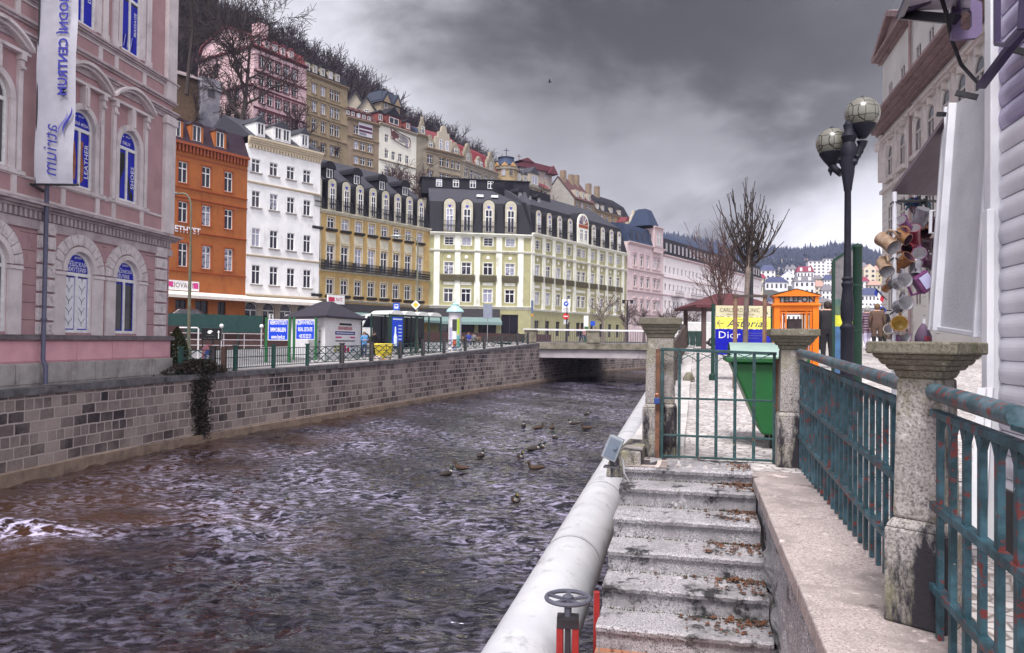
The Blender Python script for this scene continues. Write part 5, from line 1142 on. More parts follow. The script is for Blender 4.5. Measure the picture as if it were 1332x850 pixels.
# gabled roof and turret behind
for (px, y0, y1, w, lb) in ((462, 121, 152, 5, 'grey gabled house peeking above the brown house'), (477, 128, 150, 4, 'small pale gabled house beside the pointed turret')):
    P = at(px, y1, 133 * K); P.z -= 2; h = at(px, y0, 133 * K).z - P.z; r = empty('hill_house', P, math.atan2(DB.y, DB.x) - .5, lb, 'house', 'houses stepping along the hillside')
    m = MB(); m.prism([(-w / 2, 0), (w / 2, 0), (w / 2, h * .55), (0, h), (-w / 2, h * .55)], 0, 9); m.build('wall', CRT, r); m = MB(); m.prism([(-w / 2 - .4, h * .5), (-w / 2 - .1, h * .5), (0, h), (w / 2 + .1, h * .5), (w / 2 + .4, h * .5), (0, h + .35)], -.4, 9.4); m.build('roof', SLATE, r); window(r, 0, h * .3, 1.0, 1.5, -.03, 'cross')
P = at(496, 150, 136 * K); r = empty('turret_house', P - Vector((0, 0, 6)), math.atan2(DB.y, DB.x), 'dark pointed turret with little gables above the white hillside house', 'tower', 'houses stepping along the hillside')
zr_ = lambda y: at(496, y, 136 * K).z - P.z + 6
m = MB(); m.box(-2.8, 2.8, -2.8, 2.8, 0, zr_(137)); m.build('wall', M('turret_wall', (.30, .24, .17), (.2, .16, .12)), r)
m = MB(); m.frustum((0, 0), 6.2, 6.2, 3.6, 3.6, zr_(137), zr_(121.5)); m.box(-1.9, 1.9, -1.9, 1.9, zr_(121.5), zr_(121)); m.tube([(0, 0, zr_(119)), (0, 0, zr_(96))], .08, 5)
for x in (-1.6, 1.6): m.prism([(x - 1.65, zr_(139.5)), (x + 1.65, zr_(139.5)), (x, zr_(124))], -3.4, 0)
m.build('roof', M('turret_slate', (.035, .042, .065), (.025, .03, .05), .5, 4), r)
for x in (-1.6, 1.6): m = MB(); m.prism([(x - 1.0, zr_(139.5)), (x + 1.0, zr_(139.5)), (x, zr_(130))], -3.45, -3.3); m.build('gablet', TNT, r)
for x in (-1.4, 1.4): window(r, x, zr_(146), .9, 1.4, -2.83, 'two')
HW = M('hill_white', (.74, .71, .62), (.64, .61, .54), .8, .6, .1, stain=.1)
F, e = hill_house(489, 126.7, 538, 133.8, 158.6, 24, 'white hillside house with three red sided dormers and lettering on its front', HW, [([493.3, 503, 529.7], 172, 182.5, 1.0), ([493.3, 503, 511.8, 520.5, 529.7], 192.5, 203.5, 1.0), ([493.3, 503, 511.8, 520.5, 529.7], 214, 225, 1.0)], CRT, SLATE2, (2.0, 1.8, 1.2), 13, dorm=[(494.5, 1.6, 1.8), (512, 4.4, 2.0), (530.5, 1.6, 1.8)], dm=M('dormer_red', (.22, .06, .05)), ledge=False, bands=(207,))
x, z = F.hit(521, 180); m = MB()
for dx_, dz_, a_, b_, mi_ in ((-1.9, .0, 1.0, .9, 0), (-1.0, .1, 1.0, .55, 0), (.3, .25, 1.2, .45, 1), (1.3, .0, 1.0, .6, 1), (.2, -.55, 1.3, .25, 1)): m.lathe([(.5, 0), (.5, .02)], (0, 0, 0), 12, mi_) if 0 else m.prism([(x + dx_ + a_ * math.cos(t) * (.75 + .25 * math.sin(3 * t)), z + dz_ - .12 * dx_ + b_ * math.sin(t)) for t in np.linspace(0, 6.28, 17)[:-1]], -.06 - .004 * mi_, .0, mi_)
for p_ in (((-3.0, 1.3), (-2.6, .2), (-2.9, -1.0)), ((2.4, .9), (2.9, .2), (2.5, -1.2)), ((-2.8, 1.2), (-.5, .9), (2.6, .8)), ((-2.6, -.9), (0, -1.2), (2.4, -1.3))):
    for (a_, b_), (c_, d_) in zip(p_, p_[1:]): m.bar((x + a_, -.08, z + b_ - .12 * a_), (x + c_, -.08, z + d_ - .12 * c_), .28, .03, 0)
F.part('wall_emblem', m, [M('emblem_brown', (.15, .06, .06)), M('emblem_grey', (.3, .27, .28))])
GRS = M('hill_grey_stone', (.30, .26, .20), (.19, .165, .125), .85, .8, .2, stain=.25, sc=(.16, .13, .1), ssc=.4, streak=.4)
def curved_gable(F, x, z, w, h, mat, wins=1, y=-.15):
    P = []
    for t in np.linspace(-1, 1, 25):
        a = abs(t); zz_ = 1.0 if a < .22 else (.82 if a < .42 else (.5 + .1 * math.cos(a * 9) if a < .72 else .25 * (1 - a) / .28)); P.append((x + t * w / 2, z + h * zz_ + (.12 * h * math.cos(a / .22 * 1.57) if a < .22 else 0)))
    m = MB(); m.prism([(x - w / 2, z - .3), (x + w / 2, z - .3)] + P[::-1], y, .5); m.prism([(x - w / 2 + .6, z), (x + w / 2 - .6, z), (x, z + h * .55)], .5, 6)
    o = F.part('gable', m, mat)
    for k in range(wins): window(o, x + (k - (wins - 1) / 2) * 1.7, z + .3, 1.0, min(h * .42, 2.2), y - .02, 'cross')
    return o
# the tower-like stone house, then the gabled art nouveau row
F, e = hill_house(538, 133.8, 551, 135.6, 173, 24, 'narrow stone house with a tall gable right of the white hillside house', GRS, [([544], 176, 187, 1.6), ([544], 195, 206, 1.7), ([544], 214, 225, 1.7)], TNT, SLATEB, (1.5, 1, 2), 12)
curved_gable(F, F.L / 2 + .2, e, F.L * .7, 3.6, GRS, 1)
F, e = hill_house(551, 135.6, 600, 142, 191.5, 24, 'ornate grey stone house with curved gables and dark red roof', GRS, [([559, 575, 581, 590, 595], 202, 213, 1.5), ([559, 575, 581, 590, 595], 222, 232, 1.5)], TNT, REDROOF, (3.5, 2.6, 2.4), 12, bands=(198,))
for px, w, h, n_ in ((559.5, 3.6, 2.7, 1), (577, 7.0, 5.2, 2), (592.5, 3.4, 2.5, 1)): curved_gable(F, F.hit(px, 190)[0], e, w, h, CRT if px == 577 else GRS, n_)
F, e = hill_house(600, 142, 645, 152.6, 208.5, 23, 'ornate house with bright red roof and two curved gables', GRS, [([606, 613, 618.5, 624, 632, 640], 219, 231, 1.3)], CRT, M('bright_red_roof', (.17, .014, .022), (.11, .012, .02), .65, 4, .3), (4.0, 2.6, 2.0), 12, bands=(214,))
for px, w, h, n_ in ((608, 4.8, 3.9, 1), (623, 4.0, 2.2, 2), (638, 5.0, 4.1, 1)): curved_gable(F, F.hit(px, 212)[0], e, w, h, GRS, n_)
# domed corner house
YH = M('hill_yellow', (.36, .27, .15), (.27, .20, .11), .8, .7, .1, stain=.2, sc=(.2, .15, .1))
F, e = hill_house(668, 159.5, 702, 167.5, 236, 22, 'yellowish hillside house with little gabled dormers next to the blue dome', YH, [([676, 684, 693], 243, 251, 1.2)], CRT, SLATE, (3.2, 1.8, 1.6), 12, dorm=[(675, 1.8, 2.4), (683, 1.8, 2.4), (695, 4.2, 3.4)], dm=CRT)
P = at(658, 240, 157 * K); r = empty('domed_tower', P - Vector((0, 0, 12)), 0, 'round tower with a blue bell roof and weathervane on the hillside', 'tower', 'houses stepping along the hillside'); zz2 = lambda y: at(658, y, 157 * K).z - P.z + 12
m = MB(); m.lathe([(2.9, 0), (2.9, zz2(219))], n=16); m.build('wall', YH, r); m = MB(); m.lathe([(3.2, zz2(223)), (3.3, zz2(221)), (3.0, zz2(219)), (2.9, zz2(216))], n=16); m.build('cornice', CRT, r)
m = MB(); m.lathe([(3.4, zz2(218)), (2.6, zz2(214)), (2.0, zz2(210)), (1.95, zz2(207)), (2.15, zz2(206)), (.6, zz2(205.4))], n=16); m.tube([(0, 0, zz2(206)), (0, 0, zz2(193))], .1, 5); m.bar((-.7, 0, zz2(196)), (.7, 0, zz2(196)), .12); m.build('dome', SLATEB, r, smooth='auto')
for a in (-1.1, -.45, .2): w = window(r, 2.92 * math.sin(a + .25), zz2(232), 1.0, 1.9, -2.92 * math.cos(a + .25), 'cross', CRT); w.rotation_euler.z = a + .25
for a in (-.8, -.1, .6): m = MB(Matrix.Rotation(a, 4, 'Z')); m.prism([(-1.0, zz2(219.5)), (1.0, zz2(219.5)), (0, zz2(214.5))], -3.35, -2.4); m.build('gablet', M('ochre_gablet', (.45, .26, .1)), r)
# half timbered red roofed house
P = at(694, 232, 172 * K); r = empty('hill_house', P - Vector((0, 0, 12)), math.atan2(DB.y, DB.x) - .3, 'red roofed house with dark timbering high behind the dome', 'house', 'houses stepping along the hillside'); zz3 = lambda y: at(694, y, 172 * K).z - P.z + 12
m = MB(); m.box(-6.5, 6.5, 0, 9, 0, zz3(220)); m.build('wall', M('hill_plaster', (.34, .28, .25)), r)
m = MB(); m.prism([(-7.2, zz3(221)), (7.2, zz3(221)), (5.5, zz3(214)), (-3.5, zz3(212))], -.8, 9.8); m.prism([(-5.5, zz3(213)), (-.5, zz3(213)), (-2.8, zz3(208))], -1, 8); m.tube([(-2.8, 3, zz3(210)), (-2.8, 3, zz3(200))], .09, 5); m.bar((-3.5, 3, zz3(203)), (-2.1, 3, zz3(203)), .12); m.build('roof', M('maroon_roof', (.12, .03, .04), (.08, .02, .03)), r)
m = MB(); m.prism([(4.2, zz3(224)), (7.6, zz3(224)), (5.9, zz3(213))], -1.6, 3); m.build('gable', M('maroon_roof', ()), r)
for x in (-4, 0, 4.5): window(r, x, zz3(229), 1.0, 1.6, -.03, 'cross')
F, e = hill_house(700, 168.5, 713, 172, 243, 22, 'little white house with paired windows left of the bare gable wall', CRT, [([705, 709], 246, 252, 1.1)], TNT, REDROOF, (1.6, 1.5, .8), 9)
# big bare gable with long house
P0 = at(711, 262, 168 * K); F = Facade('hill_house', 745, 178 * K, 772, 186 * K, 20, 'brown house with a big bare grey gable wall and chimneys', 'house', 'houses stepping along the hillside'); L = F.L
e = F.hit(745, 258)[1]; ap = F.hit(727, 236)[1]; dg = 11
m = MB(); ops, ws = rows(F, [([751, 757.5, 764.5, 768], 263, 273, 1.3), ([751, 757.5, 764.5], 279, 286, 1.3)]); wallgrid(m, 0, L, 0, e, ops, .2); shell(m, L, e, dg, 0, 0); F.part('wall', m, BRW); put(F, ws)
m = MB(); m.poly([(-.02, 0, 0), (-.02, dg, 0), (-.02, dg, e), (-.02, dg / 2, e + 7), (-.02, 0, e)]); F.part('gable', m, M('bare_gable', (.36, .34, .31), (.28, .26, .24), .85, .3, .1, stain=.2, sc=(.2, .18, .17)))
m = MB(); m.quad((-.3, -.5, e), (L, -.5, e), (L, dg / 2, e + 7), (-.3, dg / 2, e + 7)); m.quad((-.3, dg + .5, e), (-.3, dg / 2, e + 7), (L, dg / 2, e + 7), (L, dg + .5, e)); F.part('roof', m, M('brown_tile', ()))
for x, z in ((1.5, 8.8), (6, 8.4), (9, 8.8)): m = MB(); m.box(x - .7, x + .7, 4, 5.4, e + 3, e + z); F.part('chimney', m, BRW)
for k in range(3): x = 2 + k * 3.4; d = MB(); d.box(x - .9, x + .9, .2, 3, e + .4, e + 2.8); o = F.part('dormer', d, CRT); window(o, x, e + .8, 1.0, 1.5, .17, 'two')
F, e = hill_house(772, 186, 817, 200, 273, 18, 'long yellow hillside house with dark dormered roof at the right end of the row', YH, [([776, 783, 790, 797, 807, 812], 277, 286, 1.3)], TNT, SLATE2, (4.0, 2, 2.6), 12, dorm=[(c, 1.6, 2.0) for c in (777, 784, 795, 806)], dm=CRT)
for x in (4, 9): m = MB(); m.box(x - .7, x + .7, 4, 5.4, e + 3, e + 9); F.part('chimney', m, BRW)
P = at(825, 300, 196 * K); r = empty('hill_house', P - Vector((0, 0, 14)), math.atan2(DB.y, DB.x), 'small pale house with a curly white gable left of the blue turret', 'house', 'houses stepping along the hillside'); zz4 = lambda y: at(825, y, 196 * K).z - P.z + 14
m = MB(); m.box(-4.5, 4, 0, 8, 0, zz4(291)); m.prism([(-2.8, zz4(292)), (2.8, zz4(292)), (2.0, zz4(283)), (1.0, zz4(280)), (.6, zz4(274)), (-.6, zz4(274)), (-1, zz4(280)), (-2.0, zz4(283))], -.2, .6); m.build('wall', CRT, r); m = MB(); m.prism([(-4.8, zz4(291)), (4.3, zz4(291)), (3, zz4(284)), (-3.4, zz4(284))], .7, 8.4); m.build('roof', REDROOF, r); window(r, 0, zz4(289), 1.4, 2, -.25, 'cross')
# small dark house at the far left behind the pink corner house
P = at(246, 150, 118); r = empty('hill_house', P - Vector((0, 0, 8)), .9, 'dark brown old house with snowy looking roof just right of the pink corner house', 'house', 'houses stepping along the hillside'); zz5 = lambda y: at(246, y, 118).z - P.z + 8
m = MB(); m.box(-5, 1.5, 0, 6, 0, zz5(102)); m.build('wall', M('old_timber_wall', (.16, .10, .06), (.09, .06, .04), .85, 2, .3), r); m = MB(); m.quad((-5.5, -.8, zz5(103)), (2.0, -.8, zz5(103)), (2, 3.4, zz5(86)), (-5.5, 3.4, zz5(86))); m.quad((-5.5, 6.8, zz5(103)), (-5.5, 3.4, zz5(86)), (2, 3.4, zz5(86)), (2, 6.8, zz5(103))); m.build('roof', M('patchy_roof', (.25, .22, .23), (.09, .04, .04), .7, .9), r)
m = MB(); m.box(1.5, 4.5, -1, 4, 0, zz5(112)); m.box(1.3, 4.7, -1.2, 4.2, zz5(112), zz5(98)); m.build('bay', M('bay_white', (.30, .28, .31), (.06, .065, .1), .7, .35), r); window(r, 3, zz5(122), 1.2, 1.9, -1.03, 'cross', DKW)
# ================================================================ BRIDGE
CONC = M('bridge_concrete', (.40, .36, .37), (.27, .24, .25), .85, .7, .3, 20, stain=.35, sc=(.12, .10, .1), ssc=.5, streak=.3)
MOSSC = M('mossy_edge', (.24, .21, .17), (.10, .09, .06), .85, 1.2, .4, 12, stain=.5, sc=(.04, .04, .025), ssc=.9)
A = at(686, 443, 77.5); B = at(905, 446, 78.5); A.z = B.z = 0; br = empty('bridge', Vector((A.x, A.y, -.5)), math.atan2(B.y - A.y, B.x - A.x), 'low concrete road bridge with white topped railing across the river', 'bridge'); Lb = (B - A).length
zb = lambda py: at(760, py, 78).z + .5
m = MB(); m.box(-.5, Lb + 2, .25, 26, zb(466), zb(455)); m.build('girder', CONC, br); m = MB(); m.box(-.5, Lb + 2, 0, 8, zb(454.8), zb(446.5)); m.build('deck_edge', MOSSC, br, bev=.02); m = MB(); m.box(-3, Lb + 6, .1, 26, zb(446.5) - .06, zb(446.5) + .01); m.build('deck', asphalt, br)  # girder and deck run deep out of view, added to darken the underside
for i, (px, w) in enumerate(((690, 1.15), (771.5, 1.3))):
    x = at(px, 440, 78).x - A.x; m = MB(); m.box(x - w / 2, x + w / 2, -.05, .6, zb(446.4), zb(431.6)); m.box(x - w / 2 - .08, x + w / 2 + .08, -.12, .68, zb(431.6), zb(430)); m.build('parapet_post', MOSSC, br, bev=.02)
m = MB(); m.box(-.4, Lb, .18, .32, zb(430.8), zb(428.6)); m.build('handrail', M('white_rail', (.72, .70, .72)), br)
m = MB(); 
for k in range(int(Lb / .24)): x = .5 + k * .24; m.box(x - .02, x + .02, .22, .27, zb(446.4), zb(430.8))
m.box(0, Lb, .21, .28, zb(445.4), zb(444.8)); m.build('baluster', M('bridge_iron', (.10, .09, .11)), br)
m = MB(); m.box(-1.6, 0, -.02, 9, -3.2, zb(447)); m.build('abutment', CONC, br)
# ================================================================ LEFT PROMENADE
def bank_at(px):
    Ys = np.arange(20, 95, .1); k = np.argmin([abs(666 + 1000 * (bX(y) - .25) / y - px) for y in Ys]); return Vector((bX(Ys[k]) - .25, Ys[k], zl(Ys[k]) + .15))
GRN = M('rail_green', (.02, .075, .06), (.015, .05, .045), .5, 6); DKP = M('dark_stone_post', (.07, .06, .065), (.04, .035, .04), .8, 6, .3)
pxs = [(236, 0), (277, 1), (307, 0), (357, 0), (400, 0), (445.5, 1), (484, 1), (521, 1), (551, 1), (578, 1), (606, 1), (630.6, 1), (653, 1), (673.4, 1), (687, 1)]
fr = empty('promenade_railing', bank_at(277), 0, 'long dark green railing with posts and lattice panels along the far river wall', 'railing')
fpos = [bank_at(p) - fr.location for p, _ in pxs]
for (p, kd), P in zip(pxs, fpos):
    m = MB(Matrix.Translation(P)); w = .11 if kd else .075
    m.box(-w, w, -w, w, -.1, 1.08); m.box(-w - .03, w + .03, -w - .03, w + .03, 1.08, 1.14); m.build('post', DKP if kd else GRN, fr)
    if kd == 1 and p < 300: m = MB(Matrix.Translation(P + Vector((.35, .3, 0)))); m.box(-.09, .09, -.09, .09, -.1, 1.1); m.build('post', M('brown_post', (.09, .05, .04)), fr)
for i in range(len(fpos) - 1):
    a, b = fpos[i], fpos[i + 1]; m = MB(); up_ = Vector((0, 0, 1)); t = .035
    for z in (.96, .14, .60): m.bar(a + up_ * z, b + up_ * z, t, t)
    ln = (b - a).length; Pp = lambda f, z: a.lerp(b, f) + up_ * z
    if 1 <= i <= 3:
        n_ = int(ln / .15)
        for k in range(1, n_): m.bar(Pp(k / n_, .14), Pp(k / n_, .96), .022)
    else:
        q = max(1, round(ln / 1.7))
        for k in range(q):
            f0, f1 = k / q, (k + 1) / q; fm_ = (f0 + f1) / 2
            for (x0_, z0_, x1_, z1_) in ((f0, .14, f1, .96), (f0, .96, f1, .14), (f0, .55, fm_, .14), (fm_, .14, f1, .55), (f0, .55, fm_, .96), (fm_, .96, f1, .55)): m.bar(Pp(x0_, z0_), Pp(x1_, z1_), .03)
            m.bar(Pp(f1, .14), Pp(f1, .96), .03)
            for g in (.12, .25, .38): m.bar(Pp(f0 + (f1 - f0) * g * .5, .14), Pp(f0 + (f1 - f0) * g * .5, .5), .02); m.bar(Pp(f1 - (f1 - f0) * g * .5, .14), Pp(f1 - (f1 - f0) * g * .5, .5), .02)
    m.build('panel', GRN, fr)
# ivy and conifer
def leaves(m, n, f, s, rnd, mats=3):
    for _ in range(n):
        p = Vector(f()); a = Vector((rnd.gauss(0, 1), rnd.gauss(0, 1), rnd.gauss(0, 1))).normalized(); b = a.orthogonal().normalized(); k = s * rnd.uniform(.6, 1.4)
        m.add([p - a * k, p + b * k * .55, p + a * k, p - b * k * .55], [(0, 1, 2, 3)], rnd.randrange(mats))
rnd = random.Random(17); A = gz(233, 578, WZ); Bv = gz(266, 573, WZ); iv = empty('hanging_ivy', Vector((A.x, A.y, WZ)), 0, 'dark brown withered ivy hanging over the river wall down to the water', 'plant'); m = MB(); nr = Vector((.97, -.2, 0))
def ivf():
    z = rnd.random() ** .8 * 3.25; q = z / 3.2; c = .5 + .05 * math.sin(z * 3); wd = .30 + .16 * q + (.75 * max(0, q - .82) / .18 if q > .82 else 0); f = c + (rnd.random() + rnd.random() - 1) * wd * 1.25
    return (Bv - A) * f + nr * abs(rnd.gauss(.12, .16)) + Vector((0, 0, z + .1 - .5 * max(0, abs(f - .5) - .4)))
leaves(m, 11000, ivf, .058, rnd); m.build('leaves', [M('ivy_dark', (.018, .014, .012)), M('ivy_brown', (.035, .02, .016)), M('ivy_green', (.014, .018, .009))], iv)
m = MB()
for k in range(26):
    f = rnd.uniform(.15, .85); pts = [(Bv - A) * (f + .06 * math.sin(j * 1.3 + k)) + nr * .08 + Vector((0, 0, 3.2 - j * .5)) for j in range(6)]; m.tube(pts, .014, 4)
m.build('stems', BARK, iv)
def gpos(px, d, z=None):
    P = at(px, 440, d); P.z = zl(d) if z is None else z; return P
cf_ = empty('conifer', gpos(230.5, 36), 0, 'small egg shaped evergreen bush at the corner of the pink house', 'shrub'); m = MB()
def cff():
    h = rnd.random(); r = (.60 * math.sin(math.pi * min(1, .08 + h * .92)) ** .7) * (1 - .45 * h) * rnd.uniform(.75, 1.05); w = rnd.uniform(0, 6.28); return (r * math.cos(w), r * math.sin(w), .15 + h * 1.9)
leaves(m, 5200, cff, .045, rnd); m.build('foliage', [M('conifer_green', (.03, .045, .012)), M('conifer_olive', (.08, .075, .015)), M('conifer_dark', (.012, .02, .008))], cf_); m = MB(); m.tube([(0, 0, -.1), (0, 0, 1.5)], [.06, .02], 6); m.build('stem', BARK, cf_)
# raised road in front of the left facades
mb = MB(); e0 = TO(-75, -10); e1 = TO(-6, -10); 
mb.quad(TO(-75, -7.5, 2.0), TO(-6, -7.5, 2.0), TO(-6, .4, 2.0), TO(-75, .4, 2.0)); mb.quad(TO(-75, -7.5, -.6), TO(-6, -7.5, -.6), TO(-6, -7.5, 2.0), TO(-75, -7.5, 2.0), 1); mb.quad(TO(-6, -7.5, -.6), TO(-6, .4, -.6), TO(-6, .4, 2.0), TO(-6, -7.5, 2.0), 1)
tag(mb.build('road', [asphalt, M('terrace_brown', (.09, .045, .04), (.06, .03, .03))]), kind='structure')
# terrace fence
A = at(205, 440, 59); B = at(341, 440, 63.5); A.z = B.z = .2; tf = empty('terrace_fence', A, math.atan2(B.y - A.y, B.x - A.x), 'dark green mesh terrace fence with white rails in front of the orange house', 'fence'); Lt = (B - A).length
m = MB(); m.box(0, Lt, -.03, .03, 1.35, 2.75)
for k in range(int(Lt / 2) + 1): m.box(k * 2 - .03, k * 2 + .03, -.05, .05, 0, 2.78)
m.build('mesh_screen', M('screen_green', (.02, .06, .055), (.012, .04, .04), .7, 3), tf)
m = MB()
for z in (1.25, .75, .3): m.bar((0, -.4, z), (Lt, -.4, z), .06)
for k in range(int(Lt / 1.6) + 1): m.bar((k * 1.6, -.4, 0), (k * 1.6, -.4, 1.25), .05)
m.build('white_rail', M('pale_rail', (.5, .46, .48)), tf); m = MB(); m.box(0, Lt, .1, .5, 0, .75); m.build('planter', M('terrace_brown', ()), tf)
for px in (288, 340): 
    P = gpos(px, 58, 0); o = empty('bollard_lamp', P, 0, 'short white lamp post in front of the terrace fence, ' + ('near the black board' if px < 300 else 'beside the first blue board'), 'lamp', 'short terrace lamps'); m = MB(); m.tube([(0, 0, 0), (0, 0, 1.9)], .05, 6); m.build('post', M('pale_rail', ()), o); m = MB(); m.sphere((0, 0, 2.0), .16, 10); m.build('globe', WHT, o, smooth=True)
# car on the raised road
def car_mesh(root, L, Wd, H, bodym, van=False):
    if van: prof = [(0, .35), (0, .9), (.25, 1.1), (.95, H * .95), (1.4, H), (L - .15, H), (L, H * .9), (L, .35)]; gl = [(.55, 1.15), (1.05, H * .9), (1.9, H * .9), (1.9, 1.15)]
    else: prof = [(0, .35), (0, .75), (.15, .88), (1.15, .98), (1.85, H), (3.3, H), (L - .35, 1.02), (L, .9), (L, .35)]; gl = [(1.3, 1.0), (1.9, H - .1), (3.25, H - .1), (L - .65, 1.02)]
    m = MB(Matrix.Translation((-L / 2, 0, 0))); m.prism(prof, -Wd / 2, Wd / 2); m.build('body', bodym, root, bev=.06, smooth='auto')
    m = MB(Matrix.Translation((-L / 2, 0, 0))); m.prism(gl, -Wd / 2 - .012, Wd / 2 + .012)
    if van: m.add([(.24, -Wd * .42, 1.14), (.24, Wd * .42, 1.14), (.93, Wd * .40, H * .93), (.93, -Wd * .40, H * .93)], [(0, 3, 2, 1)]); m.add([(.2, -Wd * .42, 1.14), (.2, Wd * .42, 1.14), (.89, Wd * .40, H * .93), (.89, -Wd * .40, H * .93)], [(0, 1, 2, 3), (0, 3, 2, 1)])
    else: m.add([(1.14, -Wd * .42, 1.03), (1.14, Wd * .42, 1.03), (1.8, Wd * .38, H - .04), (1.8, -Wd * .38, H - .04)], [(0, 3, 2, 1)]); m.add([(L - .36, -Wd * .42, 1.07), (L - .36, Wd * .42, 1.07), (3.34, Wd * .38, H - .04), (3.34, -Wd * .38, H - .04)], [(0, 1, 2, 3)])
    m.build('windows', GLD, root)
    for x in (.85, L - .85):
        for y in (-Wd / 2 + .08, Wd / 2 - .08):
            m = MB(Matrix.Translation((x - L / 2, y, .33)) @ Matrix.Rotation(math.pi / 2, 4, 'X')); m.lathe([(.32, -.11), (.34, 0), (.32, .11)], n=16); o = m.build('wheel', M('tyre', (.02, .02, .02), rough=.9), root); m = MB(Matrix.Translation((x - L / 2, y, .33)) @ Matrix.Rotation(math.pi / 2, 4, 'X')); m.lathe([(.2, -.12), (.2, .12)], n=12); m.build('rim', M('rim', (.4, .4, .42), metal=.8, rough=.35), o)
    for y in (-Wd * .36, Wd * .36): m = MB(); m.box(-L / 2 - .02, -L / 2 + .05, y - .16, y + .16, .66, .82); m.build('headlight', WHT, root); m = MB(); m.box(L / 2 - .05, L / 2 + .02, y - .12, y + .12, .72, .95); m.build('tail_light', M('tail_red', (.3, .02, .02)), root)
P = at(236, 420, 65.5); P.z = 2.0; cr_ = empty('parked_car', P, .55, 'dark maroon car parked behind the green fence before the orange house', 'car'); car_mesh(cr_, 4.3, 1.75, 1.5, M('car_dark', (.04, .015, .02), (.03, .012, .016), .25, spec=.6))
# gooseneck lamps
def gooseneck(px, d, ytop, side, reach, label, mat):
    P = gpos(px, d); zt = at(px, ytop, d).z - P.z; r = empty('street_lamp', P, 0, label, 'street lamp', 'curved neck street lamps'); m = MB(); m.lathe([(.16, 0), (.16, .9), (.12, 1.0), (.09, 1.1), (.075, zt * .7)], n=10); R = .75
    pts = [(0, 0, zt * .7), (0, 0, zt - .8)] + [(side * reach * .55 * (1 - math.cos(t)), 0, zt - .8 + .8 * math.sin(t)) for t in (.4, .8, 1.2, 1.57)] + [(side * reach, 0, zt - .02)]; m.tube(pts, .05, 8); m.build('pole', mat, r, smooth='auto')
    m = MB(); m.loft([[(side * (reach + x), y, zt + dz) for y, dz in ((-w, 0), (-w * .6, h), (w * .6, h), (w, 0), (0, -h * .8))] for x, w, h in ((0, .05, .05), (.15, .16, .1), (.5, .2, .12), (.8, .1, .06))]); m.build('lamp_head', M('lamp_grey', ()), r); return r
POLE = M('pole_olive', (.17, .17, .12), (.12, .12, .09), .6, 4)
gooseneck(245.5, 40, 252, -1, .75, 'tall olive street lamp with curved neck before the orange house', POLE); lp2 = gooseneck(542, 60, 308, -1, 1.3, 'tall curved neck street lamp carrying a yellow diamond sign', POLE)
P = lp2.location; m = MB(); z = at(540, 397, 60).z - P.z; c = (-.1, -.12, z); s_ = .36
m.add([(c[0] - s_, c[1], z), (c[0], c[1], z - s_), (c[0] + s_, c[1], z), (c[0], c[1], z + s_)], [(0, 1, 2, 3)], 0); s_ = .22; m.add([(c[0] - s_, c[1] - .01, z), (c[0], c[1] - .01, z - s_), (c[0] + s_, c[1] - .01, z), (c[0], c[1] - .01, z + s_)], [(0, 1, 2, 3)], 1); s_ = .36; m.add([(c[0] - s_, c[1] + .02, z), (c[0], c[1] + .02, z + s_), (c[0] + s_, c[1] + .02, z), (c[0], c[1] + .02, z - s_)], [(0, 1, 2, 3)], 0); m.build('priority_sign', [WHT, M('sign_yellow', (.75, .42, .02))], lp2)
# small promenade furniture
P = gpos(245, 44); o = empty('barrier', P, .1, 'white tubular hoop barrier left of the black board', 'barrier'); m = MB(); hw = .55; m.tube([(-hw, 0, 0), (-hw, 0, 1.95), (-hw + .06, 0, 2.02), (hw - .06, 0, 2.02), (hw, 0, 1.95), (hw, 0, 0)], .045, 8); m.build('hoop', M('white_rail', ()), o, smooth='auto')
P = gpos(275, 47); o = empty('notice_board', P, .1, 'black board with a white emblem and arrow on the promenade', 'sign'); z0 = at(275, 443, 47).z - P.z; z1 = at(275, 427, 47).z - P.z; m = MB(); m.box(-.6, .6, 0, .06, z0, z1); m.box(-.55, -.48, .01, .05, 0, z0); m.box(.48, .55, .01, .05, 0, z0); m.build('board', M('board_black', (.015, .015, .018), rough=.4), o, bev=.01); m = MB(); zc = z1 - .25; m.add([(-.25, -.004, zc - .02), (-.12, -.004, zc - .12), (.02, -.004, zc - .04), (-.03, -.004, zc + .02), (.1, -.004, zc + .02), (-.02, -.004, zc + .12), (-.18, -.004, zc + .1)], [tuple(range(7))]); m.bar((-.3, -.004, zc - .2), (.16, -.004, zc - .2), .06, .003); m.bar((-.2, -.004, zc - .38), (.05, -.004, zc - .38), .05, .003); m.bar((-.42, -.004, zc - .4), (-.28, -.004, zc - .4), .04, .003); m.bar((.12, -.004, zc - .4), (.26, -.004, zc - .4), .04, .003); m.bar((.42, -.004, z0 + .1), (.42, -.004, z1 - .25), .05, .004); m.add([(.34, -.004, z1 - .27), (.5, -.004, z1 - .27), (.42, -.004, z1 - .12)], [(0, 1, 2)]); m.build('lettering', WHT, o)
P = gpos(272, 38); o = empty('sandwich_board', P, .15, 'rounded pink and blue sandwich board behind the railing', 'sign'); m = MB(); w = .32; m.prism([(-w, .05), (w, .05), (w, .9)] + [(w * math.cos(t), .95 + .26 * math.sin(t)) for t in np.linspace(.2, 2.94, 8)] + [(-w, .9)], 0, .05); m.build('board', M('board_pink', (.55, .16, .2), (.5, .3, .34), .6, 4), o); m = MB(); m.prism([(-w * .6, .2), (w * .6, .2)] + [(w * .6 * math.cos(t), .75 + .2 * math.sin(t)) for t in np.linspace(.1, 3.04, 8)], -.01, -.003, 0); m.prism([(-.08, .3), (.1, .3), (.06, .62), (-.1, .7)], -.018, -.011, 1); m.build('print', [M('board_blue', (.08, .12, .45)), WHT], o)
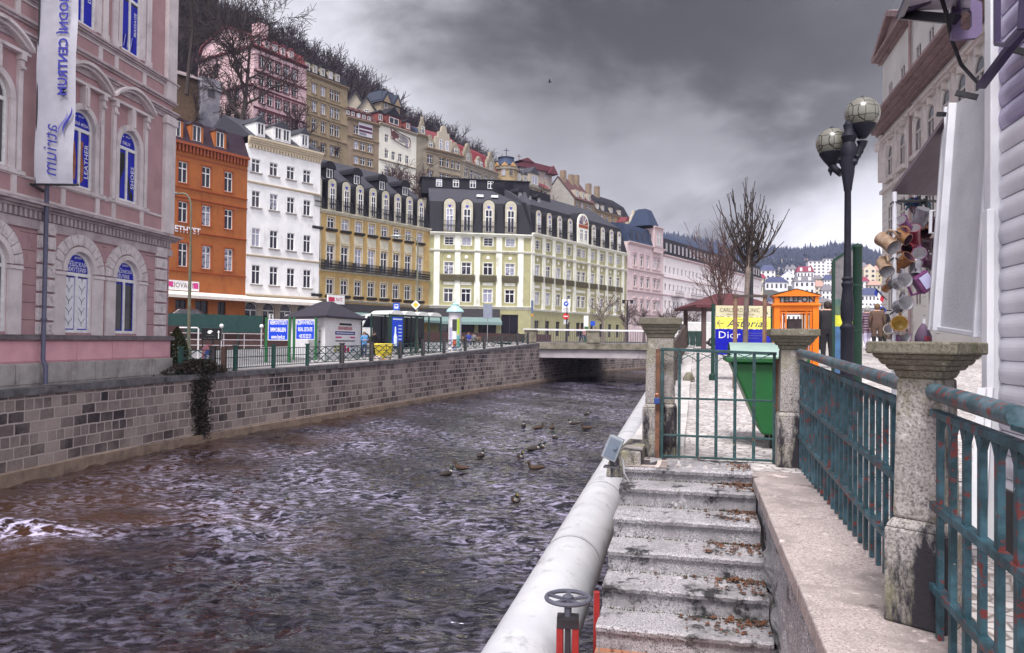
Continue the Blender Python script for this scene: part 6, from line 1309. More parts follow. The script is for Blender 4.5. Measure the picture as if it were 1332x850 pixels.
def blue_board(px0, px1, d, y0, y1, lines, label):
    P = gpos((px0 + px1) / 2, d); o = empty('advert_board', P, .05, label, 'sign', 'blue boards on green posts'); w = (px1 - px0) * d / 2000; z0 = at(px0, y1, d).z - P.z; z1 = at(px0, y0, d).z - P.z
    m = MB(); m.box(-w, w, -.03, .03, z0, z1, 0); m.box(-w + .05, w - .05, -.034, -.03, z0 + .05, z1 - .05, 1); m.build('panel', [WHT, M('advert_blue', (.01, .05, .55), (.015, .07, .65), .4, 2)], o)
    m = MB(); n_ = len(lines)
    for i, t in enumerate(lines): m.text(t, TM((0, -.04, z1 - (z1 - z0) * (i + .5) / n_)), .34, 0, 0, sx=min(1, (2 * w - .2) / (len(t) * .215)), bold=.012)
    m.build('lettering', TXW, o)
    for x in (-w - .09, w + .06): m = MB(); m.box(x - .07, x + .07, -.07, .07, 0, z1 + .12); m.build('post', M('post_green', (.02, .13, .04), (.015, .1, .03)), o)
blue_board(348.5, 375, 46, 415.5, 443, ['NEMOVITOSTI', 'IMMOBILIEN', 'www.loyd.cz'], 'blue board reading Nemovitosti, the left one of two on green posts'); blue_board(384.5, 409.5, 49, 415.5, 442, ['НЕДВИЖИМОСТЬ', 'REAL ESTATE', '+420 353 222 271'], 'blue board reading Real Estate, standing before the white kiosk')
# kiosk
C0 = gpos(423, 49); C1 = gpos(375, 54); C2 = gpos(470, 55); u1 = C1 - C0; u2 = C2 - C0; u1.z = u2.z = 0; kk_ = empty('kiosk', C0, 0, 'white kiosk with a dark shingled hip roof and posters', 'kiosk'); q = [Vector((0, 0, 0)), u2, u1 + u2, u1]; ze = at(423, 411, 49).z - C0.z; za = at(423, 389.5, 51.5).z - C0.z
m = MB(); m.add([p for p in q] + [p + Vector((0, 0, ze)) for p in q], [(0, 1, 5, 4), (1, 2, 6, 5), (2, 3, 7, 6), (3, 0, 4, 7)]); m.build('wall', M('kiosk_white', (.72, .71, .73), (.62, .61, .64), .7, 1.2), kk_)
cc = (u1 + u2) / 2; e_ = [cc + (p - cc) * 1.16 + Vector((0, 0, ze)) for p in q]; r0_ = cc - u1.normalized() * -.0 + (u2 - u1).normalized() * -.0; R1 = cc + u1 * .16 + Vector((0, 0, za)); R2 = cc - u1 * .1 + u2 * .08 + Vector((0, 0, za))
m = MB(); lo = [p - Vector((0, 0, .12)) for p in e_]; m.add(e_ + [R1, R2] + lo, [(0, 1, 5), (1, 2, 4, 5), (2, 3, 4), (3, 0, 5, 4), (6, 7, 1, 0), (7, 8, 2, 1), (8, 9, 3, 2), (9, 6, 0, 3), (6, 9, 8, 7)]); m.build('roof', M('kiosk_shingle', (.032, .028, .042), (.02, .017, .028), .7, 8, .5, 20), kk_)
d2 = u2.normalized(); n2 = Vector((d2.y, -d2.x, 0)); T2 = lambda f, z: u2 * f + n2 * .015 + Vector((0, 0, z)); m = MB()
m.text('САМАЯ НИЗКАЯ ЦЕНА', TM(T2(.52, 2.1), d2), .3, 0, 0, sx=.72, bold=.008)
for f0, f1, z, h_, mi in ((.36, .7, 2.38, .14, 2), (.26, .42, 1.5, .1, 3), (.66, .8, 1.5, .1, 3), (.26, .8, 1.26, .07, 2), (.5, .55, .72, .5, 3), (.58, .64, .66, .3, 0), (.68, .8, .9, .1, 1), (.68, .8, .62, .1, 1)): m.bar(T2(f0, z), T2(f1, z), .004, h_, mi)
m.bar(T2(.28, 1.79) + n2 * .003, T2(.76, 1.79) + n2 * .003, .004, .05, 5)
m.add([T2(.25, 1.68), T2(.8, 1.68), T2(.8, 1.9), T2(.25, 1.9)], [(0, 1, 2, 3)], 1)
for i in range(2):
    for j in range(3): f = .22 + j * .09; z = .55 + i * .25; m.add([T2(f, z), T2(f + .07, z), T2(f + .07, z + .17), T2(f, z + .17)], [(0, 1, 2, 3)], 4)
m.build('poster', [M('print_red', (.45, .02, .05)), M('print_navy', (.03, .03, .22)), M('print_black', ()), M('print_pink', (.55, .03, .2)), M('print_olive', (.3, .28, .05)), TXW], kk_)
d1 = u1.normalized(); n1_ = Vector((-d1.y, d1.x, 0)) * (1 if Vector((-d1.y, d1.x, 0)).dot(Vector((0, -1, 0))) > 0 else -1); m = MB(); f0 = u1 * .12 + n1_ * .03; f1 = u1 * .42 + n1_ * .03; m.add([f0, f1, f1 + Vector((0, 0, 2.2)), f0 + Vector((0, 0, 2.2))], [(0, 1, 2, 3), (3, 2, 1, 0)]); o = m.build('door', M('kiosk_door', (.6, .6, .62)), kk_)
for z in (.5, 1.2, 1.9): m = MB(); m.sphere(tuple(u1 * .12 + n1_ * .05 + Vector((0, 0, z))), .06, 6); m.build('hinge', IRON, o)
m = MB(); m.tube([tuple(u2 * .985 + n2 * .06), tuple(u2 * .985 + n2 * .06 + Vector((0, 0, ze - .2))), tuple(u2 * 1.05 + n2 * .1 + Vector((0, 0, ze)))], .04, 6); m.build('downpipe', IRON, kk_)
# yellow container, shelter, van, signs, column
P = gpos(499.5, 49); o = empty('yellow_container', P, .1, 'yellow recycling container half full of rubbish by the bus shelter', 'bin'); m = MB(); m.frustum((0, 0), .85, .8, 1.15, .95, .1, 1.0, 0); m.build('body', M('bin_yellow', (.55, .42, .02), (.42, .32, .02), .5), o, bev=.03); m = MB(); m.frustum((0, 0), 1.22, 1.02, 1.1, .9, 1.0, 1.14); m.build('lid', M('bin_lid_yellow', (.65, .52, .05)), o, bev=.02)
m = MB(); rnd = random.Random(4)
for k in range(10): m.sphere((rnd.uniform(-.45, .45), -.55 + rnd.uniform(-.1, .1), rnd.uniform(.05, .3)), rnd.uniform(.08, .16), 7)
tag(m.build('rubbish', M('rubbish', (.6, .58, .58), (.35, .15, .12), .7, 5), None, loc=P), 'white plastic rubbish piled in front of the yellow container', 'rubbish', kind='stuff')
A = gpos(505, 56); B = gpos(572, 61); A.z = B.z = min(A.z, B.z); sh = empty('bus_shelter', A, math.atan2(B.y - A.y, B.x - A.x), 'glass bus shelter with white barrel vault roof and a blue poster', 'shelter'); Ls = (B - A).length; zt = at(510, 409, 56).z - A.z; SHG = M('shelter_green', (.025, .06, .05), rough=.5)
nb = 4
for i in range(nb):
    x0, x1 = Ls * i / nb, Ls * (i + 1) / nb; m = MB(); P_ = arc(x0 + .03, x1 - .03, 0, 8); pts = [(x, zt + z * .42) for x, z in P_]; 
    for (a, b), (c, d_) in zip(pts, pts[1:]): m.add([(a, -.2, b), (a, 1.8, b), (c, 1.8, d_), (c, -.2, d_)], [(0, 1, 2, 3)])
    m.poly([(a, -.2, b) for a, b in pts]); m.build('roof_vault', M('shelter_roof', (.75, .74, .72), (.6, .6, .58), .4), sh, smooth='auto')
m = MB()
for i in range(nb + 1):
    for y in (-.1, 1.7): m.bar((Ls * i / nb, y, 0), (Ls * i / nb, y, zt), .09)
for y in (-.1, 1.7): m.bar((0, y, zt), (Ls, y, zt), .1, .12); m.bar((0, y, .5), (Ls, y, .5), .05)
m.build('frame', SHG, sh); m = MB(); m.quad((.1, 1.68, .55), (Ls - .1, 1.68, .55), (Ls - .1, 1.68, zt - .1), (.1, 1.68, zt - .1)); m.build('glass', GLD, sh)
m = MB(); w = 23 * 56 / 1000; m.box(.05, w + .05, -.25, -.15, .55, zt - .1, 0); m.box(.12, w - .02, -.262, -.25, .65, zt - .2, 1); xm = .12 + w * .4; m.lathe([(.14, .7), (.15, 1.3), (.07, 1.6), (.06, 2.0), (.02, 2.1)], (xm * .7, -.28, 0), 8, 2); 
for k in range(6): m.box(xm * 1.25, w - .12, -.268, -.262, .9 + k * .25, .97 + k * .25, 2)
m.box(.2, w - .1, -.268, -.262, zt - .4, zt - .3, 2); m.build('poster', [SHG, M('advert_blue', ()), M('poster_pale', (.65, .75, .85))], sh)
P = gpos(497, 68, 1.0); o = empty('white_van', P, .45, 'white delivery van behind the bus shelter', 'van'); car_mesh(o, 5.2, 1.9, 2.35, M('van_white', (.62, .61, .6), (.5, .5, .5), .3), True)
def sign_post(px, d, parts, h_y, label, name='road_sign', cat='sign', polem=None, r=.035, group=None):
    P = gpos(px, d, zl(d) if d < 79 else 1.0); o = empty(name, P, 0, label, cat, group); zt = at(px, h_y, d).z - P.z; m = MB(); m.tube([(0, 0, 0), (0, 0, zt)], r, 8); m.build('pole', polem or M('pole_grey', (.25, .25, .26)), o)
    for nm, x0, x1, y0, y1, mats, fn in parts:
        a, b = at(x0, y1, d), at(x1, y0, d); m = MB(); fn(m, a.x - P.x, b.x - P.x, a.z - P.z, b.z - P.z); m.build(nm, mats, o)
    return o
def rect(m, x0, x1, z0, z1): m.box(x0, x1, -.07, -.04, z0, z1)
def busf(m, x0, x1, z0, z1): m.box(x0, x1, -.07, -.04, z0, z1); w = x1 - x0; m.box(x0 + w * .2, x1 - w * .2, -.08, -.07, z0 + .12, z1 - .1, 1); m.box(x0 + w * .28, x1 - w * .28, -.09, -.08, (z0 + z1) / 2, z1 - .15, 0)
sign_post(516, 57, [('panel', 511.5, 520, 394.5, 403.5, [M('sign_blue', (.02, .08, .5)), WHT], busf)], 394, 'blue bus stop sign above the shelter roof')
sign_post(634, 70, [('panel', 628.5, 640.5, 396, 414.5, M('sign_back_grey', (.22, .24, .30), (.17, .19, .25)), rect)], 396, 'plain grey back of a large road sign near the end of the promenade')
sign_post(692, 80, [('panel', 690.6, 694, 391, 407.5, M('sign_back_blue', (.10, .13, .22)), rect), ('plate', 691.4, 693.6, 408, 412, M('sign_amber', (.55, .25, .03)), rect)], 391, 'narrow blue sign seen edge on at the left end of the bridge')
def disc(m, x0, x1, z0, z1):
    c = ((x0 + x1) / 2, (z0 + z1) / 2); r = (x1 - x0) / 2; m.prism([(c[0] + r * math.cos(t), c[1] + r * math.sin(t)) for t in np.linspace(0, 2 * math.pi, 21)[:-1]], -.1, -.06, 0); m.box(c[0] - r * .72, c[0] + r * .72, -.11, -.1, c[1] - r * .18, c[1] + r * .18, 1)
def bigp(m, x0, x1, z0, z1):
    m.box(x0, x1, -.1, -.06, z0, z1, 0); c = ((x0 + x1) / 2, z0 + (z1 - z0) * .65); r = (x1 - x0) * .32; m.prism([(c[0] + r * math.cos(t), c[1] + r * math.sin(t)) for t in np.linspace(0, 2 * math.pi, 21)[:-1]], -.115, -.1, 1); m.add([(c[0] - r * .5, -.12, c[1]), (c[0] + r * .1, -.12, c[1] - r * .5), (c[0] + r * .1, -.12, c[1] - r * .2), (c[0] + r * .6, -.12, c[1] + r * .3), (c[0] + r * .4, -.12, c[1] + r * .5), (c[0] - r * .1, -.12, c[1] + r * .05), (c[0] - r * .2, -.12, c[1] + r * .3)], [tuple(range(7))], 0)
    for k in range(3): m.box(x0 + .12, x1 - .12, -.112, -.1, z0 + .12 + .14 * k, z0 + .17 + .14 * k, 2)
sign_post(737, 87, [('blue_arrow_panel', 731, 741.5, 389.5, 406.5, [WHT, M('sign_blue', ()), M('pole_grey', ())], bigp), ('no_entry_disc', 732, 740, 407.7, 416, [M('noentry_red', (.6, .01, .02)), WHT], disc), ('plate', 733, 739, 416.5, 422, M('plate_grey', (.5, .5, .54)), rect)], 389, 'no entry sign below a white panel with a blue disc at the bridge', polem=IRON, r=.12)
P = gpos(591.5, 60); o = empty('advertising_column', P, 0, 'round advertising column with teal cap and bright posters', 'advertising column'); zc = lambda y: at(591.5, y, 60).z - P.z; R = .5
m = MB(); m.lathe([(R + .08, 0), (R + .08, .35), (R, .4), (R, zc(407))], n=20); m.build('drum', M('column_pale', (.62, .6, .62)), o, smooth='auto'); m = MB(); m.lathe([(R + .12, zc(407)), (R + .2, zc(406)), (R + .12, zc(403)), (R * .7, zc(400)), (R * .55, zc(397)), (R * .66, zc(396.6)), (R * .1, zc(393.5))], n=20); m.tube([(0, 0, zc(394)), (0, 0, zc(389))], .03, 6); m.build('cap', M('cap_teal', (.36, .55, .55), (.3, .46, .47), .5), o, smooth='auto')
rnd = random.Random(11); pm = [M('col_post_%s' % nme, c) for nme, c in (('dark', (.05, .05, .05)), ('lime', (.5, .7, .05)), ('lilac', (.45, .4, .6)), ('white', (.75, .75, .75)), ('red', (.6, .12, .06)), ('navy', (.04, .06, .4)), ('aqua', (.2, .5, .5)))]
for a0, a1, z0, z1, k in ((-2.9, -2.45, 1.1, 2.6, 3), (-2.4, -1.95, .6, 2.0, 2), (-1.9, -1.2, 1.75, 2.65, 0), (-1.85, -1.3, 1.1, 1.7, 3), (-1.8, -1.25, .55, 1.05, 4), (-1.15, -.7, 1.5, 2.7, 1), (-1.2, -.6, .5, 1.4, 6), (-2.35, -1.95, 2.05, 2.6, 3), (-1.9, -1.25, .15, .5, 5)):
    m = MB(); 
    for j in range(5): t0, t1 = a0 + (a1 - a0) * j / 5, a0 + (a1 - a0) * (j + 1) / 5; r_ = R + .008; m.quad((r_ * math.cos(t0), r_ * math.sin(t0), z0), (r_ * math.cos(t1), r_ * math.sin(t1), z0), (r_ * math.cos(t1), r_ * math.sin(t1), z1), (r_ * math.cos(t0), r_ * math.sin(t0), z1))
    m.build('poster', pm[k], o)
P = at(762, 443, 88); P.z = 1.0; o = empty('info_pillar', P, 0, 'green pillar with a white top panel beside the people on the bridge', 'sign'); z = at(762, 411, 88).z - 1; m = MB(); m.box(-.22, .22, -.1, .1, 0, z * .6); m.build('base', M('post_green', ()), o); m = MB(); m.box(-.26, .26, -.12, .12, z * .6, z); m.build('panel', WHT, o)
sign_post(771, 89, [('panel', 768, 774, 418, 424, M('sign_blue', ()), rect)], 418, 'small blue sign behind the middle bridge post')
# pollarded trees along the street beyond the bridge
for px, d, yt, yb, sd, lb in ((784, 94, 380, 438, 3, 'largest pollarded bare tree behind the bridge railing'), (814, 100, 393, 438, 4, 'second pollarded bare tree right of the largest one'), (838, 108, 397, 440, 5, 'small bare street tree just left of the gate pillar'), (877, 100, 398, 440, 6, 'bare street tree above the dark bins, left of its pair'), (902, 100, 400, 440, 7, 'bare street tree above the dark bins, right of its pair'), (862, 112, 403, 440, 9, 'low bare street tree behind the left gate pillar')):
    P = at(px, 441, d); P.z = 1.0; h = at(px, yt, d).z - 1; bare_tree('street_tree', P, h, sd, lb, 'pollarded street trees', .75, (9, 6, 4), .17 + .002 * h, .10, 3, .30, BARKL if px < 790 else M('bark_mid', (.12, .09, .085), (.07, .05, .05)), .1, .022, seg=3)
P = at(816, 440, 96); P.z = 1; o = empty('twin_lamp', P, 0, 'dark street lamp with two heads beyond the bridge', 'street lamp'); z = at(816, 391, 96).z - 1; m = MB(); m.tube([(0, 0, 0), (0, 0, z)], .09, 8); m.bar((-.55, 0, z), (.55, 0, z), .08); m.build('pole', IRON, o)
for s_ in (-.5, .5): m = MB(); m.frustum((s_, 0), .28, .28, .4, .4, z - .4, z + .05); m.build('lamp_head', IRON, o)
# ================================================================ FAR VALLEY
def tz(Y, px):
    R = (447 - lerp(px, [860, 880, 920, 960, 1000, 1050, 1090, 1110, 1150, 1200], [306, 309, 316, 325, 326, 324, 318, 318, 332, 345])) * .9 - 8
    return lerp(Y, [225, 300, 400, 520, 640, 900, 1100], [.7, 5, 20, 44, .62 * max(R, 60), R, R - 20])
mb = MB(); XS = np.linspace(780, 1330, 60); YS = [226, 260, 300, 350, 400, 460, 520, 580, 640, 720, 800, 860, 900, 960, 1100]
for i, px in enumerate(XS):
    for j, Y in enumerate(YS):
        mb.v.append(((px - 666) / 1000 * Y, Y, tz(Y, px) + rng.uniform(-.8, .8) * (Y > 300)))
        if i and j: a = i * len(YS) + j; b = a - len(YS); mb.f.append((b - 1, a - 1, a, b)); mb.m.append(0)
tag(mb.build('far_hill', M('far_hill_ground', (.07, .07, .06), (.05, .05, .045), .95, .05)), kind='structure')
AV = []; AF = []; off = 0; r_ = random.Random(31)
def conv(sd):
    q = random.Random(sd); m = MB(); H = 1.0
    for k in range(4):
        z = .12 + k * .21; rr = .26 * (1 - k * .2); vs = [(rr * q.uniform(.7, 1.2) * math.cos(w), rr * q.uniform(.7, 1.2) * math.sin(w), z) for w in np.linspace(0, 6.28, 8)[:-1]]; m.add(vs + [(0, 0, z + .36)], [(i, (i + 1) % 7, 7) for i in range(7)])
    return np.array(m.v), np.array(m.f)
cv = [conv(i) for i in range(4)]
for k in range(9000):
    px = r_.uniform(800, 1300); Y = 560 + 350 * r_.random() ** .8
    fv, ff = cv[k % 4]; h = r_.uniform(8, 13) * (1.3 if r_.random() < .08 else 1); q = fv * np.array([h * .8, h * .8, h]) + np.array([(px - 666) / 1000 * Y, Y, tz(Y, px) - .5]); AV.append(q); AF.append(ff + off); off += len(q)
AV = np.concatenate(AV); AF = np.concatenate(AF); me = bpy.data.meshes.new('far_forest'); me.vertices.add(len(AV)); me.vertices.foreach_set('co', AV.ravel()); me.loops.add(AF.size); me.loops.foreach_set('vertex_index', AF.ravel()); me.polygons.add(len(AF)); me.polygons.foreach_set('loop_start', np.arange(0, AF.size, 3)); me.update(calc_edges=True); me.validate()
me.materials.append(M('far_conifer_haze', (.034, .043, .07), (.02, .028, .05), .9, .06)); o = bpy.data.objects.new('far_forest', me); COL.objects.link(o); tag(o, 'conifer forest tinted haze blue along the far ridge closing the valley', 'forest', kind='stuff')  # blue of the distant haze painted into the conifer colour
TWN = {}
def town_house(px0, px1, ye, yb, label, wall, roof, nc, nr, yr=None, rt='hip', d=None, rz=0, frame=None):
    c = (px0 + px1) / 2
    if d is None: d = min((abs((447 - yb) * D / 1000 + 1.17 - tz(D, c)), D) for D in np.arange(235, 620, 5))[1]
    P = at(c, yb, d); r = empty('town_house', P, rz - .2, label, 'house', 'houses of the far valley'); w = (px1 - px0) * d / 1000; he = (yb - ye) * d / 1000; dp = min(14, w * .9); hr = (ye - (yr or ye - 5)) * d / 1000
    m = MB(); m.box(-w / 2, w / 2, 0, dp, -4, he); m.build('wall', wall, r); m = MB(); e = .5
    if rt == 'hip': m.add([(-w / 2 - e, -e, he), (w / 2 + e, -e, he), (w / 2 + e, dp + e, he), (-w / 2 - e, dp + e, he), (-w * .28, dp / 2, he + hr), (w * .28, dp / 2, he + hr)], [(0, 1, 5, 4), (1, 2, 5), (2, 3, 4, 5), (3, 0, 4), (3, 2, 1, 0)])
    elif rt == 'gable': m.prism([(-w / 2 - e, he - .3), (w / 2 + e, he - .3), (0, he + hr)], .5, dp); m.prism([(-w / 2, he), (w / 2, he), (0, he + hr - .5)], -.02, .5, 1)
    elif rt == 'mansard': m.frustum((0, dp / 2), w + .8, dp + .8, w - 2.4, dp - 2.4, he, he + hr)
    else: m.box(-w / 2 - .3, w / 2 + .3, -.3, dp + .3, he, he + .5)
    m.build('roof', [roof, wall], r)
    if nc:
        ww = w / nc * .42; hh = he / nr * .5; key = (round(ww, 1), round(hh, 1))
        if key not in TWN: q = MB(); q.box(-ww / 2, ww / 2, -.08, .05, 0, hh); t = q.build('window', GLD, None); TWN[key] = t.data; bpy.data.objects.remove(t)
        for i in range(nc):
            for j in range(nr): o = bpy.data.objects.new('window', TWN[key]); COL.objects.link(o); o.parent = r; o.location = (-w / 2 + w * (i + .5) / nc, 0, he * (j + .28) / nr)
        if rt == 'mansard':
            for i in range(max(2, nc // 2)): q = MB(); x = -w / 2 + w * (i + .5) / max(2, nc // 2); q.box(x - .8, x + .8, -.2, 2, he + hr * .15, he + hr * .75); q.build('dormer', WHT, r)
    return r
tW = M('town_white', (.74, .72, .74), (.62, .6, .63)); tC = M('town_cream', (.62, .54, .42), (.5, .43, .33)); tY = M('town_yellow', (.55, .45, .27)); tB = M('town_beige', (.5, .44, .37))
tRB = M('town_blue_roof', (.05, .06, .13)); tRR = M('town_red_roof', (.22, .03, .06)); tRG = M('town_grey_roof', (.16, .15, .17)); tRP = M('town_pink_roof', (.4, .24, .2))
town_house(988, 1008, 338, 349, 'yellow far house with a dark gable roof high on the valley slope', tY, tRB, 3, 2, 331)
town_house(1008, 1050, 338, 349, 'long beige far building with a flat roof below the ridge', tB, tB, 9, 2, 336, 'flat')
town_house(1052, 1073, 340, 361, 'white far apartment block with rows of dark windows', tW, tRG, 4, 5, 338, 'flat'); town_house(1071, 1083, 337, 361, 'taller stepped wing of the white far apartment block', tW, tRG, 3, 6, 335, 'flat')
town_house(1037, 1058, 354, 362, 'far house with a wine red mansard roof', tW, tRR, 5, 1, 346.5, 'mansard')
town_house(990, 1008, 352, 363, 'small white far house with blue hip roof', tW, tRB, 3, 2, 344)
town_house(996, 1024, 367, 378, 'broad white far house with a long dark blue roof left of the phone box roof', tW, tRB, 5, 1, 359.5); town_house(1016, 1033, 360, 372, 'narrow far house with a blue gable roof behind the broad white one', tW, tRB, 3, 2, 352, 'gable')
town_house(1034, 1059, 366, 384, 'white far house with arched dormers just above the phone box', tW, tRG, 4, 2, 359, 'mansard')
town_house(1060, 1072, 373, 384, 'far house with a pinkish brown roof right of the phone box', tC, tRP, 2, 2, 365); town_house(1069, 1084, 378, 396, 'pale far house with grey roof beside the green board', tW, tRG, 3, 3, 370)
town_house(1124, 1139, 350, 369, 'tall cream far house with a gable right of the green post', tC, tRP, 2, 3, 343, 'gable'); town_house(1121, 1148, 384, 402, 'white far house with blue roof right of the lamp post', tW, tRB, 6, 2, 374); town_house(1116, 1128, 348, 362, 'far white house with flat top right behind the lamp post', tW, tRG, 2, 2, 341)
town_house(1008, 1020, 352, 358, 'tiny beige far house below the long beige building', tB, tRG, 3, 1, 347); town_house(955, 985, 352, 378, 'pale far house showing through the young tree on the valley floor', tW, tRG, 5, 3, 345); town_house(972, 992, 372, 392, 'grey roofed far house just right of the young tree', tC, tRG, 4, 2, 364)
town_house(1085, 1115, 352, 372, 'far house with red brown roof hidden behind the lamp post', tC, tRP, 4, 3, 345)
town_house(1048, 1066, 388, 440, 'cream street house at the end of the shopping street right of the phone box', tC, tRG, 4, 4, 381, 'hip', 120, .3); town_house(1066, 1084, 394, 440, 'pale street house with narrow windows behind the crowd', tB, tRG, 4, 4, 388, 'hip', 135, .3)
town_house(1124, 1146, 402, 442, 'white street house with many windows right of the green post', tW, tRB, 6, 4, 396, 'mansard', 110, -.1); town_house(1000, 1046, 392, 440, 'white street house behind the phone box', tW, tRB, 8, 3, 382, 'hip', 140, 0); town_house(930, 1002, 402, 440, 'low pale street building behind the red roofed pavilion', tW, tRG, 10, 2, 394, 'hip', 130, 0)
for a_ in ((1022, 1036, 350, 359, 'small pale far house with dark roof left of the wine red mansard', tW, tRG, 3, 2, 344), (1058, 1070, 363, 374, 'narrow cream far house directly below the white apartment block', tC, tRG, 3, 2, 358), (1072, 1084, 364, 377, 'narrow white far house with blue roof below the stepped wing', tW, tRB, 3, 3, 357), (984, 996, 362, 373, 'cream far house with red roof close to the young tree', tC, tRR, 3, 2, 356), (1137, 1151, 352, 367, 'yellow far house next to the upper mugs', tY, tRP, 3, 3, 345), (1130, 1145, 371, 384, 'beige far house with pinkish brown roof below the tall cream gable', tB, tRP, 3, 2, 365), (1119, 1130, 366, 377, 'small white far house with red roof touching the green post', tW, tRR, 2, 2, 360), (960, 975, 360, 373, 'white far house with grey roof seen through the young tree branches', tW, tRG, 3, 2, 353), (944, 960, 364, 379, 'cream far house half hidden by the reddish bushy tree', tC, tRG, 3, 2, 357), (1084, 1097, 340, 352, 'white far house high on the slope left of the lamp post', tW, tRG, 3, 2, 334), (1012, 1024, 346, 352, 'tiny yellow far house under the long flat roofed building', tY, tRB, 3, 1, 341), (1044, 1056, 341, 350, 'beige far house squeezed left of the white apartment block', tB, tRR, 3, 2, 336)): town_house(*a_)
# ================================================================ RIGHT SIDE
CRM = M('right_cream', (.60, .58, .56), (.50, .48, .465), .8, .6, .1, 20, stain=.15, sc=(.36, .31, .3), ssc=.5); BRC = M('cornice_brown', (.28, .19, .19), (.19, .13, .135), .75, 2, stain=.2)
F = Facade('street_building', 1147, 42.6, 1445, 19.05, .9, 'tall cream classical building with brown cornices on the right side of the street'); L = F.L; Z = F.hit
ce = Z(1147, 167)[1]; at1 = Z(1150, 95)[1]; pw = (Z(1194.6, 197)[1], Z(1194.6, 152)[1]); aw = (Z(1175.7, 114)[1], Z(1175.7, 84)[1]); pc = [Z(x, y)[0] for x, y in ((1158, 208), (1174, 196), (1194.6, 174), (1211, 157), (1230.5, 134.6), (1251, 107))]; st_ = pc[-1] - pc[-2]; pc += [pc[-1] + st_ * k for k in (1, 2, 3)]
pc = [x for x in pc if x < L - 1]; ww = 1.25
lows = [(pw[0] - 3.9, pw[0] - 1.6), (pw[0] - 7.2, pw[0] - 4.9)]
ops = [(x - ww / 2, x + ww / 2, pw[0], pw[1], 1) for x in pc] + [(x - .42, x + .42, *aw) for x in pc] + [(x - .5, x + .5, a, b) for x in pc for a, b in lows if a > .5]
m = MB(); top = at1 + .8; wallgrid(m, 0, L, -1, top, ops, .1); shell(m, L, top, 10, 0); z = -.5
while z < pw[0] - .8:
    for a, b in zip([0] + [x + .75 for x in pc], [x - .75 for x in pc] + [L]):
        if b > a: m.box(a, b, -.005, .0, z, z + .03, 1)
    z += .42
F.part('wall', m, [CRM, M('right_joint', (.36, .3, .3))])
m = MB(); cornice(m, -.55, L, ce - .45, .55, .95, 0, 4); m.box(-.4, .02, -.9, 6, ce - .1, ce + .1); cornice(m, -.3, L, top - .2, .35, .5, 0, 3)
x1 = Z(1186, 60)[0]; ap = Z(1160, 26)[1]; m.add([(-.4, -.5, top + .15), (x1, -.5, top + .15), (x1 / 2, -.5, ap), (-.4, -.2, top + .15), (x1, -.2, top + .15), (x1 / 2, -.2, ap)], [(3, 4, 5)]); 
for a, b in (((-.5, -.3, top + .15), (x1 / 2, -.3, ap)), ((x1 / 2, -.3, ap), (x1 + .1, -.3, top + .15))): m.bar(a, b, .4, .28)
F.part('cornice', m, BRC)
m = MB(); m.prism([(0, top + .1), (x1, top + .1), (x1 / 2, ap - .2)], -.12, 4); m.box(x1, L, .2, 9, top, top + 2.6); F.part('attic', m, CRM)
m = MB()
for x in pc:
    a, b = pw; 
    for s_ in (-1, 1): m.box(x + s_ * .72 - .07, x + s_ * .72 + .07, -.07, .02, a - .1, b)
    m.box(x - .8, x + .8, -.2, .02, b + .28, b + .42); m.box(x - .9, x + .9, -.3, .02, b + .42, b + .5); m.box(x - .75, x + .75, -.22, .02, a - .3, a - .1)
    m.box(x - .12, x + .12, -.16, .02, b - .05, b + .28)
for x in [(p + q) / 2 for p, q in zip(pc, pc[1:])]: m.box(x - .16, x + .16, -.05, .02, pw[0] - .4, ce - .9)
for a in (pw[0] - .7, pw[0] - 4.3, ce - .95): m.box(-.05, L, -.15, .02, a, a + .18)
m.box(-.15, .35, -.2, .02, pw[0], ce - .5); m.lathe([(.15, 0), (.22, .3), (.1, .6)], (-.1, -.2, pw[1] + .1), 8)
F.part('moulding', m, M('right_trim', (.6, .54, .52), (.44, .38, .37), .8, 1.5))
for x in pc:
    window(F.root, x, pw[0], ww, pw[1] - pw[0], .06, 'cross', M('right_frame', (.5, .46, .45)), GLD, True); window(F.root, x, aw[0], .84, aw[1] - aw[0], .06, 'two', M('right_frame', ()), GLD)
    for a, b in lows:
        if a > .5: window(F.root, x, a, 1.0, b - a, .06, 'cross', M('right_frame', ()), GLD)
x = Z(1187, 70)[0]; m = MB(); m.tube([(x, -.12, top), (x, -.12, ce + .2)], .07, 8); m.tube([(x + .1, -.12, ce - .6), (x + .1, -.12, 0)], .07, 8); F.part('downpipe', m, BRC)
# souvenir stall with board siding
stl = empty('souvenir_stall', RB(1.7, 4, 0), -TH, 'white souvenir stall of rounded boards with an open grey shutter panel', 'stall'); TS = Matrix.Translation(Vector((-1.7, -4, 0)))
SID = M('siding_white', (.64, .62, .68), (.55, .53, .60), .38, 3, .05, 12, stain=.12, sc=(.36, .33, .42), ssc=1.5, spec=.5); SID_REFL = M('siding_reflection', (.34, .29, .46), (.24, .2, .35), .22, 1.4, .04, 8, spec=.7)
m = MB(TS); hc = .132; z = -.1; k = 0
while z < 3.55:
    pr = [(1.70 - .020 * math.sin(math.pi * t) ** .7, z + hc * t) for t in np.linspace(.02, .98, 8)] + [(1.715, z + hc)]
    mi = 0 if z < 2.30 else 1  # upper boards take the purple reflection as their colour
    for (a, b), (c, d_) in zip(pr, pr[1:]): m.quad((a, .6, b), (a, 4.93, b), (c, 4.93, d_), (c, .6, d_), mi)
    z += hc; k += 1
m.box(1.71, 3.6, .6, 4.95, -.1, 3.6, 0); m.build('siding', [SID, SID_REFL], stl, smooth='auto')
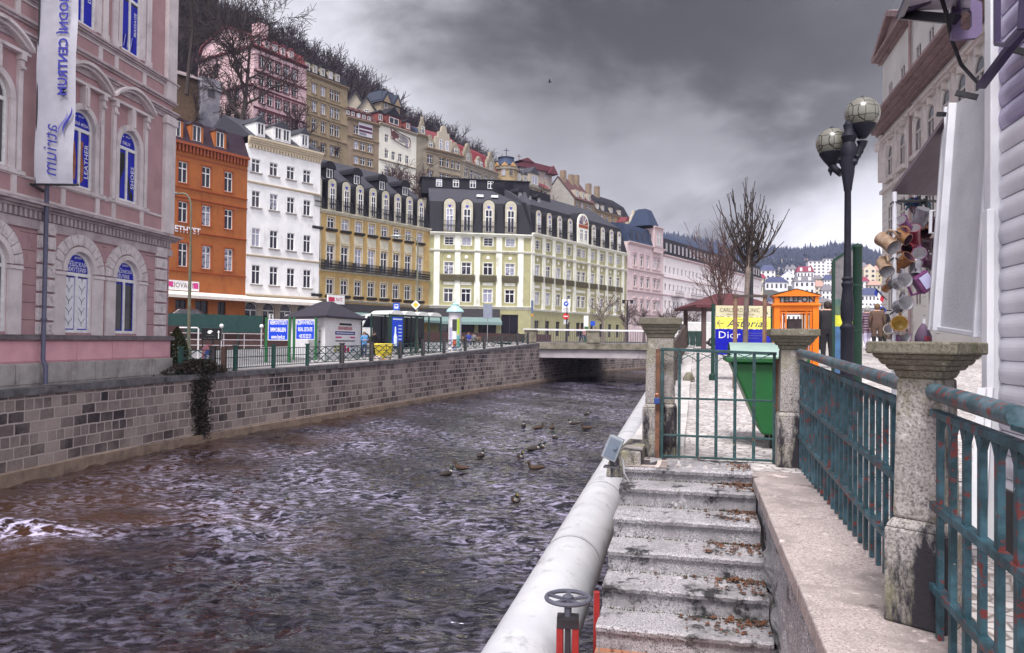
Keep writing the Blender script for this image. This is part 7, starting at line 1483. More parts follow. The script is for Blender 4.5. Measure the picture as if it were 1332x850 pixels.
m = MB(TS); m.box(1.64, 1.72, 4.93, 5.03, -.1, 3.5); m.box(1.60, 1.64, 4.86, 4.95, .05, 1.95); m.build('corner_board', M('trim_white', (.7, .7, .73), (.58, .58, .62), .5, 3), stl, bev=.006)
SHUT = M('shutter_grey', (.44, .44, .465), (.36, .36, .39), .6, 3, .15, 60, stain=.1, sc=(.35, .34, .38), ssc=2)
S0 = at(1283, 441, 4.46); S1 = at(1213, 430, 5.30); S2 = at(1234, 140, 5.30); S3 = at(1308, 97, 4.46)
inv = Matrix.Rotation(TH, 4, 'Z') @ Matrix.Translation(-stl.location)
q = [inv @ p for p in (S0, S1, S2, S3)]; nv = (q[1] - q[0]).cross(q[3] - q[0]).normalized(); nv = nv if nv.x < 0 else -nv
m = MB(); b_ = [p - nv * .05 for p in q]; m.add(q + b_, [(0, 3, 2, 1), (0, 1, 5, 4), (1, 2, 6, 5), (2, 3, 7, 6), (3, 0, 4, 7), (4, 5, 6, 7)]); m.build('shutter', SHUT, stl)
m = MB()
def edge(a, b, w, t=.04): m.bar(a + nv * .012, b + nv * .012, t, w)
def mixp(f, g): return q[0].lerp(q[1], f).lerp(q[3].lerp(q[2], f), g)
for f, w in ((.09, .022), (.86, .02)): m.bar(mixp(f, 0) + nv * .01, mixp(f, 1) + nv * .01, .07, .035)
m.bar(mixp(0, .0) + nv * .006, mixp(0, 1) + nv * .006, .05, .03); m.bar(mixp(1, 0) + nv * .006, mixp(1, 1) + nv * .006, .05, .03); m.bar(mixp(0, .012) + nv * .006, mixp(1, .012) + nv * .006, .03, .03)
m.build('shutter_frame', M('shutter_edge', (.62, .62, .66), (.5, .5, .55), .5, 4), stl, bev=.004)
I = lambda x, y, d: inv @ at(x, y, d)
for (x0_, y0_, x1_, y1_, d) in ((1243, 121, 1272, 127, 4.7), (1308, 62, 1336, 69, 4.1), (1220, 149, 1229, 149, 5.2)): m = MB(); m.bar(I(x0_, y0_, d), I(x1_, y1_, d - .05), .03); m.build('peg', IRON, stl)
m = MB(); hv = [(1.655, 4.95, z) for z in (.5, 1.3)]
for g in (.06, .5, .92): m.bar(mixp(-.03, g - .04) + nv * .02, mixp(-.03, g + .04) + nv * .02, .03, .03)
m.build('hinge', M('hinge_grey', (.4, .4, .44)), stl)
# canopy, bracket and frame under the stall roof
m = MB(); A_, B_, C2_ = I(1160, 253, 5.7), I(1228, 255, 6.2), I(1228, 157, 5.2); D_ = A_ + (C2_ - B_) * .35
nn_ = Vector((0, 0, .03)); m.add([A_, B_, C2_, A_ + nn_, B_ + nn_, C2_ + nn_], [(0, 1, 2), (5, 4, 3), (0, 3, 4, 1), (1, 4, 5, 2), (2, 5, 3, 0)]); m.build('awning', M('awning_brown', (.13, .10, .12), (.09, .07, .085), .7, 4), stl)
m = MB(); m.bar(I(1171, 19, 4.3), I(1245, 26, 4.0), .05, .05); m.build('roof_bar', M('bar_black', (.015, .013, .02), rough=.35, spec=.6), stl)
m = MB(); P1, P2, P3, P4 = I(1171, 15, 4.3), I(1262, 12, 4.0), I(1270, -60, 3.2), I(1200, -60, 3.2); m.add([P1, P2, P3, P4, P1 + nn_ * .3, P2 + nn_ * .3, P3 + nn_ * .3, P4 + nn_ * .3], [(0, 1, 2, 3), (7, 6, 5, 4), (0, 4, 5, 1), (1, 5, 6, 2), (2, 6, 7, 3), (3, 7, 4, 0)]); m.build('roof_panel', M('panel_lilac', (.5, .47, .58), (.36, .33, .45), .35, 2), stl)
m = MB(); m.bar(P1 - nn_, P4 - nn_, .03); m.bar(I(1176, 14, 4.25), I(1230, -8, 3.9), .03); m.bar(I(1246, 10, 4.0), I(1256, -20, 3.6), .03); m.build('roof_rib', M('bar_purple', (.05, .035, .09), rough=.3, spec=.6), stl)
oc = [(-.07, -.095), (.05, -.095), (.075, -.07), (.075, .09), (.03, .115), (-.05, .1), (-.07, .075)]; ic = [(-.012, -.05), (.012, -.05), (.026, -.036), (.026, .046), (.012, .06), (-.012, .06), (-.026, .046), (-.026, -.036)]
bp_ = I(1257, 27, 4.0); m = MB(Matrix.Translation(bp_)); sc_ = 1.02; n_ = 28
def rayhit(poly, w):
    best = 9
    for (x0_, y0_), (x1_, y1_) in zip(poly, poly[1:] + poly[:1]):
        dx_, dy_ = math.cos(w), math.sin(w); ex, ey = x1_ - x0_, y1_ - y0_; dt = dx_ * ey - dy_ * ex
        if abs(dt) < 1e-9: continue
        t = (x0_ * ey - y0_ * ex) / dt; u_ = (x0_ * dy_ - y0_ * dx_) / dt
        if t > 0 and -1e-6 <= u_ <= 1 + 1e-6: best = min(best, t)
    return best
ws_ = [2 * math.pi * k / n_ + .01 for k in range(n_)]; ro = [(rayhit(oc, w) * math.cos(w), rayhit(oc, w) * math.sin(w)) for w in ws_]; ri = [(rayhit(ic, w) * math.cos(w), rayhit(ic, w) * math.sin(w)) for w in ws_]
vs = [(x, y_, z) for y_ in (0, .03) for r_o in (ro, ri) for x, z in r_o]; fs = []
for k in range(n_):
    k2 = (k + 1) % n_; fs += [(k, k2, n_ + k2, n_ + k), (2 * n_ + k2, 2 * n_ + k, 3 * n_ + k, 3 * n_ + k2), (k2, k, 2 * n_ + k, 2 * n_ + k2), (n_ + k, n_ + k2, 3 * n_ + k2, 3 * n_ + k)]
m.add(vs, fs); m.build('bracket_plate', M('plate_purple', (.16, .12, .22), (.12, .09, .17), .4, 6), stl)
m = MB(); fp = [(1297, -10), (1297, 57), (1309, 59), (1328, 38), (1331, -10)]; fp3 = [I(x, y, 4.05 - .012 * (x - 1297)) for x, y in fp]
for a, b in zip(fp3, fp3[1:]): m.bar(a, b, .03, .02)
m.build('vent_frame', M('bar_purple', ()), stl); m = MB(); m.bar(I(1276, 113, 4.3), I(1334, 36, 3.9), .045, .03); m.build('strut', M('bar_purple', ()), stl)
m = MB(); m.tube([I(1224, -5, 3.9), I(1232, 22, 3.95), I(1238, 52, 4.1), (I(1250, 84, 4.2)), I(1270, 106, 4.35)], .011, 6); m.build('cable', IRON, stl, smooth=True)
m = MB(); 
for (x0_, y0_, x1_, y1_) in ((1278, 505, 1266, 700), (1287, 505, 1277, 690)): m.bar(I(x0_, y0_, 4.2), I(x1_, y1_, 4.1), .04, .03)
m.build('loose_board', M('trim_white', ()), stl)
m = MB(TS); m.box(1.66, 1.72, 1.0, 4.9, -.1, .38); m.build('gap_shade', M('gap_shade_dark', (.03, .03, .035), (.06, .05, .05)), stl)  # dark strip stands in for the shaded gap under the stall boards
# mug rack
RP = RB(1.33, 5.75, .0); PP = at(1163, 440, 5.5); rk = empty('mug_rack', Vector((PP.x, PP.y, 0)), -TH, 'thin white pole with a wire handle holding the hanging mugs', 'rack'); m = MB(); zt = at(1163, 250, 5.5).z; m.tube([(0, 0, 0), (0, 0, zt)], .015, 10); m.build('pole', M('rack_white', (.6, .6, .66), rough=.4), rk)
rinv = Matrix.Rotation(TH, 4, 'Z') @ Matrix.Translation(-rk.location); R_ = lambda x, y, d: rinv @ at(x, y, d)
m = MB(); m.tube([R_(1224, 274, 5.4), R_(1211, 275, 5.4), R_(1210, 303, 5.4), R_(1223, 306, 5.4)], .012, 8); m.tube([R_(1202, 415, 5.4), R_(1201, 440, 5.4), R_(1209, 443, 5.4)], .012, 6); m.build('wire_handle', M('rack_white', ()), rk)
m = MB(); m.tube([R_(1163, 262, 5.5), R_(1230, 262, 5.9)], .012, 6)
for y in (262, 300, 335, 372, 405): m.tube([R_(1163, y, 5.5), R_(1158, y + 4, 5.45)], .006, 5); m.tube([R_(1163, y, 5.5), R_(1172, y + 4, 5.45)], .006, 5)
m.tube([R_(1196, 255, 5.7), R_(1196, 330, 5.7)], .01, 5); m.tube([R_(1205, 255, 5.7), R_(1206, 380, 5.7)], .01, 5); m.build('hook', IRON, rk)
def glaze(nm, a, b, r=.22): return M('glaze_' + nm, a, b, r, 14, spec=.6)
GB1 = glaze('brown', (.13, .045, .015), (.26, .11, .035)); GB2 = glaze('cream', (.28, .21, .15), (.14, .06, .025)); GB3 = glaze('grey', (.20, .19, .23), (.10, .09, .11)); GB4 = glaze('ochre', (.22, .11, .035), (.12, .04, .02)); GB5 = glaze('violet', (.10, .025, .09), (.2, .07, .18)); GB6 = glaze('dark', (.05, .03, .05), (.12, .06, .08)); GIN = glaze('inner_pale', (.55, .54, .56), (.45, .43, .46)); GIY = glaze('inner_yellow', (.55, .40, .12), (.4, .28, .08)); GB7 = glaze('red', (.25, .03, .05), (.1, .02, .03))  # outer glazes darkened to hold the awning's shade
def mug(px, py, d, s, dirv, outer, inner, label):
    """dirv: direction the open mouth faces in photo axes (right, up, towards camera)"""
    P = at(px, py, d); ax = (cr * dirv[0] + cu * dirv[1] - cf * dirv[2]).normalized(); up_ = Vector((0, 0, 1)) if abs(ax.z) < .9 else Vector((0, 1, 0)); x = up_.cross(ax).normalized(); y = ax.cross(x); R = Matrix(((x.x, y.x, ax.x, 0), (x.y, y.y, ax.y, 0), (x.z, y.z, ax.z, 0), (0, 0, 0, 1)))
    o = empty('mug', P, 0, label, 'mug', 'souvenir mugs hanging on the rack'); m = MB(R); r = s * .40; h = s * .55
    m.lathe([(r * .55, -h * .98), (r * .95, -h), (r * 1.0, -h * .85), (r * .9, -h * .2), (r * .94, h * .5), (r * 1.04, h), (r * .94, h)], n=20, cap=True); m.f.pop(); m.m.pop(); m.build('body', outer, o, smooth='auto')
    m = MB(R); m.lathe([(r * .95, h), (r * .84, h * .4), (r * .8, -h * .75), (.001, -h * .8)], n=20, cap=False); m.build('inside', inner, o, smooth=True)
    m = MB(R); m.tube([(0, r * .9, h * .65), (0, r * 1.5, h * .6), (0, r * 1.75, h * .1), (0, r * 1.5, -h * .45), (0, r * .92, -h * .6)], r * .15, 8); m.build('handle', outer, o, smooth='auto'); return o
mug(1154, 316, 5.4, .135, (.25, -.55, .8), GB2, GIN, 'large cream mug at the upper left of the pole, mouth turned down'); mug(1151, 347, 5.4, .12, (-.15, -.6, .8), GB2, GIN, 'cream and brown mug hanging below the large cream one')
mug(1173, 367, 5.3, .125, (-.2, .15, 1), GB3, GIN, 'grey mug with its pale inside facing out, upper of two'); mug(1174, 397, 5.3, .125, (-.15, .2, 1), GB3, GIN, 'grey mug with its pale inside facing out, lower of two'); mug(1171, 424, 5.3, .135, (-.55, .25, .9), GB4, GIY, 'ochre mug with yellow inside near the bottom of the rack')
mug(1156, 373, 5.6, .085, (0, .2, .6), GB1, GIN, 'small brown mug left of the upper grey mug'); mug(1174, 342, 5.5, .12, (.3, .5, .6), GB1, GB6, 'brown patterned mug left of the dark cluster, right of the pole'); mug(1172, 308, 5.5, .11, (.4, -.4, .6), GB4, GB6, 'ochre mug just right of the pole beside the large cream mug'); mug(1157, 432, 5.55, .10, (-.3, .3, .6), GB2, GIN, 'pale mug at the bottom left of the pole'); mug(1172, 441, 5.5, .11, (0, .3, 1), GB5, GIN, 'violet mug lowest on the rack behind the pillar cap')
mug(1176, 292, 5.6, .10, (-.7, .5, .5), GB5, GIN, 'violet mug at the top of the dark cluster'); mug(1198, 284, 5.6, .13, (.1, .9, .5), GB3, GIN, 'grey mug upright at the top of the cluster'); mug(1189, 306, 5.6, .12, (-.3, .6, .5), GB7, GIN, 'dark red mug in the middle of the cluster'); mug(1210, 318, 5.7, .13, (.2, -.2, .9), GB6, GB6, 'almost black mug at the right of the cluster'); mug(1197, 334, 5.55, .12, (-.5, .3, .8), GB5, GIN, 'violet rimmed mug with its mouth turned left'); mug(1191, 350, 5.5, .11, (-.2, -.8, .4), GB3, GIN, 'grey mug with a yellow spot hanging mouth down'); mug(1206, 342, 5.6, .12, (.5, -.3, .7), GB6, GB3, 'dark mug at the lower right of the cluster'); mug(1188, 268, 5.8, .10, (.3, -.7, .4), GB6, GB6, 'small black mug under the ribbon tuft'); mug(1183, 322, 5.6, .10, (-.6, -.2, .6), GB7, GB6, 'small red mug at the left of the cluster'); mug(1212, 295, 5.75, .12, (.4, .4, .7), GB6, GB5, 'dark violet mug beside the wire handle')
mug(1201, 300, 5.65, .11, (-.2, -.5, .8), GB1, GB6, 'brown mug tucked behind the grey upright one'); mug(1214, 338, 5.75, .11, (.3, .2, .8), GB5, GB6, 'plum mug at the far right edge of the cluster')
P = at(1200, 368, 5.45); o = empty('purse', P, 0, 'violet square souvenir mug with a pale label hanging at an angle', 'souvenir'); Rm = Matrix(((cr.x, -cf.x, cu.x, 0), (cr.y, -cf.y, cu.y, 0), (cr.z, -cf.z, cu.z, 0), (0, 0, 0, 1))) @ Matrix.Rotation(-.6, 4, 'Y')
m = MB(Rm); m.box(-.055, .065, -.04, .04, -.07, .07); m.build('body', GB5, o, bev=.015); m = MB(Rm); m.box(-.025, .05, .041, .045, -.045, .05); m.build('label', M('label_lilac', (.5, .5, .7), (.4, .38, .6)), o); m = MB(Rm); m.tube([(-.05, 0, .05), (-.1, 0, .04), (-.11, 0, -.03), (-.05, 0, -.05)], .01, 6); m.build('handle', GB5, o)
P = at(1201, 434, 5.4); o = empty('pouch', P, 0, 'dark purple pouch standing at the foot of the rack', 'souvenir'); m = MB(); m.lathe([(.03, -.09), (.055, -.06), (.055, -.02), (.035, .03), (.01, .07)], n=12); m.build('body', M('pouch_cloth', (.13, .08, .13), (.08, .05, .09)), o, smooth=True); m = MB(); m.box(-.02, .02, -.06, -.055, -.05, -.02); m.build('patch', GB7, o)
P = at(1194, 268, 5.75); o = empty('ribbon_tuft', P, 0, 'tuft of blue green ribbons above the mugs', 'ribbon'); rnd = random.Random(8); m = MB()
for k in range(40): w = rnd.uniform(0, 6.28); e = rnd.uniform(-.3, 1); p1 = Vector((math.cos(w) * .1, math.sin(w) * .05, e * .06)); m.tube([(0, 0, 0), tuple(p1 * .6 + Vector((0, 0, .025))), tuple(p1 + Vector((0, 0, -.02)))], .005, 3, k % 3)
m.build('ribbons', [M('rib_teal', (.02, .18, .18)), M('rib_blue', (.03, .05, .25)), M('rib_dark', (.02, .03, .03))], o)
# lamp post with two patterned globes
LD = 10.0; P = at(1102, 440, LD); P.z = .02; lp = empty('street_lamp', P, 0, 'ornate dark cast iron lamp post with two honeycomb patterned globes', 'street lamp'); zl_ = lambda y: at(1103, y, LD).z - P.z; xl = lambda x, y: at(x, y, LD).x - P.x; CAST = M('cast_iron', (.008, .008, .014), (.014, .014, .024), .6, 8, .15, 40, spec=.2)
px_r = LD / 1000
m = MB(); pf = [(15, 462), (15, 430), (17, 428), (17, 425), (13, 423), (11, 420), (15, 413), (15.5, 400), (13, 385), (11, 375), (13.5, 372), (14, 369), (11, 367), (11, 365), (14, 363), (9, 360), (8, 330), (7.5, 250), (9, 248), (10.5, 241), (13, 232), (15, 225), (16.5, 205)]
m.lathe([(17 * px_r * .54, 0)] + [(r * px_r * .54, zl_(y)) for r, y in pf], n=16); m.build('column', CAST, lp, smooth='auto')
m = MB(); q_ = lambda x, y, f=0: (xl(x, y), f, zl_(y))
m.lathe([(.09, zl_(205)), (.11, zl_(195)), (.07, zl_(186)), (.1, zl_(178)), (.06, zl_(170)), (.075, zl_(163)), (.02, zl_(154))], (xl(1104.5, 180), 0, 0), 12); m.sphere(q_(1105, 172), .07, 10)
m.tube([q_(1104, 215), q_(1112, 208), q_(1117, 198), q_(1121, 190), q_(1121.5, 184)], [.05, .045, .04, .05, .07], 10); m.tube([q_(1103, 222, .2), q_(1097, 215, .25), q_(1094, 208, .3), q_(1094, 202, .3)], [.05, .045, .05, .07], 10)
for x, y, r, f in ((1119, 197, .045, 0), (1093, 215, .04, .3), (1113, 205, .04, -.05), (1098, 207, .05, .1), (1109, 212, .05, -.05)): m.sphere(q_(x, y, f), r, 8); m.tube([q_(x, y, f), q_(x, y + 8, f)], [.03, .005], 6)
m.build('arm', CAST, lp, smooth='auto')
def globe_mat():
    m = bpy.data.materials.new('honeycomb_glass'); m.use_nodes = True; n, l, b = nodes_of(m); tc = n.new('ShaderNodeTexCoord'); v = n.new('ShaderNodeTexVoronoi'); v.feature = 'DISTANCE_TO_EDGE'; v.inputs['Scale'].default_value = 8.2; v.inputs['Randomness'].default_value = .15; l.new(tc.outputs['Object'], v.inputs[0])
    r = n.new('ShaderNodeMapRange'); r.inputs[1].default_value = .02; r.inputs[2].default_value = .045; l.new(v.outputs['Distance'], r.inputs[0]); q = n.new('ShaderNodeTexNoise'); q.inputs['Scale'].default_value = 6; l.new(tc.outputs['Object'], q.inputs[0])
    a = n.new('ShaderNodeMix'); a.data_type = 'RGBA'; a.inputs[6].default_value = (.17, .165, .14, 1); a.inputs[7].default_value = (.11, .10, .085, 1); l.new(q.outputs[0], a.inputs[0])
    c = n.new('ShaderNodeMix'); c.data_type = 'RGBA'; c.inputs[6].default_value = (.012, .012, .01, 1); l.new(r.outputs[0], c.inputs[0]); l.new(a.outputs[2], c.inputs[7]); l.new(c.outputs[2], b.inputs['Base Color']); b.inputs['Roughness'].default_value = .25; return m
GLB = globe_mat()
for x, y, r, f, cy in ((1121.8, 148.5, 22, 0, 172), (1094.5, 179, 20.5, .3, 201)):
    m = MB(); c = q_(x, y, f); m.sphere((0, 0, 0), r * px_r, 32); o = m.build('globe', GLB, lp, smooth=True, loc=c); m = MB(); rr = r * px_r; m.lathe([(.05, -rr - .1), (.1, -rr - .04), (rr * .75, -rr * .80), (rr * .80, -rr * .66), (rr * .76, -rr * .64)], n=16); m.build('cup', CAST, o, smooth='auto'); m = MB(); m.lathe([(.05, rr - .01), (.02, rr + .015)], n=8); m.build('cap', CAST, o)
# green information board
D = 12.4; P = at(1101, 440, D); P.z = .08; ib = empty('information_board', P, -.1, 'tall green framed information board behind the lamp post', 'board'); zi = lambda y: at(1101, y, D).z - P.z; xi = lambda x: at(x, 400, D).x - P.x; IBG = M('board_green', (.006, .032, .02), (.005, .024, .015), .4, 6)
m = MB(); m.lathe([(.075, 0), (.075, zi(323)), (.085, zi(322)), (.08, zi(319)), (.02, zi(317))], (xi(1114.5), 0, 0), 14)
for y in (430, 371): m.lathe([(.085, zi(y) - .015), (.085, zi(y) + .015)], (xi(1114.5), 0, 0), 14)
m.build('post', IBG, ib, smooth='auto'); m = MB(); xa, xb = xi(1084.5), xi(1110); m.bar((xa, 0, 0), (xa, 0, zi(339)), .045); m.bar((xa, 0, zi(339)), (xb, 0, zi(322)), .04); m.build('edge_frame', IBG, ib)
def board_mat():
    m = bpy.data.materials.new('board_map'); m.use_nodes = True; n, l, b = nodes_of(m); tc = n.new('ShaderNodeTexCoord'); s = n.new('ShaderNodeSeparateXYZ'); l.new(tc.outputs['Object'], s.inputs[0]); r = n.new('ShaderNodeValToRGB'); mr = n.new('ShaderNodeMapRange'); mr.inputs[1].default_value = 0; mr.inputs[2].default_value = zi(330); l.new(s.outputs[2], mr.inputs[0]); l.new(mr.outputs[0], r.inputs[0]); e = r.color_ramp; e.interpolation = 'CONSTANT'; e.elements[0].position = 0; e.elements[0].color = (.03, .10, .22, 1); e.elements[1].position = zi(425) / zi(330); e.elements[1].color = (.5, .5, .02, 1)
    for p, c in ((zi(411), (.06, .1, .05)), (zi(398), (.04, .1, .08)), (zi(390), (.13, .12, .125))): x = e.elements.new(p / zi(330)); x.color = (*c, 1)
    q = n.new('ShaderNodeTexNoise'); q.inputs['Scale'].default_value = 7; q.inputs['Detail'].default_value = 6; l.new(tc.outputs['Object'], q.inputs[0]); mm = n.new('ShaderNodeMix'); mm.data_type = 'RGBA'; mm.blend_type = 'MULTIPLY'; mm.inputs[0].default_value = .8; l.new(r.outputs[0], mm.inputs[6]); q2 = n.new('ShaderNodeMapRange'); q2.inputs[1].default_value = .3; q2.inputs[2].default_value = .6; q2.inputs[3].default_value = .45; l.new(q.outputs[0], q2.inputs[0]); l.new(q2.outputs[0], mm.inputs[7]); l.new(mm.outputs[2], b.inputs['Base Color']); b.inputs['Roughness'].default_value = .25; return m
m = MB(); m.add([(x, y, z) for y in (-.01, .01) for x, z in ((xa + .02, .3), (xb, .3), (xb, zi(324)), (xa + .02, zi(340)))], [(0, 1, 2, 3), (7, 6, 5, 4), (0, 4, 5, 1), (1, 5, 6, 2), (2, 6, 7, 3), (3, 7, 4, 0)]); m.build('panel', board_mat(), ib)
# phone box
PD = 15.0; P = at(1035.5, 440, PD); P.z = .12; pb = empty('phone_box', P, -.29, 'bright orange phone box with gabled top and glazed sides', 'phone box'); zp = lambda y: at(1036, y, PD).z - P.z; ORG = M('phone_orange', (.68, .17, .006), (.56, .125, .006), .4, 2, stain=.1, sc=(.35, .1, .02)); w = .355; dp = .75; zt = zp(398)
m = MB()
for x in (-w, w):
    for y in (0, dp): m.box(x - .055, x + .055, y - .05, y + .05, 0, zt)
for y in (0, dp): m.box(-w, w, y - .035, y + .035, 0, .25); m.box(-w, w, y - .035, y + .035, zt - .1, zt); m.box(-w, w, y - .02, y + .02, zp(408), zp(406.5)); m.box(-w + .07, -w + .1, y - .02, y + .02, .25, zt); m.box(w - .1, w - .07, y - .02, y + .02, .25, zt); m.box(-w + .15, -w + .18, y - .02, y + .02, .25, zt); m.box(w - .18, w - .15, y - .02, y + .02, .25, zt)
for x in (-w, w): m.box(x - .035, x + .035, 0, dp, 0, .25); m.box(x - .03, x + .03, dp / 2 - .03, dp / 2 + .03, .25, zt)
m.build('frame', ORG, pb, bev=.006); m = MB(); m.box(-w - .09, w + .09, -.09, dp + .09, zt, zt + .04); m.box(-w - .05, w + .05, -.05, dp + .05, zt + .04, zp(386)); m.box(-w - .09, w + .09, -.09, dp + .09, zp(386), zp(385)); m.prism([(-w - .09, zp(385)), (w + .09, zp(385)), (0, zp(376.5))], -.085, -.02); m.build('header', ORG, pb, bev=.005)
m = MB(); m.add([(-w - .12, -.1, zp(384.6)), (0, -.1, zp(375.8)), (0, dp + .1, zp(375.8)), (-w - .12, dp + .1, zp(384.6)), (w + .12, -.1, zp(384.6)), (w + .12, dp + .1, zp(384.6))], [(0, 1, 2, 3), (1, 4, 5, 2)]); m.build('roof', M('phone_roof', (.35, .33, .33)), pb)
m = MB(); m.box(-w + .07, w - .07, -.056, -.051, zt + .07, zp(387)); m.build('sign_plate', M('phone_plate', (.2, .2, .22)), pb); m = MB(); m.text('TELEFON', TM((0, -.06, (zt + .07 + zp(387)) / 2)), .155, 0, .002, sx=1.02, bold=.006); m.build('lettering', BLK, pb)
m = MB(); m.box(-.16, .14, dp - .25, dp - .06, .95, 1.55); m.box(-.12, .0, dp - .3, dp - .25, 1.2, 1.5); m.build('telephone', M('phone_grey', (.12, .12, .13)), pb)
# big advertising sign
SD = 18.0; P = at(964, 440, SD); P.z = zr(P.x * math.sin(TH) + P.y * math.cos(TH)); sg = empty('advertising_sign', P, 0, 'large three part advertising sign on dark green posts, cream yellow and blue', 'sign'); xs_ = lambda x: at(x, 430, SD).x - P.x; zs_2 = lambda y: at(964, y, SD).z - P.z
for x in (927.5, 1004): m = MB(); m.lathe([(.09, 0), (.09, .12), (.045, .16), (.045, zs_2(396))], (xs_(x), 0, 0), 10); m.build('post', M('sign_post_green', (.008, .04, .03), rough=.4), sg, smooth='auto')
a, b = xs_(930.5), xs_(1002)
for nm, y0_, y1_, mt in (('cream_panel', 398, 412.3, M('sign_cream', (.58, .54, .36), (.52, .48, .32), .4)), ('yellow_panel', 413, 428, M('sign_yellow2', (.80, .74, .12), (.76, .7, .11), .4)), ('blue_panel', 428.6, 462, M('sign_deep_blue', (.006, .008, .30), (.008, .015, .42), .3))):
    m = MB(); m.box(a, b, -.02, .02, zs_2(y1_), zs_2(y0_)); o = m.build(nm, mt, sg); m = MB()
    if nm[0] == 'c':
        m.text('CARLSBAD CLINIC', TM(((a + b) / 2 - .08, -.024, zs_2(404))), .135, 0, sx=.80); m.text('BEAUTY & MEDICAL CENTER', TM(((a + b) / 2 - .06, -.024, zs_2(409.5))), .05, 0, sx=.95); m.add([(b - .16, -.024, zs_2(409)), (b - .11, -.024, zs_2(407.5)), (b - .06, -.024, zs_2(409)), (b - .11, -.024, zs_2(402))], [(0, 1, 2, 3)], 1); m.build('lettering', [M('text_brown', (.14, .10, .06)), M('text_green', (.01, .1, .05))], o)
    elif nm[0] == 'y':
        m.text('Astoria', TM(((a + b) / 2 + .03, -.024, zs_2(421.5))), .25, 0, sx=1.05, shear=.35); m.text('wellness hotel', TM(((a + b) / 2, -.024, zs_2(416))), .04, 0)
        for k in range(3): m.bar((b - .2, -.024, zs_2(419 + 2.6 * k)), (b - .04, -.024, zs_2(419 + 2.6 * k)), .008, .003, 0)
        zc_ = zs_2(420.5); m.bar((a + .03, -.024, zc_), (a + .2, -.024, zc_), .022, .003, 1); m.bar((a + .03, -.024, zc_), (a + .11, -.024, zc_ + .08), .022, .003, 1); m.bar((a + .03, -.024, zc_), (a + .11, -.024, zc_ - .08), .022, .003, 1); m.build('lettering', [M('text_navy', (.03, .02, .12)), M('text_blue', (.03, .02, .5))], o)
    else:
        m.text('Dior', TM((a + .32, -.024, zs_2(436.5))), .23, 0, sx=1.15); 
        for k in range(3): m.bar((b - .52, -.024, zs_2(433.5 + 3.2 * k)), (b - .52 + (.34, .38, .24)[k], -.024, zs_2(433.5 + 3.2 * k)), .014, .003, 1)
        m.add([(a + .46, -.024, zs_2(461)), (a + .78, -.024, zs_2(461)), (a + .78, -.024, zs_2(455)), (a + .5, -.024, zs_2(446))], [(0, 1, 2, 3)], 2); m.add([(a + .66, -.025, zs_2(452)), (a + .76, -.025, zs_2(452)), (a + .73, -.025, zs_2(432)), (a + .69, -.025, zs_2(432))], [(0, 1, 2, 3)], 2); m.build('lettering', [TXW, M('text_palegrey', (.4, .4, .55)), M('bottle_pale', (.55, .5, .55))], o)
# red roofed pavilion
D = 34; A = at(905, 440, D); B = at(1010, 440, D); A.z = B.z = .8; pv = empty('pavilion', A, 0, 'open pavilion with a low dark red hipped roof behind the sign', 'pavilion'); Lp = B.x - A.x; ze = at(950, 397, D).z - .8; za = at(950, 378, D).z - .8
m = MB(); m.add([(0, 0, ze), (Lp, 0, ze), (Lp, 4.5, ze), (0, 4.5, ze), (Lp * .42, 2.2, za), (Lp * .68, 2.2, za), (0, 0, ze - .12), (Lp, 0, ze - .12), (Lp, 4.5, ze - .12), (0, 4.5, ze - .12)], [(0, 1, 5, 4), (1, 2, 5), (2, 3, 4, 5), (3, 0, 4), (6, 7, 1, 0), (7, 8, 2, 1), (8, 9, 3, 2), (9, 6, 0, 3), (9, 8, 7, 6)]); m.build('roof', M('pavilion_roof', (.11, .03, .035), (.07, .022, .028), .7, 6, .3), pv)
for x in (.45, Lp - .5):
    for y in (.4, 4): m = MB(); m.box(x - .09, x + .09, y - .09, y + .09, 0, ze); m.build('post', M('pavilion_post', (.10, .06, .06)), pv)
# young trees with stakes
TD = 16.4; P = at(969, 440, TD); P.z = .17; yt = empty('young_tree', P, 0, 'young upright bare tree with long knobbly shoots behind the sign posts', 'tree'); zy = lambda y: at(972, y, TD).z - P.z; xy = lambda x, y: at(x, y, TD).x - P.x
m = MB(); m.tube([(0, 0, -.1), (.02, .02, zy(420)), (.03, 0, zy(385)), (.06, 0, zy(350)), (.08, .02, zy(310))], [.06, .055, .05, .06, .035], 10); m.build('trunk', BARKL, yt, smooth='auto')
rnd = random.Random(77); m = MB()
tips = [(966, 250), (979, 248), (991, 252), (946, 272), (955, 244), (1003, 276), (1011, 300), (985, 270), (969, 262), (958, 285), (993, 285), (974, 242), (940, 298), (1010, 318), (947, 300), (936, 262), (940, 285), (948, 252), (951, 290), (957, 264), (963, 236), (968, 234), (972, 262), (976, 270), (984, 240), (988, 262), (995, 268), (999, 284), (1008, 290), (1017, 287), (1005, 312), (944, 310), (952, 318), (1000, 300), (980, 285), (960, 300), (990, 300)]
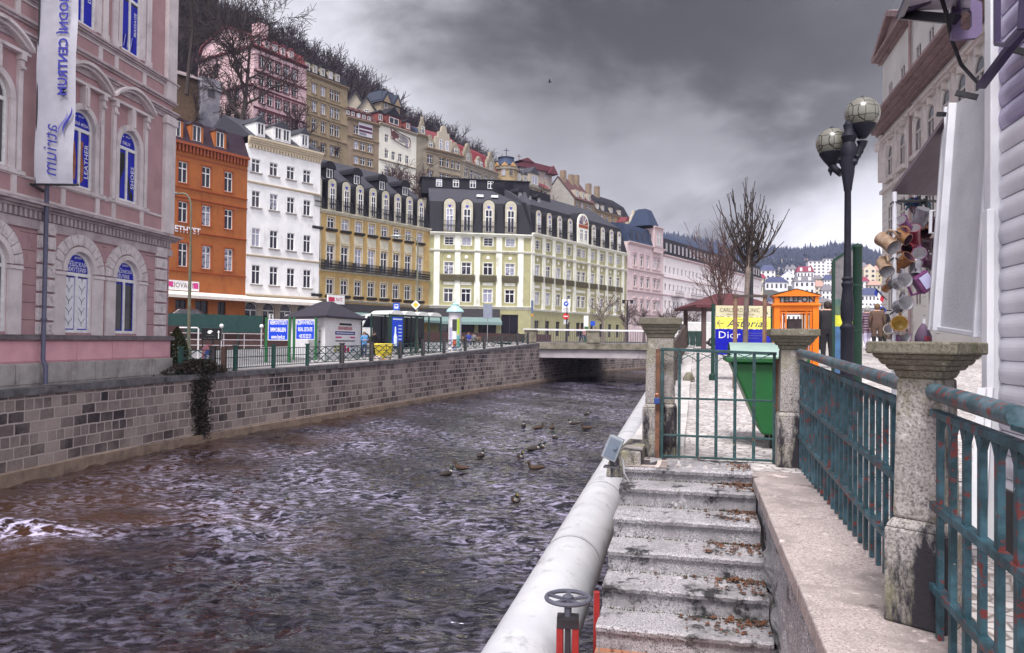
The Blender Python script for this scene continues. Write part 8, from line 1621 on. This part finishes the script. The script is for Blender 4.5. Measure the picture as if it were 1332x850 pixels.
for i, (tx, ty) in enumerate(tips):
    b0_ = rnd.uniform(.0, 1); p0 = Vector((.06, 0, zy(358 - 40 * b0_ * (1 if abs(tx - 974) < 20 else .5)))); p3 = Vector((xy(tx, ty), rnd.uniform(-.5, .5), zy(ty))); mid1 = p0.lerp(p3, .3) + Vector(((p3.x - p0.x) * .22, p3.y * .1, -.12)); mid2 = p0.lerp(p3, .65) + Vector(((p3.x - p0.x) * .12, 0, 0)); pts = [p0]
    for t in np.linspace(.12, 1, 9): a_ = p0.lerp(mid1, min(1, t * 1.6)).lerp(mid2.lerp(p3, t), t); pts.append(a_ + Vector((rnd.uniform(-.02, .02), rnd.uniform(-.02, .02), 0)))
    r0 = rnd.uniform(.015, .023); m.tube(pts, [r0 * (1 - .68 * k / 9) for k in range(10)], 6)
    for k in range(2, 10):
        if rnd.random() < .75: m.sphere(tuple(pts[k]), .012, 6)
        if rnd.random() < .45 and k < 8: dv = Vector((rnd.uniform(-.3, .3), rnd.uniform(-.3, .3), rnd.uniform(.2, .6))) * rnd.uniform(.4, 1.1); m.tube([pts[k], pts[k] + dv * .5 + Vector((0, 0, -.02)), pts[k] + dv], [.012, .01, .006], 5); m.sphere(tuple(pts[k] + dv), .014, 6)
m.build('crown', BARK, yt)
m = MB(); WOOD = M('stake_wood', (.24, .15, .10), (.15, .09, .065), .8, 8, .3)
for x in (950.5, 988): m2_ = MB(); m2_.tube([(xy(x, 440) , -.3, -.1), (xy(x, 440) + .01, -.3, zy(384))], .045, 8); m2_.build('stake', WOOD, yt)
m.box(xy(950.5, 386) - .05, xy(988, 386) + .05, -.36, -.3, zy(388), zy(385)); m.build('crossbar', M('stake_dark', (.07, .055, .05)), yt)
P = at(937, 440, 30); P.z = .8; bare_tree('bare_tree', P, 4.4, 91, 'bushy bare tree with reddish twigs left of the young upright tree', 'bare quay trees', .5, (9, 6, 4), .07, .1, 3, .2, M('bark_reddish', (.10, .055, .05), (.06, .035, .035)), .08, .010)
P = at(955, 440, 38); P.z = .85; bare_tree('bare_tree', P, 6.2, 92, 'thin taller bare tree behind the bushy reddish one', 'bare quay trees', .45, (8, 6, 4), .07, .12, 3, .25, M('bark_reddish', ()), .1, .011)
P = at(997, 440, 17.5); P.z = .3; o = empty('sign_back_post', P, 0, 'thin dark pole standing behind the crossbar of the tree stakes', 'pole'); m = MB(); m.tube([(at(977, 440, 19.6).x - P.x, 2.1, 0), (at(977, 440, 19.6).x - P.x, 2.1, 3.4)], .05, 8); m.build('pole', IRON, o)
# green dumpster
DD = 8.95; P = RB(.92, 9.0, 0); db = empty('dumpster', P, -TH, 'large green wheeled rubbish container with slanted front behind the gate', 'dumpster'); BG = M('bin_green', (.008, .095, .022), (.006, .07, .016), .42, 2, .05, stain=.12, sc=(.03, .06, .03), spec=.5); dinv = Matrix.Rotation(TH, 4, 'Z') @ Matrix.Translation(-P)
tl = dinv @ at(948, 470, 9.0); bl_ = dinv @ at(986, 570, 9.0)
m = MB(); xr = .10; m.prism([(bl_.x, .16), (xr, .16), (xr + .12, tl.z), (tl.x, tl.z)], -.1, .85); m.build('body', BG, db, bev=.025)
m = MB(); m.box(tl.x - .05, xr + .18, -.17, .9, tl.z, tl.z + .055); m.box(bl_.x + .12, xr, -.125, -.1, .3, .33); m.tube([(tl.x + .55, -.17, tl.z - .1), (tl.x + .75, -.17, tl.z - .1)], .035, 8); m.prism([(.0, .42), (.06, .42), (.06, .95), (-.1, .95)], -.12, -.1); m.build('rim', BG, db, bev=.01)
m = MB(); P_ = [(-.13 + .0, 0)]; 
n_ = 8
for k in range(n_):
    t0, t1 = k / n_, (k + 1) / n_; y0_, y1_ = -.14 + 1.02 * t0, -.14 + 1.02 * t1; z0_, z1_ = tl.z + .06 + .16 * math.sin(math.pi * t0) ** .7, tl.z + .06 + .16 * math.sin(math.pi * t1) ** .7; m.add([(tl.x, y0_, z0_), (xr + .14, y0_, z0_), (xr + .14, y1_, z1_), (tl.x, y1_, z1_)], [(0, 1, 2, 3)])
m.build('lid', M('bin_lid', (.28, .37, .33), (.22, .31, .28), .3, 3, spec=.5), db, smooth=True)
for x in (bl_.x + .12, xr - .1):
    for y in (.05, .7): m = MB(Matrix.Translation((x, y, .085)) @ Matrix.Rotation(math.pi / 2, 4, 'Y')); m.lathe([(.08, -.02), (.085, 0), (.08, .02)], n=12); m.build('wheel', M('tyre', ()), db)
# quay edge railing beyond the pillar, stub, bins, van
qr = empty('quay_railing', RB(-.45, 9, 0), -TH, 'dark worn railing along the quay edge behind the left gate pillar', 'railing'); TQ = Matrix.Translation(Vector((.45, -9, 0)))
for b in np.arange(8.6, 40, 1.9): m = MB(TQ); m.box(-.49, -.41, b - .04, b + .04, zr(b), zr(b) + 1.0); m.build('post', M('post_dark', (.05, .04, .04), (.09, .06, .05)), qr)
m = MB(TQ)
for h in (.98, .62, .3):
    pts = [(-.45, b, zr(b) + h) for b in (8.4, 9, 14, 20, 31, 40)]
    for p0, p1 in zip(pts, pts[1:]): m.bar(p0, p1, .045)
m.build('rail', M('post_dark', ()), qr)
P = gz(896, 495, .3); o = empty('stone_stub', P, 0, 'small dark domed stone stub on the cobbled quay', 'bollard'); m = MB(); m.lathe([(.14, 0), (.135, .06), (.10, .1), (.095, .14), (.06, .18), (.01, .19)], n=14); m.build('stone', PIER_T, o, smooth='auto')
for k, x in enumerate((886, 893.5, 901, 908.5)):
    P = at(x, 440, 48); P.z = .86; o = empty('wheelie_bin', P, -.2, None, 'bin', 'dark green bins in a row on the quay'); m = MB(); m.frustum((0, 0), .30, .34, .35, .42, .06, .95); m.build('body', M('bin_dark', (.012, .035, .03), (.02, .05, .04), .45), o, bev=.02); m = MB(); m.frustum((0, 0), .38, .46, .34, .4, .95, 1.04); m.build('lid', M('bin_dark', ()), o, bev=.02); tag(o, ('leftmost dark green bin of the row beside the gate pillar', 'second dark green bin from the left in the row', 'third dark green bin from the left in the row', 'rightmost dark green bin of the row, next to the sign post')[k])
P = at(895, 440, 56); P.z = .9; o = empty('white_van', P, .15, 'white van roof showing above the row of dark bins', 'van'); car_mesh(o, 4.6, 1.9, 1.75, M('van_white', ()), True)
# flag and small wall signs on the right building
P = at(1142, 379, 34); o = empty('flag', P, 0, 'small red white and blue flag on a slanting pole by the right building', 'flag'); m = MB(); m.tube([(.4, 0, -.4), (-.12, 0, .12)], .02, 6); m.build('pole', IRON, o)
for k, (c) in enumerate(((.03, .05, .35), (.75, .75, .75), (.55, .03, .06))): m = MB(); z = .1 - k * .13; m.add([(-.1 + k * .13, .0, z), (.03 + k * .13, .03, z - .13), (-.04 + k * .13, .0, z - .36), (-.17 + k * .13, .02, z - .23)], [(0, 1, 2, 3)]); m.build('stripe', M('flag_%d' % k, c), o)
P = at(1147, 404, 30); o = empty('round_sign', P, -.5, 'round blue wall sign at the corner of the right building', 'sign'); m = MB(Matrix.Rotation(math.pi / 2, 4, 'X')); m.lathe([(.15, -.02), (.15, .02)], n=16); m.build('disc', M('sign_blue', ()), o); m = MB(); m.bar((0, 0, 0), (.7, .3, 0), .05); m.build('arm', IRON, o)
# ================================================================ PEOPLE
def person_mesh(name, pose, mats, H=1.72, coat=.82, fat=1.0):
    k = H / 1.72; J = dict(pel=(0, 0, .95), sp=(0, 0, 1.14), ch=(0, .01, 1.33), nk=(0, .0, 1.47), hd=(0, -.015, 1.56), tp=(0, -.005, 1.665), sl=(-.175, 0, 1.40), sr=(.175, 0, 1.40), el=(-.235, .02, 1.13), er=(.235, .02, 1.13), wl=(-.225, -.09, .90), wr=(.225, -.09, .90), fl=(-.215, -.12, .80), fr=(.215, -.12, .80), hl=(-.095, 0, .90), hr=(.095, 0, .90), kl=(-.10, -.02, .50), kr=(.10, -.02, .50), al=(-.10, .02, .09), ar=(.10, .02, .09), tl=(-.115, -.13, .04), tr=(.115, -.13, .04)); J.update(pose)
    R = dict(pel=(.145, .11), sp=(.14, .105), ch=(.165, .115), nk=(.055, .055), hd=(.085, .10), tp=(.06, .075), sl=.075, sr=.075, el=.052, er=.052, wl=.036, wr=.036, fl=.03, fr=.03, hl=.095, hr=.095, kl=.062, kr=.062, al=.042, ar=.042, tl=.035, tr=.035)
    E = [('pel', 'sp'), ('sp', 'ch'), ('ch', 'nk'), ('nk', 'hd'), ('hd', 'tp'), ('ch', 'sl'), ('sl', 'el'), ('el', 'wl'), ('wl', 'fl'), ('ch', 'sr'), ('sr', 'er'), ('er', 'wr'), ('wr', 'fr'), ('pel', 'hl'), ('hl', 'kl'), ('kl', 'al'), ('al', 'tl'), ('pel', 'hr'), ('hr', 'kr'), ('kr', 'ar'), ('ar', 'tr')]
    names = list(J); me = bpy.data.meshes.new(name); me.from_pydata([tuple(c * k for c in J[n_]) for n_ in names], [(names.index(a), names.index(b)) for a, b in E], []); o = bpy.data.objects.new(name, me); COL.objects.link(o); o.modifiers.new('skin', 'SKIN').use_smooth_shade = True
    for i, n_ in enumerate(names): r = R[n_]; r = r if isinstance(r, tuple) else (r, r); f = fat if n_ not in ('hd', 'tp', 'nk', 'fl', 'fr', 'tl', 'tr') else 1; me.skin_vertices[0].data[i].radius = (r[0] * k * f, r[1] * k * f); me.skin_vertices[0].data[i].use_root = n_ == 'pel'
    sb = o.modifiers.new('sub', 'SUBSURF'); sb.levels = 2; sb.render_levels = 2
    bpy.context.view_layer.update(); m2 = bpy.data.meshes.new_from_object(o.evaluated_get(bpy.context.evaluated_depsgraph_get())); bpy.data.objects.remove(o)
    for mm in mats: m2.materials.append(mm)
    m2.materials.clear(); [m2.materials.append(mm) for mm in mats]
    fl, fr_ = Vector(J['fl']) * k, Vector(J['fr']) * k
    for p in m2.polygons:
        c = p.center; z = c.z / k
        if z > J['nk'][2] - .005: mi = 3
        elif (c - fl).length < .085 * k or (c - fr_).length < .085 * k: mi = 3
        elif z > coat or (abs(c.x) > .16 * k and z > .7): mi = 0
        elif z > .1: mi = 1
        else: mi = 2
        p.material_index = mi
    m2.name = name; return m2, J, k
SKIN = M('skin', (.46, .27, .20), (.40, .23, .17), .6)
def person(px, d, z, facing, label, jacket, trousers, hair, pose=None, H=1.72, coat=.82, fat=1.08, hat=None, group=None):
    P = at(px, 440, d); P.z = z; r = empty('person', P, facing, label, 'person', group); me, J, k = person_mesh('body', pose or {}, [jacket, trousers, M('shoe_dark', (.03, .025, .025)), SKIN], H, coat, fat); o = bpy.data.objects.new('body', me); COL.objects.link(o); o.parent = r
    h = Vector(J['hd']) * k; m = MB(Matrix.Translation(h + Vector((0, .012, .035)))); m.lathe([(.055, -.12), (.098, -.04), (.108, .03), (.09, .085), (.05, .115), (.003, .125)], n=14, sx=.95, sy=1.05)
    m.v = [(x, y + (.05 if (y - h.y < -.05 and z_ - h.z < .06) else 0) * 1.0, z_) for x, y, z_ in m.v]; m.build('hair' if not hat else 'hat', hair, r, smooth=True)
    m = MB(); f = h + Vector((0, -.095, .0)); m.add([f + Vector((-.014, 0, -.02)), f + Vector((.014, 0, -.02)), f + Vector((0, -.025, -.018)), f + Vector((0, .0, .03))], [(0, 2, 3), (2, 1, 3), (0, 1, 2)]); m.build('nose', SKIN, r)
    m = MB(); [m.sphere(tuple(h + Vector((s_, -.088, .025))), .009, 6) for s_ in (-.034, .034)]; m.build('eyes', BLK, r); return r
def cloth(nm, c, c2=None, bump=.0): return M('cloth_' + nm, c, c2, .85, 12, bump, 20)
PUFF = bpy.data.materials.new('puffer_purple'); PUFF.use_nodes = True; n, l, b = nodes_of(PUFF); tc = n.new('ShaderNodeTexCoord'); wv = n.new('ShaderNodeTexWave'); wv.bands_direction = 'Z'; wv.inputs['Scale'].default_value = 3.2; wv.inputs['Distortion'].default_value = .4; l.new(tc.outputs['Object'], wv.inputs[0]); bpn = n.new('ShaderNodeBump'); bpn.inputs['Strength'].default_value = .9; bpn.inputs['Distance'].default_value = .05; l.new(wv.outputs['Fac'], bpn.inputs['Height']); l.new(bpn.outputs[0], b.inputs['Normal']); b.inputs['Base Color'].default_value = (.13, .08, .12, 1); b.inputs['Roughness'].default_value = .45
HD = M('hair_dark', (.03, .02, .018)); HB = M('hair_brown', (.14, .08, .045)); HG = M('hair_grey', (.3, .29, .28)); BLKC = cloth('black', (.014, .013, .016)); NAVY = cloth('navy', (.02, .022, .07)); JEAN = cloth('jean', (.05, .06, .13)); BRWC = cloth('brown', (.10, .06, .045)); GRYC = cloth('grey', (.16, .15, .16)); LILC = cloth('lilac', (.42, .38, .52)); PNKC = cloth('pink', (.45, .22, .22)); SKY = cloth('lightblue', (.12, .30, .58)); REDC = cloth('red', (.35, .03, .04)); BLUC = cloth('blue', (.03, .05, .28))
WALK = dict(kl=(-.10, -.14, .50), al=(-.10, .05, .13), tl=(-.11, -.07, .05), kr=(.10, .05, .50), ar=(.10, .22, .13), tr=(.11, .12, .05), wl=(-.23, .05, .90), fl=(-.22, .05, .80), wr=(.22, -.2, .93), fr=(.21, -.26, .85))
CROSS = dict(wl=(-.05, -.2, 1.12), fl=(.06, -.2, 1.16), wr=(.05, -.2, 1.16), fr=(-.06, -.22, 1.13))
SIT = dict(pel=(0, 0, .50), sp=(0, 0, .70), ch=(0, -.01, .90), nk=(0, -.02, 1.03), hd=(0, -.04, 1.12), tp=(0, -.03, 1.22), sl=(-.175, 0, .96), sr=(.175, 0, .96), el=(-.22, -.02, .70), er=(.22, -.02, .70), wl=(-.12, -.26, .58), wr=(.12, -.26, .58), fl=(-.09, -.34, .56), fr=(.09, -.34, .56), hl=(-.10, -.04, .48), hr=(.10, -.04, .48), kl=(-.11, -.44, .50), kr=(.11, -.44, .50), al=(-.11, -.42, .09), ar=(.11, -.42, .09), tl=(-.12, -.56, .04), tr=(.12, -.56, .04))
zq = .9
person(1128, 28.5, zq, math.pi, 'person in a quilted purple jacket and pale trousers seen from behind', PUFF, LILC, HG, WALK, 1.70, .72, 1.25); person(1141, 27.0, zq, 2.8, 'person in a brown coat walking away beside the right building', BRWC, BLKC, HB, None, 1.72, .55, 1.25); person(1148, 30, zq, 2.9, 'person in a black coat half hidden by the mug rack', BLKC, BLKC, HD, WALK, 1.74, .6, 1.2)
person(1076, 21.5, .62, 2.9, 'person in a long black coat left of the green board', BLKC, BLKC, HD, None, 1.76, .3, 1.35); person(1083, 23, .68, 3.3, 'person in a navy jacket right beside the green board', NAVY, JEAN, HD, WALK, 1.72, .8, 1.2); person(1068, 33, .88, .3, 'person in dark clothes right of the phone box', GRYC, BLKC, HD, WALK, 1.72); person(1073, 45, .9, 0, 'distant person in a red jacket in the street', REDC, JEAN, HB, WALK, 1.7); person(1063, 50, .92, .4, 'distant person in grey close to the phone box edge', GRYC, JEAN, HD, None, 1.7); person(1079, 52, .92, 2.9, 'distant person in a blue jacket walking away', BLUC, BLKC, HB, WALK, 1.75)
person(754.5, 82, 1.02, .4, 'person in a dark coat walking on the bridge', BLKC, JEAN, HB, WALK, 1.75, .7, 1.15); person(759.5, 82, 1.02, -.4, 'person in a pinkish jacket beside the dark coated walker on the bridge', PNKC, JEAN, HG, WALK, 1.7); person(774, 84.5, 1.02, 0, 'person in a dark blue jacket behind the middle bridge post', NAVY, JEAN, HB, None, 1.75)
person(474, 53.5, zl(53.5), .5, 'person in a light blue jacket with folded arms beside the kiosk', SKY, JEAN, HB, CROSS, 1.78, .85, 1.15); person(487, 56, zl(56), 1.2, 'person in black standing left of the bus shelter', BLKC, BLKC, HD, None, 1.75, .7, 1.15); person(492, 58, zl(58), -.6, 'person in dark grey close to the shelter frame', GRYC, BLKC, HD, WALK, 1.7)
def bench(px, d, z): 
    P = at(px, 440, d); P.z = z; r = empty('bench', P, 0, 'street bench carrying two seated people in front of the hotel', 'bench'); m = MB(); m.box(-.9, .9, -.2, .25, .40, .45); m.build('seat', WOOD, r); m = MB(); m.box(-.9, .9, .25, .3, .55, .85); m.build('backrest', WOOD, r)
    for x in (-.75, .75): m = MB(); m.box(x - .04, x + .04, -.15, .28, 0, .40); m.box(x - .04, x + .04, .25, .3, .4, .6); m.build('leg', IRON, r)
bench(613, 71, .62); person(609.5, 71, .60, .2, 'seated person in a blue jacket, left of the two on the bench', BLUC, JEAN, HB, SIT, 1.72, .5, 1.1); person(616.5, 71, .60, -.3, 'seated person in grey, right of the two on the bench', GRYC, BLKC, HD, SIT, 1.7, .5, 1.1)
# ================================================================ DUCKS
def duck_mesh():
    m = MB(); def_r = []
    spine = [(-.30, .05, .004, .004), (-.24, .06, .035, .022), (-.14, .055, .085, .06), (0, .045, .11, .075), (.10, .045, .095, .07), (.155, .07, .06, .055), (.175, .12, .036, .036), (.185, .175, .036, .038), (.205, .205, .042, .042), (.235, .205, .034, .03), (.26, .19, .018, .010), (.31, .183, .017, .006), (.318, .182, .004, .003)]
    for i, (x, z, ry, rz) in enumerate(spine):
        a = spine[max(i - 1, 0)]; b = spine[min(i + 1, len(spine) - 1)]; t = Vector((b[0] - a[0], 0, b[1] - a[1])).normalized(); nn = Vector((-t.z, 0, t.x)); def_r.append([Vector((x, 0, z)) + Vector((0, 1, 0)) * ry * math.cos(w) + nn * rz * math.sin(w) for w in np.linspace(0, 2 * math.pi, 11)[:-1]])
    m.loft(def_r, ms=[0, 0, 0, 0, 1, 2, 3, 3, 3, 4, 4, 4]); return m
DKM = [M('duck_back', (.035, .026, .022), (.018, .014, .012)), M('duck_breast', (.09, .045, .03), (.05, .03, .02)), M('duck_collar', (.35, .33, .3)), M('duck_head', (.008, .018, .016), rough=.35), M('duck_bill', (.14, .10, .03))]
DKF = [M('duck_brown', (.06, .032, .02), (.03, .017, .012)), M('duck_brown', ()), M('duck_brown', ()), M('duck_brown_head', (.045, .026, .017)), M('duck_bill_dark', (.07, .05, .025))]
dm0 = duck_mesh(); DL = [(625, 596, 1.2, 'd', 'duck swimming alone up river of the left pair'), (581, 620, .9, 'd', 'dark duck left of its companion, lowest on the left'), (600, 612, 2.6, 'f', 'duck right beside the lowest left duck'), (677, 597, -1.3, 'd', 'duck facing the camera left of the pair touching each other'), (694, 587, .3, 'd', 'duck with white flank in the middle of the river flock'), (697, 612, 3.3, 'f', 'brown duck nearest to the pipe'), (671, 654, -1.45, 'd', 'nearest duck, facing the camera'), (722, 572, 1.7, 'd', 'dark duck up river of the brown one'), (701, 585, .4, 'd', 'dark headed duck touching the white flanked one'), (746, 553, 2.9, 'd', 'duck close to the far end of the pipe'), (763, 541, 1.0, 'd', 'small far duck right of the white ripple'), (718, 559, 1.4, 'f', 'small far duck in midstream'), (700, 559, .5, 'f', 'small far duck left of midstream ones'), (681, 556, 1.5, 'd', 'farthest duck toward the bridge'), (763, 559, 3.0, 'f', 'small brown far duck near the pipe')]
cache = {}
for px, py, rz_, kd, lb in DL:
    P = gz(px, py, WZ); P.z = WZ + .03
    if kd not in cache: o = dm0.build('duck', DKM if kd == 'd' else DKF, None, smooth=True); cache[kd] = o
    else: o = cache[kd].copy(); COL.objects.link(o)
    o.location = P; o.rotation_euler.z = rz_; o.scale = (1.2,) * 3; tag(o, lb, 'duck', 'ducks on the river')
for nm_, px, py, lb in (('bird', 715, 107, 'tiny dark bird flying against the grey sky'),):
    P = at(px, py, 70); m = MB(); m.loft([[(x, .05 * math.cos(w) * s_, .05 * math.sin(w) * s_) for w in np.linspace(0, 6.28, 7)[:-1]] for x, s_ in ((-.2, .1), (-.1, .9), (.05, 1), (.16, .6), (.22, .1))]); m.add([(-.06, 0, .02), (.08, 0, .02), (.02, .38, .14), (-.08, .36, .13), (-.06, 0, .0), (.08, 0, .0), (.02, -.38, .14), (-.08, -.36, .13)], [(0, 1, 2, 3), (7, 6, 5, 4)]); o = m.build(nm_, BLK, None, loc=P); tag(o, lb, 'bird')
# ================================================================ HAZE
mb = MB(); mb.box(-260, 1500, -30, 1250, -4.5, 135); hz_ = mb.build('haze', [], None); tag(hz_, kind='stuff')
m = bpy.data.materials.new('haze_air'); m.use_nodes = True; n = m.node_tree.nodes; n.remove(n['Principled BSDF']); v = n.new('ShaderNodeVolumePrincipled'); v.inputs['Density'].default_value = .00016; v.inputs['Color'].default_value = (.62, .64, .95, 1); v.inputs['Anisotropy'].default_value = 0
m.node_tree.links.new(v.outputs[0], n['Material Output'].inputs['Volume']); hz_.data.materials.append(m)
